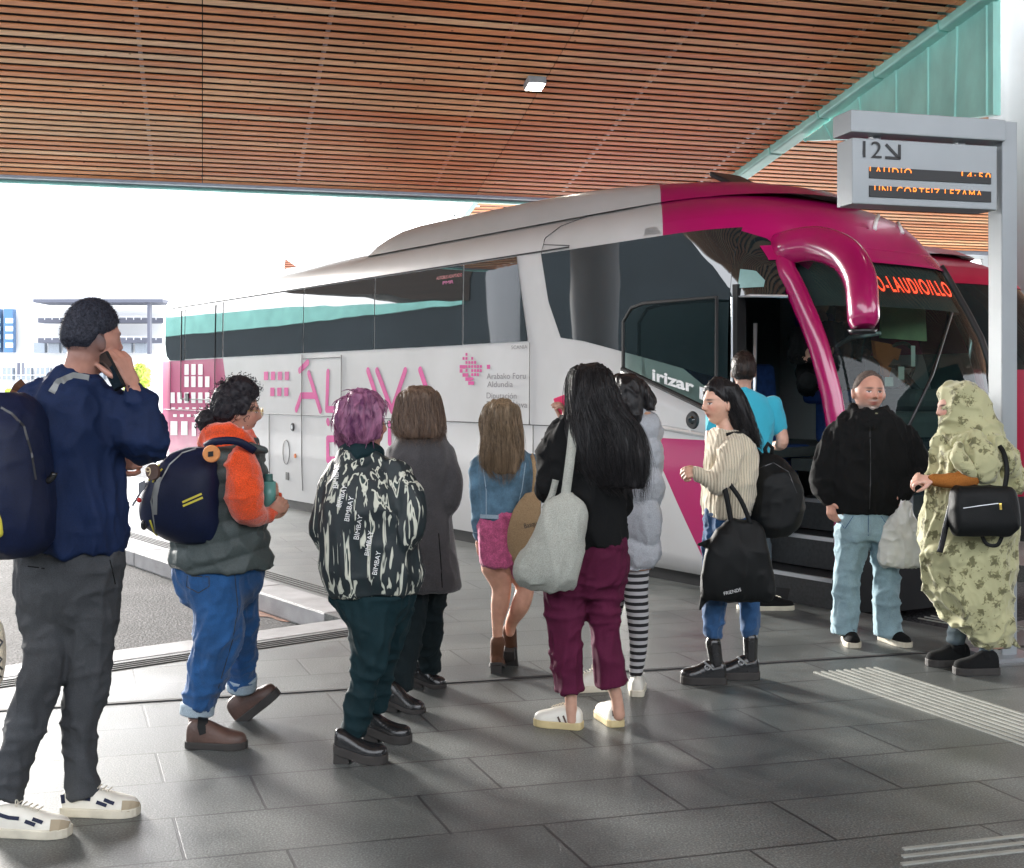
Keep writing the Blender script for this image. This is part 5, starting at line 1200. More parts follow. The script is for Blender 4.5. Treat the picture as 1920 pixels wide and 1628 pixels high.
M['blk'] = cloth('black_wool', (.005, .0055, .006), .9, .2, 300, .4)
M['blk_nylon'] = cloth('black_nylon', (.004, .005, .0055), .6, .2, 300, .3)
M['burg'] = cloth('burgundy_cotton', (.085, .008, .034), .85, .2, big=.15)
M['puff'] = cloth('pale_grey_puffer', (.40, .42, .45), .5, .1, 350, .1, big=.5)
M['cream'] = cloth('cream_knit', (.60, .53, .40), .95, .08, 150, .5, 10, .4)
M['turq'] = cloth('turquoise_pique', (.045, .43, .58), .9, .06, 600, .3, 5, .3)
M['tote'] = cloth('grey_canvas', (.36, .37, .33), .9, .12, 300, .4, 6, .1, big=.3)
M['tan'] = cloth('tan_canvas', (.36, .25, .14), .9, .12, 300, .4, 6, .1, big=.2)
M['rust_knit'] = cloth('rust_knit', (.33, .12, .025), .95, .12, 250, .5)
M['olive'] = cloth('olive_shirt', (.22, .22, .14), .9)
M['slate_trs'] = cloth('slate_trousers', (.09, .12, .14), .85)
M['brown_lthr'] = mat('brown_leather', (.075, .040, .030), .5, 0, .3, 12, .2, 90)
M['tan_lthr'] = mat('rust_suede', (.10, .040, .018), .8, 0, .25, 14, .2, 90)
M['blk_lthr'] = mat('black_leather', (.012, .012, .013), .22, 0, .2, 12, .1, 80)
M['wht_lthr'] = mat('off_white_leather', (.66, .64, .57), .45, 0, .08, 12, .12, 90)
M['sole_w'] = mat('cream_sole', (.56, .52, .42), .6, 0, .15, 14); M['sole_g'] = mat('gum_sole', (.52, .42, .22), .55, 0, .12, 14); M['sole_b'] = mat('dark_sole', (.03, .027, .025), .7, 0, .2, 14)
M['lace'] = mat('lace_white', (.62, .58, .48), .8); M['yellow'] = mat('yellow_webbing', (.62, .55, .06), .7); M['gold'] = mat('brass', (.7, .5, .12), .3, .9); M['silver_tape'] = mat('silver_tape', (.20, .21, .21), .4, .3)
def stripe_mat(name, c0, c1, k):
    m, nt, b = nodes(name); tc = N(nt, 'ShaderNodeNewGeometry'); w = N(nt, 'ShaderNodeTexWave'); w.wave_type = 'BANDS'; w.bands_direction = 'Z'; w.inputs['Scale'].default_value = k; w.inputs['Distortion'].default_value = .25; w.inputs['Detail Scale'].default_value = 3
    L(nt, tc.outputs['Position'], w.inputs['Vector']); r = ramp(nt, w.outputs[0], [(.44, c0), (.5, c1)]); L(nt, r.outputs[0], b.inputs['Base Color']); b.inputs['Roughness'].default_value = .85; return m
M['stripes'] = stripe_mat('striped_tights', (.008, .008, .01), (.42, .42, .43), 8.5)
def pattern_mat():
    m, nt, b = nodes('brush_stroke_fabric'); tc = N(nt, 'ShaderNodeTexCoord'); mp = N(nt, 'ShaderNodeMapping'); mp.inputs['Scale'].default_value = (24, 24, 2.6); mp.inputs['Rotation'].default_value = (0, R(9), 0); L(nt, tc.outputs['Object'], mp.inputs[0])
    n = N(nt, 'ShaderNodeTexNoise'); n.inputs['Scale'].default_value = 1.7; n.inputs['Detail'].default_value = 1.5; n.inputs['Distortion'].default_value = .75; L(nt, mp.outputs[0], n.inputs['Vector'])
    r = ramp(nt, n.outputs[0], [(.0, (.006, .022, .024)), (.555, (.010, .016, .020)), (.58, (.50, .52, .44)), (.66, (.62, .62, .52)), (.685, (.008, .03, .03))]); L(nt, r.outputs[0], b.inputs['Base Color']); b.inputs['Roughness'].default_value = .6
    n2 = N(nt, 'ShaderNodeTexNoise'); n2.inputs['Scale'].default_value = 14; L(nt, tc.outputs['Object'], n2.inputs['Vector']); bp = N(nt, 'ShaderNodeBump'); bp.inputs['Strength'].default_value = .3; bp.inputs['Distance'].default_value = .02; L(nt, n2.outputs[0], bp.inputs['Height']); L(nt, bp.outputs[0], b.inputs['Normal']); return m
M['strokes'] = pattern_mat()
def leaf_fabric():
    m, nt, b = nodes('leaf_print_fabric'); tc = N(nt, 'ShaderNodeTexCoord')
    v = N(nt, 'ShaderNodeTexVoronoi'); v.inputs['Scale'].default_value = 13; n = N(nt, 'ShaderNodeTexNoise'); n.inputs['Scale'].default_value = 34; n.inputs['Detail'].default_value = 4; n.inputs['Distortion'].default_value = 1.4
    L(nt, tc.outputs['Object'], v.inputs['Vector']); L(nt, tc.outputs['Object'], n.inputs['Vector']); a = N(nt, 'ShaderNodeMath', operation='MULTIPLY_ADD'); L(nt, v.outputs['Distance'], a.inputs[0]); a.inputs[1].default_value = -.65; L(nt, n.outputs[0], a.inputs[2])
    r = ramp(nt, a.outputs[0], [(.25, (.43, .42, .235)), (.31, (.24, .23, .11)), (.39, (.13, .125, .055))]); L(nt, r.outputs[0], b.inputs['Base Color']); b.inputs['Roughness'].default_value = .75; b.inputs['Sheen Weight'].default_value = .3
    n2 = N(nt, 'ShaderNodeTexNoise'); n2.inputs['Scale'].default_value = 240; L(nt, tc.outputs['Object'], n2.inputs['Vector']); bp = N(nt, 'ShaderNodeBump'); bp.inputs['Strength'].default_value = .25; bp.inputs['Distance'].default_value = .003; L(nt, n2.outputs[0], bp.inputs['Height']); L(nt, bp.outputs[0], b.inputs['Normal']); return m
M['leafy'] = leaf_fabric()
def rib_knit():
    m, nt, b = nodes('ribbed_cream_knit'); tc = N(nt, 'ShaderNodeTexCoord'); w = N(nt, 'ShaderNodeTexWave'); w.bands_direction = 'X'; w.inputs['Scale'].default_value = 20; w.inputs['Distortion'].default_value = 1.5; w.inputs['Detail Scale'].default_value = .5; L(nt, tc.outputs['Object'], w.inputs['Vector'])
    n = N(nt, 'ShaderNodeTexNoise'); n.inputs['Scale'].default_value = 180; L(nt, tc.outputs['Object'], n.inputs['Vector']); a = N(nt, 'ShaderNodeMath', operation='MULTIPLY_ADD'); L(nt, n.outputs[0], a.inputs[0]); a.inputs[1].default_value = .5; L(nt, w.outputs[0], a.inputs[2])
    r = ramp(nt, a.outputs[0], [(.2, (.42, .36, .26)), (.8, (.66, .59, .45))]); L(nt, r.outputs[0], b.inputs['Base Color']); b.inputs['Roughness'].default_value = .95; b.inputs['Sheen Weight'].default_value = .4
    bp = N(nt, 'ShaderNodeBump'); bp.inputs['Strength'].default_value = .6; bp.inputs['Distance'].default_value = .006; L(nt, a.outputs[0], bp.inputs['Height']); L(nt, bp.outputs[0], b.inputs['Normal']); return m
M['ribknit'] = rib_knit()
H_BLK = hair_mat('black_hair', (.004, .004, .005), (.022, .020, .021)); H_DBR = hair_mat('dark_brown_hair', (.008, .006, .006), (.045, .030, .024)); H_BRN = hair_mat('brown_hair', (.055, .036, .028), (.20, .135, .095)); H_BLD = hair_mat('dark_blonde_hair', (.07, .05, .032), (.30, .215, .135)); H_PNK = hair_mat('pink_dyed_hair', (.09, .025, .075), (.36, .15, .25), (40, 40, 14)); H_CUR = hair_mat('curly_hair', (.006, .006, .010), (.03, .026, .03), (60, 60, 60), .5)
def scaled(limbs, k=.8): return [[(p[0], p[1], p[2], p[3]*k)+tuple(p[4:]) for p in l] for l in limbs]
def inner(rings, k=.8): return [(q[0], q[1], q[2], q[3]*k, q[4]*k)+tuple(q[5:]) for q in rings]
def mk_body(f, hd, torso, arms, legs, hands=(), tone=(.50, .27, .19), hair=(.02, .015, .012), bare=(), kt=.8, **kw):
    px, py, dy, yaw, pitch, roll, size = hd; hc = f.P(px, py, dy); mb = MB(); male = kw.pop('male', False); fat = kw.pop('fat', 1.0); neck = kw.pop('neck', None); nr = kw.pop('nr', .052)
    head(mb, hc, yaw, pitch, roll, size, male, fat)
    s, fw, u = axes(yaw, pitch, roll); n0 = hc-fw*.022*size-u*.05*size; t0 = torso[0]; base = f.P(*(neck or (t0[0], t0[1]+.045*F/f.Y*1.0, t0[2])))
    limb3(mb, [(*n0, nr*.98*size), (*(n0.lerp(base, .55)), nr*size), (*base, nr*1.15*size)], 4, 20)
    loft(f, mb, inner(torso, kt))
    for a in scaled(arms, .72): limb(f, mb, a)
    for l in scaled(legs, .72):
        a_, b_ = l[-2], l[-1]; l[-1] = tuple(a_[i]+(b_[i]-a_[i])*.6 for i in range(3))+(b_[3]*.8,); limb(f, mb, l)
    for b in bare: limb(f, mb, b)
    for h in hands: hand(mb, f.P(*h[0]), *h[1:])
    o = body(f, mb, hc, yaw, pitch, roll, size, tone, hair, **kw); return o, hc
M['silver_zip'] = M['steel']
FJ = [(.016, (6, 6, 2.6), 1), (.011, (12, 12, 6), 2), (.006, (27, 27, 13), 5)]; FT = [(.010, (9, 9, 2.0), 3), (.008, (7, 7, 12), 4), (.006, (24, 24, 13), 5)]
# ================================================================== 1 man in navy, far left
f = Fig(4.38, (110, 1545), 'tall man in navy jacket and grey trousers, phone at his ear, far left')
torso = [(140, 702, 0, 36, .075), (137, 722, 0, 58, .10), (125, 742, 0, 88, .135), (119, 790, 0, 104, .165), (119, 870, 0, 100, .165), (126, 950, 0, 106, .17), (132, 1010, 0, 105, .165), (133, 1033, 0, 98, .155)]
arms = [[(196, 765, .0, 40), (238, 800, .0, 42), (276, 832, -.02, 38), (268, 774, -.02, 29), (249, 732, -.03, 21)], [(55, 770, .02, 38), (40, 860, .08, 34), (80, 920, .2, 28), (170, 890, .27, 24), (205, 876, .27, 17)]]
legs = [[(82, 1080, 0, 48), (82, 1130, 0, 47), (90, 1200, -.03, 38), (72, 1290, -.06, 38), (42, 1380, -.09, 33), (10, 1502, -.14, 26)], [(180, 1080, 0, 48), (176, 1130, 0, 49), (172, 1215, .02, 42), (157, 1320, .03, 36), (150, 1400, .03, 31), (160, 1494, .02, 29)]]
pelvis = [(131, 1015, 0, 96, .135), (131, 1070, 0, 99, .145), (129, 1125, 0, 92, .125), (128, 1165, 0, 66, .085), (128, 1182, 0, 30, .05)]
bd, hc = mk_body(f, (173, 638, .0, 138, 2, 0, 1.13), torso, arms, legs, [((246, 716, -.03), (-.42, .0, .9), (.75, -.6, .2), -1, .42, 1.12), ((206, 872, .27), (.8, 0, .2), (0, -1, 0), 1, .8, 1.05)], (.46, .24, .18), (.02, .02, .03), male=True, fade=(.035, .032, .042), neck=(143, 725, 0), nr=.058)
mb = MB(); hair_cap(mb, hc, 138, 2, 0, 1.13, True, .006, .048, .020, -.032, top=.020); o = garment(f, 'hair', mb, hair_mat('short_dark_hair', (.008, .009, .016), (.040, .044, .062), (120, 120, 120), .6), .006, 1, [(.002, (70, 70, 40), 3, 'n')]); fuzz(f, o, 5200, .0055, .0007, 2, (-.6, -.5, -.4))
mb = MB(); loft(f, mb, torso); [limb(f, mb, a) for a in arms]; limb(f, mb, [(100, 742, -.03, 20), (120, 712, -.04, 20), (165, 716, -.02, 18)]); jk = garment(f, 'jacket', mb, M['navy'], .011, 4, FJ)
mb = MB(); loft(f, mb, pelvis); [tlimb(f, mb, l) for l in legs]; tr = garment(f, 'trousers', mb, M['grey_trs'], .011, 3, FT); decal(tr, bvh_of(tr), 'seam', [[(206, 1050), (216, 1096)], [(52, 1062), (84, 1066)]], .004, M['blk'], .001, .002)
bj = bvh_of(jk); decal(jk, bj, 'shoulder_strap', [[(98, 738), (112, 718), (138, 707), (166, 712)]], .030, M['silver_tape'], .004, .006); decal(jk, bj, 'shoulder_strap', [[(24, 752), (36, 728), (58, 712), (80, 700)]], .04, M['tan_lthr'], .004, .006)
for hx, hy, dy, dr in ((-17, 1557, -.17, (1, -.06, 0)), (117, 1521, .03, (1, -.05, 0))):
    hp = f.P(hx, hy, dy); hp.z = 0; s_ = shoe(f, hp, dr, .292, M['wht_lthr'], M['sole_w'], 'sneaker', wide=1.12); laces(f, s_, hp, dr, .292, M['lace']); bs = bvh_of(s_); dy0 = hy-1521; dx0 = hx-117
    decal(s_, bs, 'toe_patch', [[(228+dx0, 1512+dy0), (246+dx0, 1512+dy0), (262+dx0, 1515+dy0)]], .040, mat('tan_toe', (.34, .28, .19), .7), .0015, .001); decal(s_, bs, 'collar', [[(122+dx0, 1482+dy0), (134+dx0, 1474+dy0)], [(119+dx0, 1490+dy0), (121+dx0, 1506+dy0)]], .02, M['navy_bag'], .002, .002); decal(s_, bs, 'side_stripe', [[(127+dx0, 1490+dy0), (150+dx0, 1497+dy0), (170+dx0, 1499+dy0)], [(181+dx0, 1504+dy0), (200+dx0, 1511+dy0)], [(195+dx0, 1500+dy0), (214+dx0, 1507+dy0)]], .013, M['navy_bag'], .002, .002)
bagp = f.P(25, 900, -.27); bg_ = item('backpack', 'large navy backpack on the back of the man in navy, at the left edge', 'backpack', (bagp.x, bagp.y, 1.0))
mb = MB(); fb_ = Fig.__new__(Fig); fb_.Y = f.Y; fb_.root = bg_
loft(fb_, mb, [(4, 738, -.25, 30, .06), (10, 752, -.26, 50, .10), (18, 800, -.28, 60, .14), (20, 880, -.29, 68, .15), (24, 960, -.29, 72, .15), (26, 1015, -.28, 66, .13), (28, 1040, -.26, 44, .09)], sq=.75); bo = garment(fb_, 'bag_body', mb, M['navy_bag'], .011, 3, [(.006, (6, 6, 4), 7), (.003, (16, 16, 12), 8)])
bb = bvh_of(bo); decal(bo, bb, 'zip', [[(2, 765), (22, 776), (44, 800), (58, 850), (66, 900)]], .008, M['black_plastic'], .002, .003)
mb = MB(); ring = [fb_.P(86+16*math.cos(t), 882+20*math.sin(t), -.30) for t in np.linspace(.2, 3.4, 14)]; mb.tube(ring, .012, 8); mb.build('grab_loop', M['blk_lthr'], bg_, True)
bt = item('bottle', 'yellow bottle in the side pocket of the navy backpack, left edge', 'bottle', fb_.P(-3, 1005, -.42)); mb = MB(); limb(fb_, mb, [(-4, 950, -.43, 11), (-4, 998, -.43, 11)]); mb.build('flask', M['yellow'], bt, True)
mb = MB(); limb(fb_, mb, [(-4, 936, -.43, 6), (-4, 941, -.43, 6)]); mb.build('cap', M['black_plastic'], bt, True)
ph = item('phone', 'dark phone held at the ear of the man in navy', 'phone', f.P(212, 700, .06)); mb = MB(); c = f.P(209, 696, -.06); mb.box(c, (.075, .010, .15), (.55, -.5, .2), (.6, .8, 0), (-.5, .1, .9)); o = mb.build('case', M['blk_nylon'], ph); bevel(o, .004); mb = MB(); mb.box(c+Vector((-.004, -.006, 0)), (.066, .002, .138), (.55, -.5, .2), (.6, .8, 0), (-.5, .1, .9)); mb.build('screen', M['side_glass'], ph)
tt = item('tote_bag', 'cream printed cloth bag hanging below the navy backpack, left edge', 'bag', fb_.P(-22, 1290, -.34)); ft = Fig.__new__(Fig); ft.Y = f.Y; ft.root = tt
mb = MB(); loft(ft, mb, [(-20, 1165, -.34, 18, .02), (-20, 1190, -.34, 26, .03), (-20, 1240, -.34, 28, .04), (-22, 1285, -.34, 22, .03)], sq=.6); bo = garment(ft, 'bag_body', mb, M['cream'], .008, 2, [(.006, (12, 12, 5), 3)]); decal(bo, bvh_of(bo), 'print', [[(-4, 1196), (4, 1204), (-2, 1214)], [(-6, 1228), (3, 1236), (-4, 1246), (4, 1256)], [(-8, 1262), (2, 1270)]], .006, M['ink'], .002, .002); mb = MB(); strap(ft, mb, [(-20, 1175, -.34), (-14, 1100, -.33), (-4, 1035, -.30)], .02); mb.build('handle', M['cream'], tt, True)
# ================================================================== 2 woman in orange hoodie
f = Fig(5.38, (410, 1395), 'woman with curly dark bun, glasses, orange hoodie and grey puffer vest')
torso = [(440, 818, 0, 34, .08), (438, 845, 0, 54, .15), (432, 880, 0, 66, .19), (425, 930, 0, 72, .20), (416, 985, 0, 82, .20), (413, 1030, 0, 92, .21), (420, 1064, 0, 92, .21)]
arm = [(452, 868, -.14, 31), (458, 915, -.19, 35), (465, 952, -.19, 34), (486, 966, -.12, 22), (506, 962, -.06, 13)]; arm2 = [(452, 868, .14, 26), (470, 920, .18, 26), (500, 940, .14, 17), (520, 932, .06, 12)]
legs = [[(408, 1088, -.05, 72, .85), (410, 1140, -.08, 47), (408, 1200, -.08, 43), (388, 1262, -.07, 36), (371, 1322, -.07, 29)], [(432, 1110, .10, 52), (452, 1175, .16, 31), (450, 1235, .22, 27), (454, 1278, .28, 25)]]
bd, hc = mk_body(f, (446, 772, 0, 108, 4, 0, 1.0), torso, [arm, arm2], legs, [((500, 966, -.07), (.75, .1, .5), (.3, -.9, -.3), 1, .75, .95), ((516, 932, .06), (.2, -.6, .5), (.8, .3, 0), 1, .9, .85)], (.55, .31, .23), (.01, .01, .012), neck=(440, 835, 0), voxel=.005)
mb = MB(); hair_cap(mb, hc, 108, 4, 0, 1.0, False, .022, .052, -.015, -.075, top=.025)
rnd = random.Random(4); limb(f, mb, [(398, 786, -.02, 17), (386, 792, -.03, 19), (380, 800, -.03, 13)]); o = garment(f, 'hair', mb, H_CUR, .007, 1, [(.010, (26, 26, 26), 3, 'n'), (.005, (60, 60, 60), 5, 'n')])
mb = MB()                                         # springy curls around the outline
vsn = verts(o.data)+np.array(wmat(f.root).translation); nsn = vnorms(o.data)
for _ in range(420):
    i = rnd.randrange(len(vsn)); p = Vector(vsn[i]); n_ = Vector(nsn[i]); t = n_.orthogonal().normalized(); b_ = n_.cross(t); r_ = rnd.uniform(.004, .008); k = rnd.uniform(1.2, 2.2)
    mb.tube([p+n_*(.002+.016*s_/9*k*.7)+(t*math.cos(s_*.9)+b_*math.sin(s_*.9))*r_ for s_ in range(9)], .0011, 4)
mb.build('curls', H_CUR, o)
mb = MB(); loft(f, mb, [(436, 806, 0, 36, .085), (430, 822, 0, 46, .11), (432, 845, 0, 50, .13), (436, 870, 0, 46, .12)]); limb(f, mb, [(376, 832, 0, 10), (392, 812, -.04, 15), (420, 806, -.07, 14), (455, 818, -.07, 12), (474, 836, -.03, 10)]); limb(f, mb, arm); limb(f, mb, arm2); garment(f, 'hoodie', mb, M['orange'], .010, 3, [(.009, (9, 9, 9), 2), (.004, (24, 24, 24), 6)])
mb = MB(); loft(f, mb, torso); limb(f, mb, [(460, 838, -.1, 12), (480, 842, -.1, 10), (496, 844, -.1, 5)]); vest = garment(f, 'vest', mb, M['vest'], .010, 3, [(.016, (0, 0, 12.0), 0, 'q'), (.010, (12, 12, 12), 4)])
mb = MB(); loft(f, mb, [(412, 1035, 0, 84, .17), (410, 1075, 0, 82, .17), (410, 1112, 0, 72, .15), (412, 1140, 0, 46, .09)]); [tlimb(f, mb, l) for l in legs]; tr = garment(f, 'jeans', mb, M['denim_b'], .010, 3, FT); decal(tr, bvh_of(tr), 'pocket_seam', [[(352, 1080), (350, 1100), (372, 1112), (392, 1100), (392, 1082), (352, 1080)], [(440, 1078), (446, 1140), (436, 1200), (404, 1308)]], .004, M['ink'], .001, .002)
mb = MB(); limb(f, mb, [(371, 1320, -.07, 31.5), (369, 1338, -.07, 32)], cap=False); mb.build('turn_up', M['cuff_denim'], f.root, True); mb = MB(); limb(f, mb, [(454, 1268, .26, 28), (453, 1290, .28, 28)], cap=False); mb.build('turn_up', M['cuff_denim'], f.root, True)
hp = f.P(350, 1402, -.15); hp.z = 0; s1 = shoe(f, hp, (1, -.08, 0), .272, M['brown_lthr'], M['sole_b'], 'boot', ankle=f.P(370, 1344, -.09), wide=1.15, sole_t=.026); decal(s1, bvh_of(s1), 'elastic_gore', [[(381, 1345), (380, 1362), (384, 1376)]], .045, M['blk_nylon'], .002, .002); hp = f.P(450, 1362, .28); shoe(f, hp, (1, .15, 0), .245, M['brown_lthr'], M['sole_b'], 'boot', 38, ankle=f.P(457, 1305, .29), wide=1.1)
s_, fw, u = axes(108, 4, 0); mb = MB()
for sg in (-1, 1):
    e = hc+s_*sg*.033+fw*.108+u*.004; mb.tube([e+(s_*math.cos(t)*.022+u*math.sin(t)*.019) for t in np.linspace(0, 6.29, 20)], .0013, 5); mb.tube([e+s_*sg*.022+u*.006, hc+s_*sg*.076+fw*.0+u*.006], .0013, 5)
mb.tube([hc+s_*-.011+fw*.110+u*.008, hc+s_*.011+fw*.110+u*.008], .0013, 5); mb.build('glasses', M['gold'], f.root, True)
mb = MB(); c = hc-s_*(-.080)*-1+fw*-.01-u*.045; c = f.P(456, 803, -.085); ball(mb, c, (.004, .004, .010)); ball(mb, c-Vector((0, 0, .016)), (.006, .005, .006)); mb.build('earring', M['steel'], f.root, True)
fb_ = Fig.__new__(Fig); fb_.Y = f.Y; bp_ = f.P(345, 940, -.12); bg_ = item('backpack', 'navy backpack with yellow stripes, keyrings and a round orange tag, on the woman in orange', 'backpack', (bp_.x, bp_.y, .9)); fb_.root = bg_
mb = MB(); loft(fb_, mb, [(372, 838, -.10, 22, .07, 8), (362, 852, -.11, 44, .12, 8), (350, 885, -.13, 66, .16, 8), (342, 935, -.14, 74, .17, 8), (346, 980, -.13, 72, .16, 8), (362, 1008, -.11, 50, .12, 8), (372, 1016, -.1, 30, .08, 8)], sq=.72); bo = garment(fb_, 'bag_body', mb, M['navy_bag'], .009, 3, [(.005, (8, 8, 6), 7)])
bb = bvh_of(bo); decal(bo, bb, 'yellow_stripe', [[(342, 942), (378, 926)], [(343, 949), (380, 933)], [(280, 902), (290, 882), (300, 872)], [(287, 905), (296, 888), (305, 880)], [(282, 975), (290, 998), (302, 1010)]], .009, M['yellow'], .002, .003); decal(bo, bb, 'piping', [[(300, 905), (318, 872), (342, 850), (368, 842)], [(292, 1000), (284, 940), (292, 905)]], .006, M['silver_tape'], .003, .003)
decal(bo, bb, 'webbing', [[(301, 895), (293, 930), (292, 965)]], .026, M['silver_tape'], .003, .004)
mb = MB(); c = fb_.P(397, 851, -.29); mb.tube([c, c+Vector((0, -.016, 0))], [.039, .036], 26); o = mb.build('round_tag', mat('orange_tag', (.75, .30, .10), .6), bg_, False); bevel(o, .003); mb = MB(); mb.box(c+Vector((0, -.018, 0)), (.022, .004, .022), (1, 0, .15)); mb.build('tag_logo', M['ink'], o)
mb = MB(); c = fb_.P(288, 885, -.30); mb.tube([c, c+Vector((-.004, -.010, 0))], [.036, .034], 26); o = mb.build('number_badge', M['brown_lthr'], bg_, False); flat_text('9', .055, c+Vector((-.022, -.013, -.018)), Vector((1, 0, .35)).normalized(), Vector((-.35, 0, 1)).normalized(), mat('badge_cream', (.7, .55, .35), .5), 'lettering', o)
mb = MB(); strap(fb_, mb, [(384, 838, -.16), (405, 828, -.22), (445, 828, -.22), (478, 846, -.18)], .034); mb.build('shoulder_strap', M['navy_bag'], bg_, True)
kr = item('key_ring', 'bunch of keys with a red charm hanging from the navy striped backpack', 'keys', fb_.P(262, 925, -.28)); mb = MB(); mb.tube([fb_.P(276, 905, -.28), fb_.P(262, 925, -.28)], .005, 6); mb.tube([fb_.P(262, 925, -.28), fb_.P(248, 948, -.28)], .006, 6); mb.box(fb_.P(266, 912, -.28), (.03, .01, .04), (1, 0, .5)); mb.build('keys', M['steel'], kr); mb = MB(); ball(mb, fb_.P(261, 938, -.29), (.011, .008, .011)); mb.build('charm', mat('red_charm', (.5, .02, .02), .4), kr, True)
kr = item('key_charm', 'dark oval charm dangling under the navy striped backpack', 'charm', fb_.P(270, 985, -.26)); mb = MB(); ball(mb, fb_.P(270, 985, -.26), (.015, .006, .022)); mb.tube([fb_.P(272, 965, -.26), fb_.P(270, 980, -.26)], .003, 5); mb.build('charm', M['blk_lthr'], kr, True)
bt = item('bottle', 'teal water bottle in the hand of the woman in orange', 'bottle', f.P(504, 950, -.03)); mb = MB(); mb.tube([f.P(504, 952, -.04), f.P(504, 903, -.04)], [.033, .032], 24); o = mb.build('flask', mat('teal_bottle', (.12, .33, .30), .3), bt, True); mb = MB(); mb.tube([f.P(504, 903, -.04), f.P(504, 899, -.04), f.P(504, 889, -.04)], [.024, .018, .018], 20); mb.build('cap', mat('dark_teal', (.05, .15, .14), .4), bt, True)
# ================================================================== 3 pink hair
f = Fig(5.10, (675, 1420), 'woman with short pink hair in a black and white brush-stroke jacket')
torso = [(676, 846, 0, 34, .085), (684, 868, 0, 52, .12), (688, 890, 0, 66, .16), (690, 925, 0, 80, .19), (692, 985, 0, 88, .20), (694, 1045, 0, 92, .20), (698, 1080, 0, 94, .19), (700, 1108, 0, 84, .17)]
arms = [[(735, 885, -.05, 24), (768, 930, -.10, 28), (772, 985, -.12, 26), (752, 1022, -.10, 22), (725, 1030, -.10, 18)], [(640, 885, 0, 24), (615, 935, .0, 26), (612, 1000, .0, 24), (640, 1040, .1, 18)]]
legs = [[(694, 1120, -.02, 74, .8), (694, 1175, -.05, 41), (694, 1230, -.05, 34), (682, 1290, -.04, 28), (660, 1376, -.04, 24)], [(735, 1120, .1, 44), (728, 1190, .15, 32), (712, 1260, .2, 24), (706, 1330, .22, 20)]]
bd, hc = mk_body(f, (682, 802, 0, 118, -6, 0, .98), torso, arms, legs, [((735, 1030, -.1), (-.8, .3, -.4), (0, -1, 0), 1, .5, .9)], (.55, .30, .23), (.2, .06, .14), neck=(676, 858, 0))
mb = MB(); hair_cap(mb, hc, 118, -6, 0, .98, False, .026, .045, -.045, -.085, top=.03); limb(f, mb, [(655, 800, 0, 28), (650, 815, 0, 22)]); o = garment(f, 'hair', mb, H_PNK, .007, 1, [(.010, (18, 18, 10), 3), (.005, (45, 45, 20), 5)])
vsn = verts(o.data)+np.array(wmat(f.root).translation); nsn = vnorms(o.data); mb = MB(); rnd = random.Random(8)
for _ in range(260):
    i = rnd.randrange(len(vsn)); p = Vector(vsn[i]); n_ = Vector(nsn[i]); t = (Vector((rnd.uniform(-.6, .2), rnd.uniform(-.3, .3), -1)).cross(n_)).cross(n_)*-1; t = -t.normalized() if t.z > 0 else t.normalized()
    mb.tube([p+n_*(.003+.004*math.sin(s_))+t*s_*.012 for s_ in range(5)], [.0022, .0022, .002, .0014, .0005], 4)
mb.build('locks', H_PNK, o)
mb = MB(); limb(f, mb, [(650, 846, 0, 18), (676, 850, -.06, 22), (704, 850, 0, 18)]); limb(f, mb, [(676, 848, .0, 36, .8), (678, 862, .0, 42, .9)]); garment(f, 'collar', mb, M['dgreen'], .009, 3, [(.006, (16, 16, 16), 2)])
mb = MB(); loft(f, mb, torso); [limb(f, mb, a) for a in arms]; jk = garment(f, 'jacket', mb, M['strokes'], .010, 3, [(.016, (6, 6, 2.5), 1), (.006, (16, 16, 9), 2)])
bj = bvh_of(jk)
for (p0, p1) in (((634, 916), (637, 872)), ((640, 952), (652, 912)), ((655, 978), (664, 932)), ((672, 1012), (680, 966)), ((692, 1042), (700, 996)), ((706, 1078), (714, 1034))): decal_text(jk, bj, 'BIMBAY', p0, p1, 13, M['white_txt'], .004)
mb = MB(); loft(f, mb, [(700, 1085, 0, 80, .15), (702, 1125, 0, 76, .14), (706, 1165, 0, 50, .09)]); [tlimb(f, mb, l) for l in legs]; garment(f, 'trousers', mb, M['dgreen'], .010, 3, FT)
hp = f.P(627, 1431, -.08); hp.z = 0; shoe(f, hp, (1, -.05, 0), .228, M['blk_lthr'], M['sole_b'], 'chunky', wide=1.1); hp = f.P(684, 1380, .22); hp.z = 0; shoe(f, hp, (1, -.15, 0), .215, M['blk_lthr'], M['sole_b'], 'chunky', wide=1.1)
s_, fw, u = axes(118, -6, 0); mb = MB()
for sg in (-1, 1):
    e = hc+s_*sg*.033+fw*.106+u*.004; mb.tube([e+(s_*math.cos(t)*.022+u*math.sin(t)*.017) for t in np.linspace(0, 6.29, 18)], .0018, 5); mb.tube([e+s_*sg*.022+u*.006, hc+s_*sg*.076+u*.006], .0018, 5)
mb.build('glasses', M['black_plastic'], f.root, True)
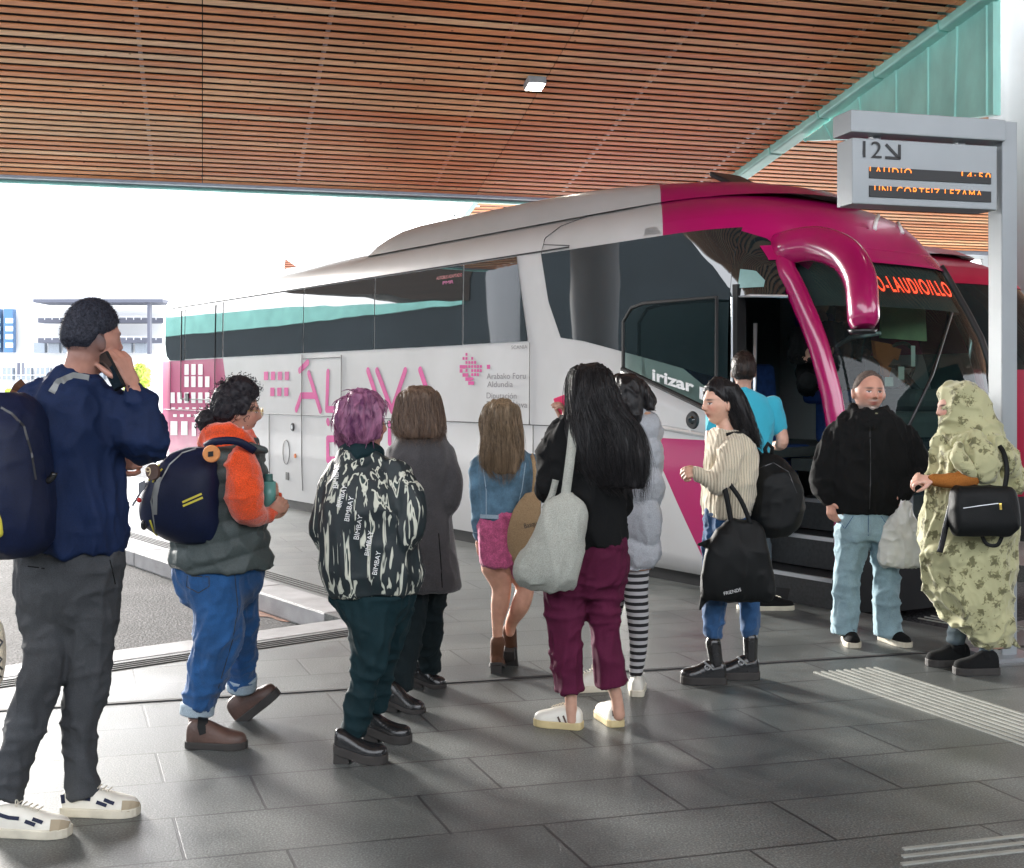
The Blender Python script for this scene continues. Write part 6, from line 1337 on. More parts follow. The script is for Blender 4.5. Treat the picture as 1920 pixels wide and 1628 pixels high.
# ================================================================== 4 grey coat
f = Fig(6.0, (770, 1320), 'woman with shoulder-length brown hair in a long grey wool coat, dark trousers and heeled boots')
torso = [(788, 812, 0, 32, .07), (790, 828, 0, 50, .11), (789, 860, 0, 60, .14), (788, 910, 0, 58, .14), (788, 960, 0, 60, .145), (790, 1030, 0, 67, .16), (792, 1102, 0, 72, .17)]
arms = [[(834, 850, 0, 20), (846, 900, -.03, 21), (843, 945, -.05, 20), (818, 962, .08, 17), (795, 955, .18, 14)], [(745, 850, 0, 20), (738, 905, 0, 20), (745, 950, .06, 18)]]
legs = [[(768, 1090, 0, 36), (766, 1160, -.02, 33), (756, 1230, -.05, 28), (748, 1290, -.08, 24)], [(806, 1090, .1, 34), (800, 1160, .15, 29), (802, 1225, .25, 22), (806, 1258, .3, 20)]]
bd, hc = mk_body(f, (788, 772, 0, 165, 0, 0, .97), torso, arms, legs, [], (.5, .3, .2), neck=(789, 825, 0))
HR = [(787, 726, .01, 18, .07), (786, 738, 0, 34, .10), (785, 765, 0, 42, .115), (785, 795, -.02, 46, .115), (786, 812, -.04, 45, .10), (787, 820, -.05, 38, .085)]
mb = MB(); Q = loft(f, mb, HR); o = garment(f, 'hair', mb, H_BRN, .008, 2, [(.006, (40, 40, 3), 3), (.004, (14, 14, 2), 4)]); mb = MB(); strands(mb, Q, 520, 0, 6.28, .0013, .005, .12, 1, .3, .08, random.Random(2)); mb.build('locks', H_BRN, o)
mb = MB(); loft(f, mb, torso); [limb(f, mb, a) for a in arms]; limb(f, mb, [(752, 820, 0, 12), (789, 812, -.07, 14), (826, 820, 0, 12)]); cj = garment(f, 'coat', mb, M['coat'], .011, 3, [(.010, (6, 6, 1.4), 1), (.004, (15, 15, 7), 2)])
decal(cj, bvh_of(cj), 'back_vent', [[(822, 1000), (826, 1050), (829, 1102)]], .006, M['blk'], .001, .002)
mb = MB(); [tlimb(f, mb, l) for l in legs]; garment(f, 'trousers', mb, M['flare'], .010, 3, FT)
hp = f.P(724, 1336, -.18); hp.z = 0; shoe(f, hp, (1, -.25, 0), .20, M['blk_lthr'], M['sole_b'], 'heel', ankle=f.P(744, 1296, -.12)); hp = f.P(770, 1290, .28); hp.z = 0; shoe(f, hp, (1, -.1, 0), .19, M['blk_lthr'], M['sole_b'], 'heel', ankle=f.P(800, 1262, .3))
# ================================================================== 5 denim jacket
f = Fig(6.58, (945, 1258), 'blonde woman in a faded denim jacket, pink shorts and brown ankle boots walking away')
torso = [(946, 836, 0, 28, .07), (948, 852, 0, 46, .10), (948, 880, 0, 56, .125), (944, 920, 0, 54, .12), (938, 950, 0, 46, .115), (936, 973, 0, 40, .115)]
arms = [[(898, 872, 0, 17), (895, 920, -.02, 16), (900, 965, -.02, 15), (900, 1005, .0, 12)], [(996, 868, 0, 18), (1002, 915, .03, 16), (996, 960, .12, 14)]]
l1 = [(928, 1062, 0, 27), (940, 1100, 0, 19), (937, 1135, 0, 17), (933, 1170, 0, 11), (933, 1205, 0, 8.5)]; l2 = [(972, 1062, .02, 29), (984, 1100, .02, 18.5), (976, 1135, .0, 17.5), (960, 1165, .06, 12), (956, 1185, .08, 9.5)]
bd, hc = mk_body(f, (942, 790, 0, 200, 0, 0, .95), torso, arms, [], [((900, 1010, 0), (.12, 0, -1), (-.6, -.7, 0), 1, .35, .88)], (.60, .33, .23), bare=[l1, l2, [(955, 985, 0, 44, .7), (950, 1040, 0, 40, .7)]], neck=(947, 848, 0))
HR = [(940, 750, .01, 15, .06), (940, 762, 0, 28, .095), (938, 790, 0, 35, .11), (942, 820, -.03, 35, .09), (941, 850, -.07, 37, .065), (940, 872, -.09, 34, .045), (942, 888, -.10, 22, .03)]
mb = MB(); Q = loft(f, mb, HR); o = garment(f, 'hair', mb, H_BLD, .008, 2, [(.008, (34, 34, 3), 3), (.005, (14, 14, 3), 4)]); mb = MB(); strands(mb, Q, 600, 3.0, 6.4, .0013, .006, .1, 1, .35, .09, random.Random(3)); strands(mb, Q, 120, 0, 3.2, .0017, .003, .1, .8, .3, .02, random.Random(5)); mb.build('locks', H_BLD, o)
mb = MB(); loft(f, mb, torso); [limb(f, mb, a) for a in arms]; dj = garment(f, 'jacket', mb, cloth('washed_denim', (.095, .185, .265), .85, .55, 500, .4, 7, .2, big=.2), .009, 3, [(.009, (9, 9, 5), 1), (.005, (22, 22, 14), 2)])
bj = bvh_of(dj); M['pale_seam'] = cloth('pale_denim_seam', (.32, .42, .50)); decal(dj, bj, 'hem_band', [[(901, 968), (935, 970), (972, 960)]], .022, M['pale_seam'], .003, .003); decal(dj, bj, 'seam', [[(905, 868), (912, 920), (912, 965)], [(985, 868), (978, 920), (968, 958)], [(890, 998), (910, 1002)]], .005, M['pale_seam'], .002, .002)
mb = MB(); loft(f, mb, [(940, 962, 0, 38, .11), (938, 1000, 0, 42, .12), (942, 1035, 0, 46, .125), (948, 1056, 0, 50, .12)]); limb(f, mb, [(922, 1020, 0, 24), (924, 1050, 0, 26)]); limb(f, mb, [(970, 1030, 0, 28), (974, 1062, 0, 30)]); garment(f, 'shorts', mb, M['pink'], .009, 3, FJ)
hp = f.P(930, 1252, -.02); hp.z = 0; shoe(f, hp, (.05, 1, 0), .225, M['tan_lthr'], M['sole_b'], 'heel', ankle=f.P(933, 1204, 0), sole_t=.014); hp = f.P(954, 1222, .10); shoe(f, hp, (.15, 1, 0), .215, M['tan_lthr'], M['sole_b'], 'heel', -62, ankle=f.P(955, 1182, .10), sole_t=.014)
tt = item('tote_bag', 'tan canvas tote bag hanging from the shoulder of the woman in denim', 'bag', f.P(985, 1060, -.05)); fb_ = Fig.__new__(Fig); fb_.Y = f.Y; fb_.root = tt
mb = MB(); loft(fb_, mb, [(998, 925, -.10, 14, .02, -10), (988, 955, -.12, 26, .035, -10), (980, 1000, -.13, 30, .045, -10), (980, 1040, -.12, 28, .05, -10), (985, 1062, -.10, 20, .04, -10)]); o = garment(fb_, 'bag_body', mb, M['tan'], .008, 3, [(.006, (10, 10, 4), 3)]); decal_text(o, bvh_of(o), 'Basque', (984, 991), (1012, 984), 13, M['ink'], .003)
mb = MB(); strap(fb_, mb, [(1000, 930, -.10), (1003, 890, -.12), (1000, 862, -.10), (996, 852, 0)], .022); mb.build('handle', M['tan'], tt, True)
# ================================================================== 6 black hair, tote
f = Fig(5.5, (1100, 1360), 'woman with very long black hair, black jacket and burgundy trousers')
torso = [(1098, 782, 0, 36, .08), (1098, 800, 0, 60, .12), (1100, 835, 0, 72, .15), (1100, 900, 0, 72, .16), (1108, 960, 0, 66, .155), (1118, 1000, 0, 56, .15), (1124, 1022, 0, 50, .14)]
arms = [[(1050, 815, 0, 24), (1034, 870, .0, 25), (1026, 922, -.02, 22), (1036, 870, .14, 18), (1052, 800, .14, 13)], [(1160, 830, 0, 24), (1166, 890, .02, 22), (1160, 950, .06, 18)]]
legs = [[(1090, 1030, 0, 46), (1080, 1070, 0, 48), (1062, 1115, 0, 40), (1062, 1190, 0, 32), (1066, 1255, 0, 29), (1069, 1296, 0, 27)], [(1140, 1060, 0, 40), (1130, 1115, .02, 36), (1136, 1190, .03, 29), (1142, 1250, .03, 31), (1145, 1288, .03, 31)]]
bd, hc = mk_body(f, (1104, 735, 0, 198, 2, 0, .99), torso, arms, legs, [((1056, 800, .13), (.1, 0, 1), (.95, 0, 0), 1, .6, .95)], (.50, .30, .22), bare=[[(1070, 1290, 0, 13), (1071, 1325, 0, 11), (1073, 1350, 0, 12)], [(1150, 1285, .03, 13), (1157, 1312, .03, 11), (1160, 1340, .03, 12)]], neck=(1100, 790, 0))
HR = [(1104, 684, .01, 18, .07), (1106, 697, 0, 34, .10), (1108, 730, -.02, 43, .12), (1116, 765, -.05, 50, .11), (1130, 800, -.09, 64, .095), (1142, 845, -.13, 66, .075), (1152, 885, -.15, 58, .055), (1166, 912, -.15, 40, .035)]
mb = MB(); Q = loft(f, mb, HR); o = garment(f, 'hair', mb, H_BLK, .009, 2, [(.010, (26, 26, 2.5), 3), (.006, (12, 12, 2), 4)]); mb = MB(); strands(mb, Q, 760, 3.0, 6.4, .0014, .007, .08, 1, .32, .10, random.Random(6)); strands(mb, Q, 120, 0, 3.2, .0019, .003, .1, .9, .3, .03, random.Random(5)); mb.build('locks', H_BLK, o)
mb = MB(); loft(f, mb, torso); [limb(f, mb, a) for a in arms]; garment(f, 'jacket', mb, M['blk'], .011, 3, FJ)
mb = MB(); loft(f, mb, [(1120, 1008, 0, 52, .13), (1116, 1050, 0, 56, .135), (1104, 1085, 0, 58, .115), (1098, 1118, 0, 46, .08)]); [tlimb(f, mb, l) for l in legs]; garment(f, 'trousers', mb, M['burg'], .010, 3, FT)
hp = f.P(1092, 1373, .0); hp.z = 0; d_ = (-.93, .33, 0); s1 = shoe(f, hp, d_, .235, M['wht_lthr'], M['sole_g'], 'sneaker', wide=1.1); laces(f, s1, hp, d_, .235, M['lace']); decal(s1, bvh_of(s1), 'side_stripe', [[(1066, 1340), (1072, 1356)], [(1056, 1342), (1062, 1357)], [(1046, 1344), (1052, 1358)]], .009, M['brown_lthr'], .002, .002)
hp = f.P(1158, 1366, .02); hp.z = 0; s1 = shoe(f, hp, (-.25, .97, 0), .235, M['wht_lthr'], M['sole_g'], 'sneaker', wide=1.15); decal(s1, bvh_of(s1), 'heel_tab', [[(1148, 1338), (1170, 1337)]], .026, M['brown_lthr'], .002, .003); 
ph = item('phone', 'hot pink phone at the ear of the woman with very long black hair', 'phone', f.P(1058, 770, .12)); mb = MB(); mb.box(f.P(1058, 770, .17), (.072, .012, .145), (.75, -.6, .3), (.6, .8, 0), (-.35, 0, .93)); o = mb.build('case', mat('hot_pink', (.75, .05, .16), .4), ph); bevel(o, .006, 3); mb = MB(); mb.box(f.P(1058, 770, .17)+Vector((.004, .008, 0)), (.062, .002, .13), (.75, -.6, .3), (.6, .8, 0), (-.35, 0, .93)); mb.build('screen', M['side_glass'], ph)
tt = item('tote_bag', 'big pale grey canvas tote hanging from the shoulder of the black-haired woman', 'bag', f.P(1030, 1110, -.2)); fb_ = Fig.__new__(Fig); fb_.Y = f.Y; fb_.root = tt
mb = MB(); loft(fb_, mb, [(1062, 922, -.20, 12, .02), (1062, 940, -.21, 34, .04), (1056, 962, -.22, 44, .06), (1043, 1010, -.23, 50, .08), (1028, 1055, -.23, 60, .09), (1024, 1085, -.22, 56, .085), (1030, 1106, -.2, 42, .06)], sq=.85); garment(fb_, 'bag_body', mb, M['tote'], .009, 2, [(.012, (9, 9, 2.2), 3), (.005, (22, 22, 8), 5)])
mb = MB(); strap(fb_, mb, [(1060, 930, -.21), (1068, 870, -.20), (1074, 815, -.15), (1076, 788, -.10), (1076, 784, .0)], .042, .008); mb.build('handle', M['tote'], tt, True); mb = MB(); strap(fb_, mb, [(1020, 955, -.16), (1034, 930, -.14), (1042, 900, -.13)], .03, .006); mb.build('handle', M['tote'], tt, True)
# ================================================================== 7 puffer coat, striped tights
f = Fig(6.12, (1170, 1300), 'woman in a pale grey puffer coat and striped tights, mostly hidden behind the black-haired woman')
torso = [(1188, 765, 0, 26, .07), (1194, 780, 0, 40, .11), (1196, 820, 0, 46, .14), (1196, 880, 0, 47, .15), (1195, 950, 0, 46, .15), (1194, 1020, 0, 45, .145), (1190, 1066, 0, 38, .12)]
legs = [[(1190, 1065, 0, 27), (1192, 1110, 0, 23), (1196, 1160, 0, 20), (1197, 1215, 0, 16), (1192, 1262, 0, 12.5)], [(1160, 1065, .08, 27), (1150, 1130, .1, 20), (1135, 1210, .1, 16), (1122, 1275, .08, 12)]]
arms = [[(1228, 810, 0, 17), (1226, 870, 0, 17), (1220, 930, -.02, 16)]]
bd, hc = mk_body(f, (1176, 742, 0, 160, 0, 0, .97), torso, arms, legs, [], (.5, .3, .2), neck=(1182, 780, 0))
HR = [(1172, 702, 0, 16, .06), (1176, 714, 0, 30, .09), (1186, 735, 0, 36, .09), (1202, 752, -.02, 28, .05), (1212, 764, -.04, 16, .03)]
mb = MB(); Q = loft(f, mb, HR); limb(f, mb, [(1190, 738, 0, 20), (1208, 755, -.03, 12), (1224, 765, -.05, 5)]); limb(f, mb, [(1176, 728, -.05, 26), (1182, 762, -.08, 24), (1192, 784, -.10, 14)]); o = garment(f, 'hair', mb, H_BLK, .008, 2, [(.007, (22, 22, 10), 3)]); mb = MB(); rnd = random.Random(12)
for _ in range(130):
    y0 = rnd.uniform(715, 755); mb.tube([f.P(1190+rnd.uniform(-8, 8), y0, -.03), f.P(1206, y0+rnd.uniform(8, 16), -.06), f.P(rnd.uniform(1214, 1230), rnd.uniform(752, 772), -.05)], [.0018, .0015, .0005], 4)
mb.build('locks', H_BLK, o)
mb = MB(); loft(f, mb, torso); [limb(f, mb, a) for a in arms]; garment(f, 'puffer_coat', mb, M['puff'], .010, 2, [(.024, (0, 0, 6.6), 0, 'q'), (.008, (14, 14, 3), 4), (.004, (26, 26, 26), 5)])
mb = MB(); [limb(f, mb, [(p[0], p[1], p[2], p[3]*1.02) for p in l]) for l in legs]; garment(f, 'tights', mb, M['stripes'], .008, 2)
for hx, dy, d_ in ((1194, -.06, (.12, 1, 0)), (1140, .08, (-1, -.1, 0))): hp = f.P(hx, 1308, dy); hp.z = 0; s1 = shoe(f, hp, d_, .225, M['wht_lthr'], M['sole_w'], 'sneaker'); laces(f, s1, hp, d_, .225, M['lace'])
# ================================================================== 8 cream sweater
f = Fig(6.42, (1350, 1272), 'woman with long black hair in a cream knit sweater, jeans and boots, looking left')
torso = [(1362, 806, 0, 24, .09), (1368, 822, 0, 38, .15), (1369, 855, 0, 47, .19), (1368, 900, 0, 48, .20), (1365, 940, 0, 46, .19), (1363, 968, 0, 40, .17)]
arm = [(1374, 838, -.14, 22), (1362, 875, -.19, 24), (1347, 903, -.20, 24), (1328, 900, -.20, 18), (1312, 888, -.20, 14)]; arm2 = [(1370, 838, .14, 20), (1355, 900, .17, 18), (1325, 905, .12, 14)]
legs = [[(1352, 1010, -.05, 32), (1345, 1070, -.06, 27), (1340, 1130, -.06, 22), (1336, 1195, -.06, 14.5)], [(1382, 1010, .08, 32), (1398, 1080, .08, 25), (1404, 1140, .06, 20), (1407, 1192, .05, 15)]]
bd, hc = mk_body(f, (1349, 757, 0, -66, 2, 0, 1.03), torso, [arm, arm2], legs, [((1313, 887, -.20), (-.95, -.1, .05), (.1, -.75, .6), 1, .95, .95)], (.68, .42, .31), (.012, .01, .01), neck=(1363, 818, 0), voxel=.0042, nr=.047)
mb = MB(); hair_cap(mb, hc, -66, 2, 0, 1.03, False, .012, .066, .012, -.07, top=.014)
HR = [(1362, 722, .0, 20, .075), (1372, 745, .0, 24, .085), (1384, 775, .0, 24, .085), (1393, 800, -.0, 23, .085), (1403, 822, -.0, 20, .07), (1414, 838, 0, 12, .04)]
Q = loft(f, mb, HR); o = garment(f, 'hair', mb, H_BLK, .007, 2, [(.006, (30, 30, 3), 3), (.004, (14, 14, 3), 4)]); mb = MB(); strands(mb, Q, 360, 0, 6.28, .0017, .002, .05, 1, .25, .05, random.Random(9)); mb.build('locks', H_BLK, o)
mb = MB(); loft(f, mb, torso); limb(f, mb, arm); limb(f, mb, arm2); garment(f, 'sweater', mb, M['ribknit'], .0095, 3, [(.011, (9, 9, 5), 1), (.005, (20, 20, 12), 2)])
mb = MB(); loft(f, mb, [(1362, 955, 0, 37, .15), (1362, 1000, 0, 40, .15), (1364, 1030, 0, 38, .14)]); [tlimb(f, mb, l) for l in legs]; garment(f, 'jeans', mb, M['denim_m'], .009, 3, FT)
for hx, hy, dy, d_, an in ((1362, 1280, -.08, (-1, .10, 0), (1337, 1205, -.07)), (1424, 1268, .03, (-1, .08, 0), (1407, 1196, .04))):
    hp = f.P(hx, hy, dy); hp.z = 0; s1 = shoe(f, hp, d_, .245, M['blk_lthr'], M['sole_b'], 'boot', ankle=f.P(*an), wide=1.15); mb = MB(); c = hp+Vector((-.11, -.04, .10)); mb.tube([c+Vector((.014*math.cos(t), -.01, .014*math.sin(t))) for t in np.linspace(0, 6.29, 14)], .0025, 6); mb.tube([c+Vector((-.02, 0, .03)), c+Vector((.03, -.01, -.01)), c+Vector((.08, 0, .0))], .006, 6); link('buckle', mb.mesh('buckle'), M['steel'], s1)
bg_ = item('backpack', 'black soft backpack behind the woman in the cream sweater', 'backpack', f.P(1455, 1000, 0)); fb_ = Fig.__new__(Fig); fb_.Y = f.Y; fb_.root = bg_
mb = MB(); loft(fb_, mb, [(1440, 850, .03, 16, .05, 8), (1444, 866, .02, 30, .09, 8), (1450, 900, .0, 44, .14, 8), (1455, 945, .0, 50, .15, 8), (1450, 985, .0, 46, .14, 8), (1444, 1004, .0, 30, .10, 8)], sq=.8); bo = garment(fb_, 'bag_body', mb, M['blk_nylon'], .010, 3, [(.008, (7, 7, 5), 7), (.004, (18, 18, 14), 8)]); decal(bo, bvh_of(bo), 'zip', [[(1420, 880), (1450, 868), (1478, 885), (1494, 925)]], .005, M['black_plastic'], .001, .002)
mb = MB(); mb.tube([fb_.P(1438, 858, 0), fb_.P(1434, 842, -.01), fb_.P(1440, 832, -.01), fb_.P(1448, 840, 0), fb_.P(1446, 858, 0)], .012, 8); strap(fb_, mb, [(1440, 862, 0), (1420, 845, -.03), (1402, 820, -.06), (1385, 812, -.09), (1362, 815, -.12)], .018); mb.build('shoulder_strap', M['blk_nylon'], bg_, True)
mb = MB(); strap(fb_, mb, [(1410, 970, -.03), (1398, 945, -.10), (1390, 905, -.15), (1386, 870, -.17)], .03); mb.build('side_strap', M['blk_nylon'], bg_, True)
tt = item('tote_bag', 'black shopping tote carried at the hip of the woman in the cream sweater', 'bag', f.P(1380, 1140, -.2)); fb_ = Fig.__new__(Fig); fb_.Y = f.Y; fb_.root = tt
mb = MB(); loft(fb_, mb, [(1392, 976, -.24, 24, .02, 0), (1388, 995, -.25, 42, .035), (1380, 1030, -.27, 58, .05), (1380, 1075, -.27, 66, .055), (1383, 1110, -.26, 70, .05), (1384, 1126, -.25, 64, .035)], sq=.6); limb(fb_, mb, [(1330, 1020, -.25, 12, .5), (1308, 1022, -.25, 4, .5)]); limb(fb_, mb, [(1330, 1100, -.25, 16, .5), (1313, 1142, -.25, 4, .5)]); bo = garment(fb_, 'bag_body', mb, M['blk_nylon'], .009, 2, [(.010, (8, 8, 2.5), 3), (.004, (20, 20, 9), 5)])
decal_text(bo, bvh_of(bo), 'FRIENDS', (1358, 1116), (1390, 1108), 9, M['white_txt'], .003); mb = MB(); strap(fb_, mb, [(1372, 985, -.26), (1362, 930, -.26), (1352, 890, -.235), (1350, 876, -.20)], .028); mb.build('handle', M['blk_nylon'], tt, True); mb = MB(); strap(fb_, mb, [(1408, 985, -.26), (1390, 940, -.26), (1362, 900, -.24)], .024); mb.build('handle', M['blk_nylon'], tt, True)
# ================================================================== 9 turquoise polo
f = Fig(8.45, (1420, 1142), 'man in turquoise polo shirt stepping up to the open coach door, seen from behind')
torso = [(1393, 732, 0, 20, .06), (1394, 742, 0, 38, .09), (1398, 765, 0, 52, .12), (1400, 805, 0, 50, .125), (1401, 850, 0, 45, .12), (1403, 900, 0, 42, .12), (1404, 930, 0, 42, .12)]
arms = [[(1448, 760, 0, 18), (1458, 785, 0, 15.5), (1461, 802, 0, 15)], [(1346, 760, 0, 18), (1340, 785, 0, 15), (1336, 804, 0, 14)]]
bare = [[(1448, 760, 0, 11), (1463, 805, 0, 12), (1466, 832, -.02, 11), (1448, 836, .16, 8)], [(1346, 760, 0, 11), (1335, 805, 0, 11), (1333, 836, 0, 10), (1350, 838, .16, 8)]]
legs = [[(1388, 945, 0, 22), (1392, 1020, 0, 18), (1395, 1085, 0, 15), (1396, 1125, 0, 13)], [(1418, 945, 0, 22), (1424, 1020, 0, 18), (1428, 1085, 0, 15), (1430, 1122, 0, 13)]]
bd, hc = mk_body(f, (1394, 698, 0, 172, 0, 0, 1.06), torso, arms, legs, [((1446, 836, .17), (-.5, .8, .2), (0, 0, -1), 1, .5, 1), ((1352, 838, .17), (.5, .8, .2), (0, 0, -1), -1, .5, 1)], (.62, .38, .29), bare=bare, male=True, fade=(.05, .035, .03), neck=(1394, 738, 0), kt=.85)
mb = MB(); hair_cap(mb, hc, 172, 0, 0, 1.06, True, .014, .05, .012, -.055, top=.018); o = garment(f, 'hair', mb, H_DBR, .007, 1, [(.002, (80, 80, 80), 3)]); fuzz(f, o, 2600, .008, .0008, 3, (0, -.5, -.8))
mb = MB(); loft(f, mb, torso); [limb(f, mb, a) for a in arms]; limb(f, mb, [(1378, 738, 0, 7), (1394, 731, -.05, 7), (1410, 738, 0, 7)]); garment(f, 'polo_shirt', mb, M['turq'], .010, 3, [(.008, (7, 7, 3), 1), (.004, (16, 16, 9), 2)])
mb = MB(); loft(f, mb, [(1403, 918, 0, 40, .12), (1403, 950, 0, 41, .12)]); [tlimb(f, mb, l) for l in legs]; garment(f, 'trousers', mb, M['slate_trs'], .011, 3, FT)
for hx, dy, d_ in ((1420, -.02, (.95, .1, 0)), (1384, .0, (.9, .3, 0))): hp = f.P(hx, 1141, dy); hp.z = 0; s1 = shoe(f, hp, d_, .27, M['blk'], M['sole_w'], 'sneaker'); laces(f, s1, hp, d_, .27, M['lace'])
# ================================================================== 10 man in black fleece
f = Fig(7.38, (1625, 1204), 'older man with cropped hair in black jacket and pale jeans facing the camera')
torso = [(1629, 768, 0, 32, .08), (1631, 784, 0, 52, .11), (1632, 805, 0, 72, .14), (1632, 840, 0, 80, .17), (1630, 885, 0, 80, .18), (1626, 925, 0, 72, .175), (1624, 958, 0, 60, .16)]
arms = [[(1572, 820, 0, 27), (1555, 865, .0, 27), (1548, 905, .0, 23), (1553, 935, -.03, 16)], [(1692, 820, 0, 27), (1714, 860, 0, 27), (1722, 885, -.02, 23), (1700, 915, -.12, 17), (1695, 924, -.14, 14)]]
legs = [[(1598, 990, 0, 34), (1594, 1040, 0, 28), (1589, 1095, 0, 23), (1583, 1190, -.02, 24)], [(1655, 990, 0, 34), (1660, 1050, 0, 26), (1662, 1105, 0, 23), (1665, 1190, 0, 26)]]
bd, hc = mk_body(f, (1629, 736, -.02, 4, 0, -2, 1.15), torso, arms, legs, [((1556, 940, -.03), (.12, -.1, -1), (-.8, -.5, 0), -1, .35, 1.0), ((1697, 920, -.14), (-.05, -.1, -1), (.6, -.8, 0), 1, .85, 1.0)], (.58, .31, .23), (.06, .045, .04), male=True, fat=1.12, neck=(1629, 782, 0), voxel=.0046, stubble=(.40, .36, .34), fade=(.22, .14, .11), nr=.060)
mb = MB(); hair_cap(mb, hc, 4, 0, -2, 1.15, True, .003, .100, .016, -.06, top=.001, fat=1.12); o = garment(f, 'hair', mb, hair_mat('grizzled_hair', (.07, .05, .042), (.17, .13, .11), (120, 120, 120), .7), .006, 1, [(.0015, (90, 90, 90), 3)]); fuzz(f, o, 2200, .006, .0008, 4)
mb = MB(); loft(f, mb, torso); [limb(f, mb, a) for a in arms]; limb(f, mb, [(1601, 768, 0, 8), (1606, 780, -.06, 10), (1626, 800, -.13, 7)]); limb(f, mb, [(1657, 768, 0, 8), (1654, 780, -.06, 10), (1636, 800, -.13, 7)]); jk = garment(f, 'jacket', mb, M['blk'], .010, 3, FJ); decal(jk, bvh_of(jk), 'zip', [[(1631, 800), (1632, 850), (1632, 905), (1630, 955)]], .004, M['ink'], .002, .002)
mb = MB(); loft(f, mb, [(1629, 774, -.03, 22, .066), (1630, 792, -.03, 26, .09)]); garment(f, 'shirt', mb, M['olive'], .008, 2, [(.006, (20, 20, 20), 1)])
mb = MB(); loft(f, mb, [(1624, 948, 0, 50, .13), (1626, 975, 0, 58, .145), (1627, 1010, 0, 58, .14)]); [tlimb(f, mb, l) for l in legs]; tr = garment(f, 'jeans', mb, M['denim_l'], .010, 3, FT); decal(tr, bvh_of(tr), 'seam', [[(1572, 975), (1584, 992), (1600, 968)], [(1680, 975), (1668, 992), (1652, 968)], [(1628, 965), (1628, 1005)]], .004, M['denim_m'], .001, .002)
for hx, hy, dy, d_ in ((1588, 1192, .08, (-.12, -1, 0)), (1652, 1190, .08, (.35, -.95, 0))): hp = f.P(hx, hy, dy); hp.z = 0; s1 = shoe(f, hp, d_, .27, M['blk'], M['sole_w'], 'sneaker', wide=1.1); laces(f, s1, hp, d_, .27, M['black_plastic'])
tt = item('carrier_bag', 'white plastic carrier bag in the hand of the man in the black jacket', 'bag', f.P(1692, 1064, -.15)); fb_ = Fig.__new__(Fig); fb_.Y = f.Y; fb_.root = tt
def plastic():
    m, nt, b = nodes('white_plastic'); b.inputs['Base Color'].default_value = (.82, .84, .80, 1); b.inputs['Roughness'].default_value = .25; tc = N(nt, 'ShaderNodeTexCoord'); n = N(nt, 'ShaderNodeTexVoronoi'); n.inputs['Scale'].default_value = 16; L(nt, tc.outputs['Object'], n.inputs['Vector']); bp = N(nt, 'ShaderNodeBump'); bp.inputs['Strength'].default_value = .7; bp.inputs['Distance'].default_value = .02; L(nt, n.outputs['Distance'], bp.inputs['Height']); L(nt, bp.outputs[0], b.inputs['Normal'])
    t = N(nt, 'ShaderNodeBsdfTranslucent'); t.inputs[0].default_value = (.6, .62, .55, 1); ms = N(nt, 'ShaderNodeMixShader'); ms.inputs[0].default_value = .25; o = [k for k in nt.nodes if k.type == 'OUTPUT_MATERIAL'][0]; L(nt, b.outputs[0], ms.inputs[1]); L(nt, t.outputs[0], ms.inputs[2]); L(nt, ms.outputs[0], o.inputs[0]); return m
mb = MB(); loft(fb_, mb, [(1697, 938, -.15, 7, .02), (1695, 955, -.15, 16, .035), (1692, 985, -.15, 30, .05), (1690, 1020, -.15, 37, .06), (1690, 1050, -.15, 39, .06), (1691, 1062, -.15, 34, .05)], sq=.7); garment(fb_, 'bag_body', mb, plastic(), .008, 1, [(.012, (10, 10, 4), 3), (.006, (26, 26, 14), 5)]); mb = MB(); strap(fb_, mb, [(1686, 965, -.17), (1693, 940, -.18), (1697, 926, -.15), (1702, 942, -.13), (1706, 965, -.13)], .03, .003); mb.build('handle', M['white_txt'], tt, True)
# ================================================================== 11 woman in leaf print veil
f = Fig(6.62, (1815, 1255), 'woman in a pale olive leaf-print veil and dress with rust sleeves, facing left')
torso = [(1800, 818, 0, 30, .10), (1808, 845, 0, 56, .15), (1812, 890, 0, 68, .19), (1814, 950, 0, 78, .20), (1815, 1020, 0, 84, .20), (1815, 1080, 0, 82, .19), (1824, 1130, 0, 68, .17), (1842, 1175, 0, 50, .14), (1860, 1212, 0, 34, .10)]
arms = [[(1828, 850, -.12, 14), (1828, 888, -.18, 20), (1800, 900, -.20, 16), (1768, 902, -.20, 13), (1748, 899, -.20, 10)], [(1800, 850, .16, 22), (1780, 900, .16, 15), (1745, 902, .05, 10)]]
legs = [[(1850, 1100, .0, 16), (1856, 1170, .0, 13), (1846, 1228, -.05, 13)], [(1805, 1100, .1, 20), (1798, 1160, .12, 17), (1791, 1205, .12, 15)]]
bd, hc = mk_body(f, (1788, 768, 0, -78, 0, 0, .99), torso, arms, legs, [((1749, 899, -.20), (-1, .1, .02), (.1, -.6, .8), -1, .6, .95), ((1742, 902, .0), (-.9, -.4, -.1), (0, .5, -.8), 1, .6, .9)], (.66, .40, .31), (.03, .02, .02), neck=(1800, 828, 0), voxel=.005)
hood = [(1802, 722, 0, 22, .07), (1806, 735, 0, 42, .10), (1810, 760, 0, 50, .115), (1814, 785, 0, 52, .12), (1820, 808, 0, 52, .14), (1832, 835, 0, 58, .18), (1852, 868, .03, 54, .19), (1876, 900, .06, 34, .15), (1890, 922, .08, 20, .10)]
mb = MB(); loft(f, mb, hood); limb(f, mb, [(1774, 812, -.02, 14), (1790, 828, -.08, 18), (1830, 832, -.15, 16)]); garment(f, 'veil', mb, M['leafy'], .009, 2, [(.020, (9, 9, 6), 6), (.010, (17, 17, 12), 2)])
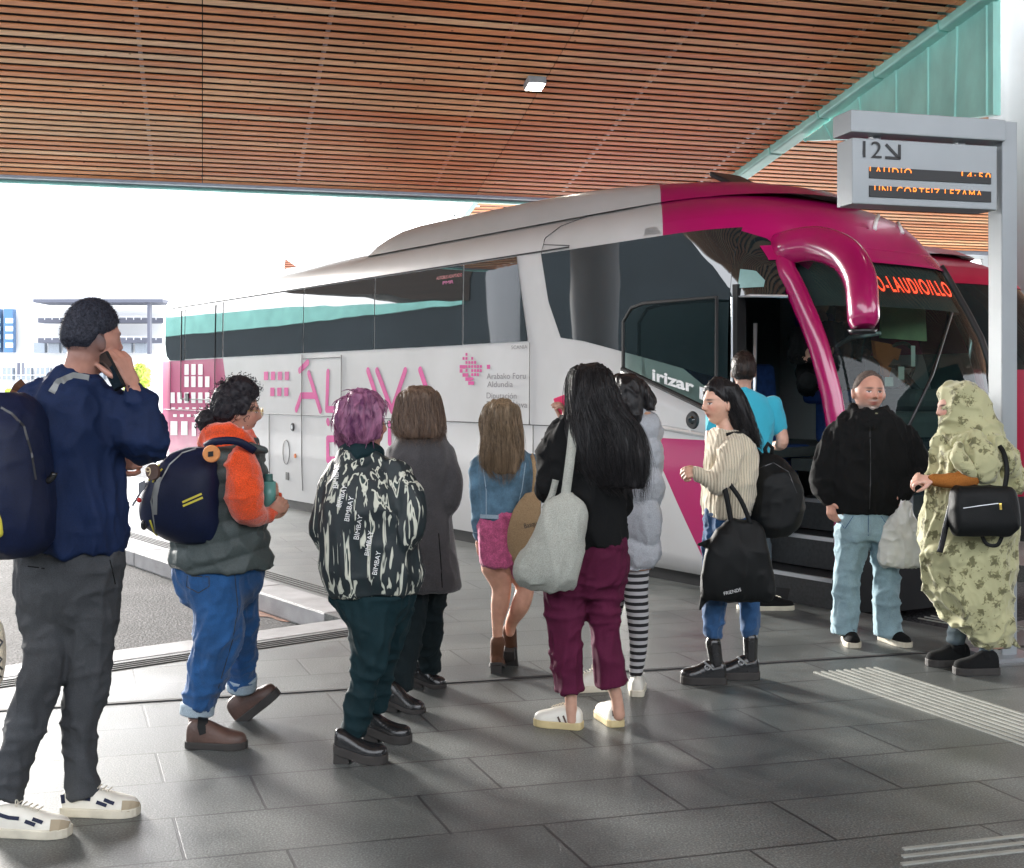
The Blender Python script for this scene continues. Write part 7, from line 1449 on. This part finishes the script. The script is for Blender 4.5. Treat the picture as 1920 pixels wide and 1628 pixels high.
mb = MB(); loft(f, mb, torso); limb(f, mb, [(1822, 842, -.14, 30), (1836, 868, -.18, 32), (1848, 890, -.17, 18)]); limb(f, mb, [(1764, 828, -.02, 12), (1776, 850, -.08, 14), (1798, 856, -.12, 14)]); limb(f, mb, [(1880, 1180, 0, 16), (1900, 1205, .02, 8), (1912, 1214, .03, 3)]); garment(f, 'dress', mb, M['leafy'], .010, 2, [(.026, (7, 7, 3.5), 6), (.014, (13, 13, 7), 2), (.005, (28, 28, 18), 3)])
mb = MB(); [limb(f, mb, a) for a in arms]; garment(f, 'sleeves', mb, M['rust_knit'], .008, 2, [(.004, (18, 18, 18), 2)])
mb = MB(); limb(f, mb, [(1798, 836, -.19, 8), (1797, 858, -.22, 15), (1815, 880, -.23, 14), (1838, 902, -.20, 5)]); garment(f, 'sash', mb, M['leafy'], .007, 1, [(.004, (30, 30, 30), 2)])
mb = MB(); [tlimb(f, mb, l) for l in legs]; garment(f, 'trousers', mb, M['slate_trs'], .010, 2, FT)
for hx, hy, dy, an in ((1872, 1264, -.06, (1846, 1232, -.06)), (1818, 1240, .14, (1796, 1212, .12))): hp = f.P(hx, hy, dy); hp.z = 0; shoe(f, hp, (-1, -.02, 0), .25, M['blk'], M['sole_b'], 'boot', ankle=f.P(*an), wide=1.2)
tt = item('handbag', 'black shoulder handbag with brass zip pull on the woman in the leaf-print veil', 'handbag', f.P(1843, 1005, -.25)); fb_ = Fig.__new__(Fig); fb_.Y = f.Y; fb_.root = tt
mb = MB(); c0 = [(1842, 912, -.28, 52, .06, 6), (1843, 925, -.29, 62, .075, 6), (1845, 960, -.30, 66, .08, 6), (1845, 985, -.30, 65, .08, 6), (1840, 1004, -.29, 52, .06, 6)]; loft(fb_, mb, c0, sq=.55); bo = garment(fb_, 'bag_body', mb, M['blk_nylon'], .009, 2, [(.006, (9, 9, 6), 7)]); bb = bvh_of(bo); decal(bo, bb, 'zip', [[(1806, 953), (1840, 948), (1872, 944)]], .004, M['steel'], .002, .003); decal(bo, bb, 'zip_pull', [[(1875, 944), (1876, 956)]], .012, M['gold'], .004, .004)
mb = MB(); strap(fb_, mb, [(1786, 935, -.28), (1776, 975, -.29), (1768, 1012, -.29), (1762, 1036, -.29)], .030, .008); mb.build('hanging_strap', M['blk_lthr'], tt, True); mb = MB(); strap(fb_, mb, [(1884, 915, -.26), (1888, 880, -.25), (1880, 845, -.20), (1862, 826, -.12)], .026, .006); mb.build('shoulder_strap', M['blk_nylon'], tt, True); mb = MB(); strap(fb_, mb, [(1840, 1002, -.3), (1850, 1020, -.3), (1870, 1022, -.3), (1880, 1002, -.3)], .02, .006); mb.build('handle', M['blk_nylon'], tt, True)
# ================================================================== people inside the coach
def bpx(a, w): q = V*(D0+w)+U*(4.75+a); return q
def seated(a, w, label, zseat, tone, yaw, cl, hands_up=False, cap_hair=None, hz=None):
    q = bpx(a, w); ff = Fig.__new__(Fig); ff.Y = q.y; X = q.x/q.y*F+CX; py = lambda z: HY-(z-HC)/q.y*F; s_ = F/q.y
    ff.root = empty('person', (q.x, q.y, zseat)); tag(ff.root, label, 'person', 'people aboard the coach'); hz = hz or zseat+.78
    torso = [(X, py(hz-.20), 0, .11*s_, .08), (X, py(hz-.27), 0, .19*s_, .11), (X, py(hz-.45), 0, .19*s_, .13), (X, py(zseat+.05), 0, .18*s_, .14)]
    arms = [[(X-.19*s_, py(hz-.28), 0, .055*s_), (X-.22*s_, py(hz-.48), -.1, .05*s_), (X-.10*s_, py(hz-.38 if hands_up else hz-.5), -.32, .035*s_)], [(X+.19*s_, py(hz-.28), 0, .055*s_), (X+.2*s_, py(hz-.48), -.1, .05*s_), (X+.06*s_, py(hz-.36 if hands_up else hz-.5), -.32, .035*s_)]]
    hd = [((arms[0][-1][0], arms[0][-1][1], -.32), (.5, -.3, .8), (0, 1, 0), 1, .5, 1), ((arms[1][-1][0], arms[1][-1][1], -.32), (-.4, -.3, .9), (0, 1, 0), -1, .5, 1)]
    o, hc = mk_body(ff, (X, py(hz), 0, yaw, 0, 0, 1.0), torso, arms, [], hd, tone, neck=(X, py(hz-.17), 0), male=True, voxel=.007); mb = MB(); hair_cap(mb, hc, yaw, 0, 0, 1, True, .016, .05, 0, -.06, top=.02); garment(ff, 'hair', mb, cap_hair or H_BLK, .008, 1)
    mb = MB(); loft(ff, mb, torso); [limb(ff, mb, a_) for a_ in arms]; limb(ff, mb, [(X-.1*s_, py(zseat+.06), 0, .08*s_), (X-.12*s_, py(zseat+.1), -.4, .07*s_)]); limb(ff, mb, [(X+.1*s_, py(zseat+.06), 0, .08*s_), (X+.12*s_, py(zseat+.1), -.4, .07*s_)]); garment(ff, 'jacket', mb, cl, .013, 3, FJ); return ff
seated(2.0, 1.85, 'driver in dark clothes seated behind the steering wheel of the white coach', 1.6, (.50, .30, .22), 20, M['blk_nylon'], True)
seated(1.55, 1.0, 'passenger in dark clothes aboard the coach just inside the open door', 1.55, (.45, .27, .2), 60, M['blk'], False)
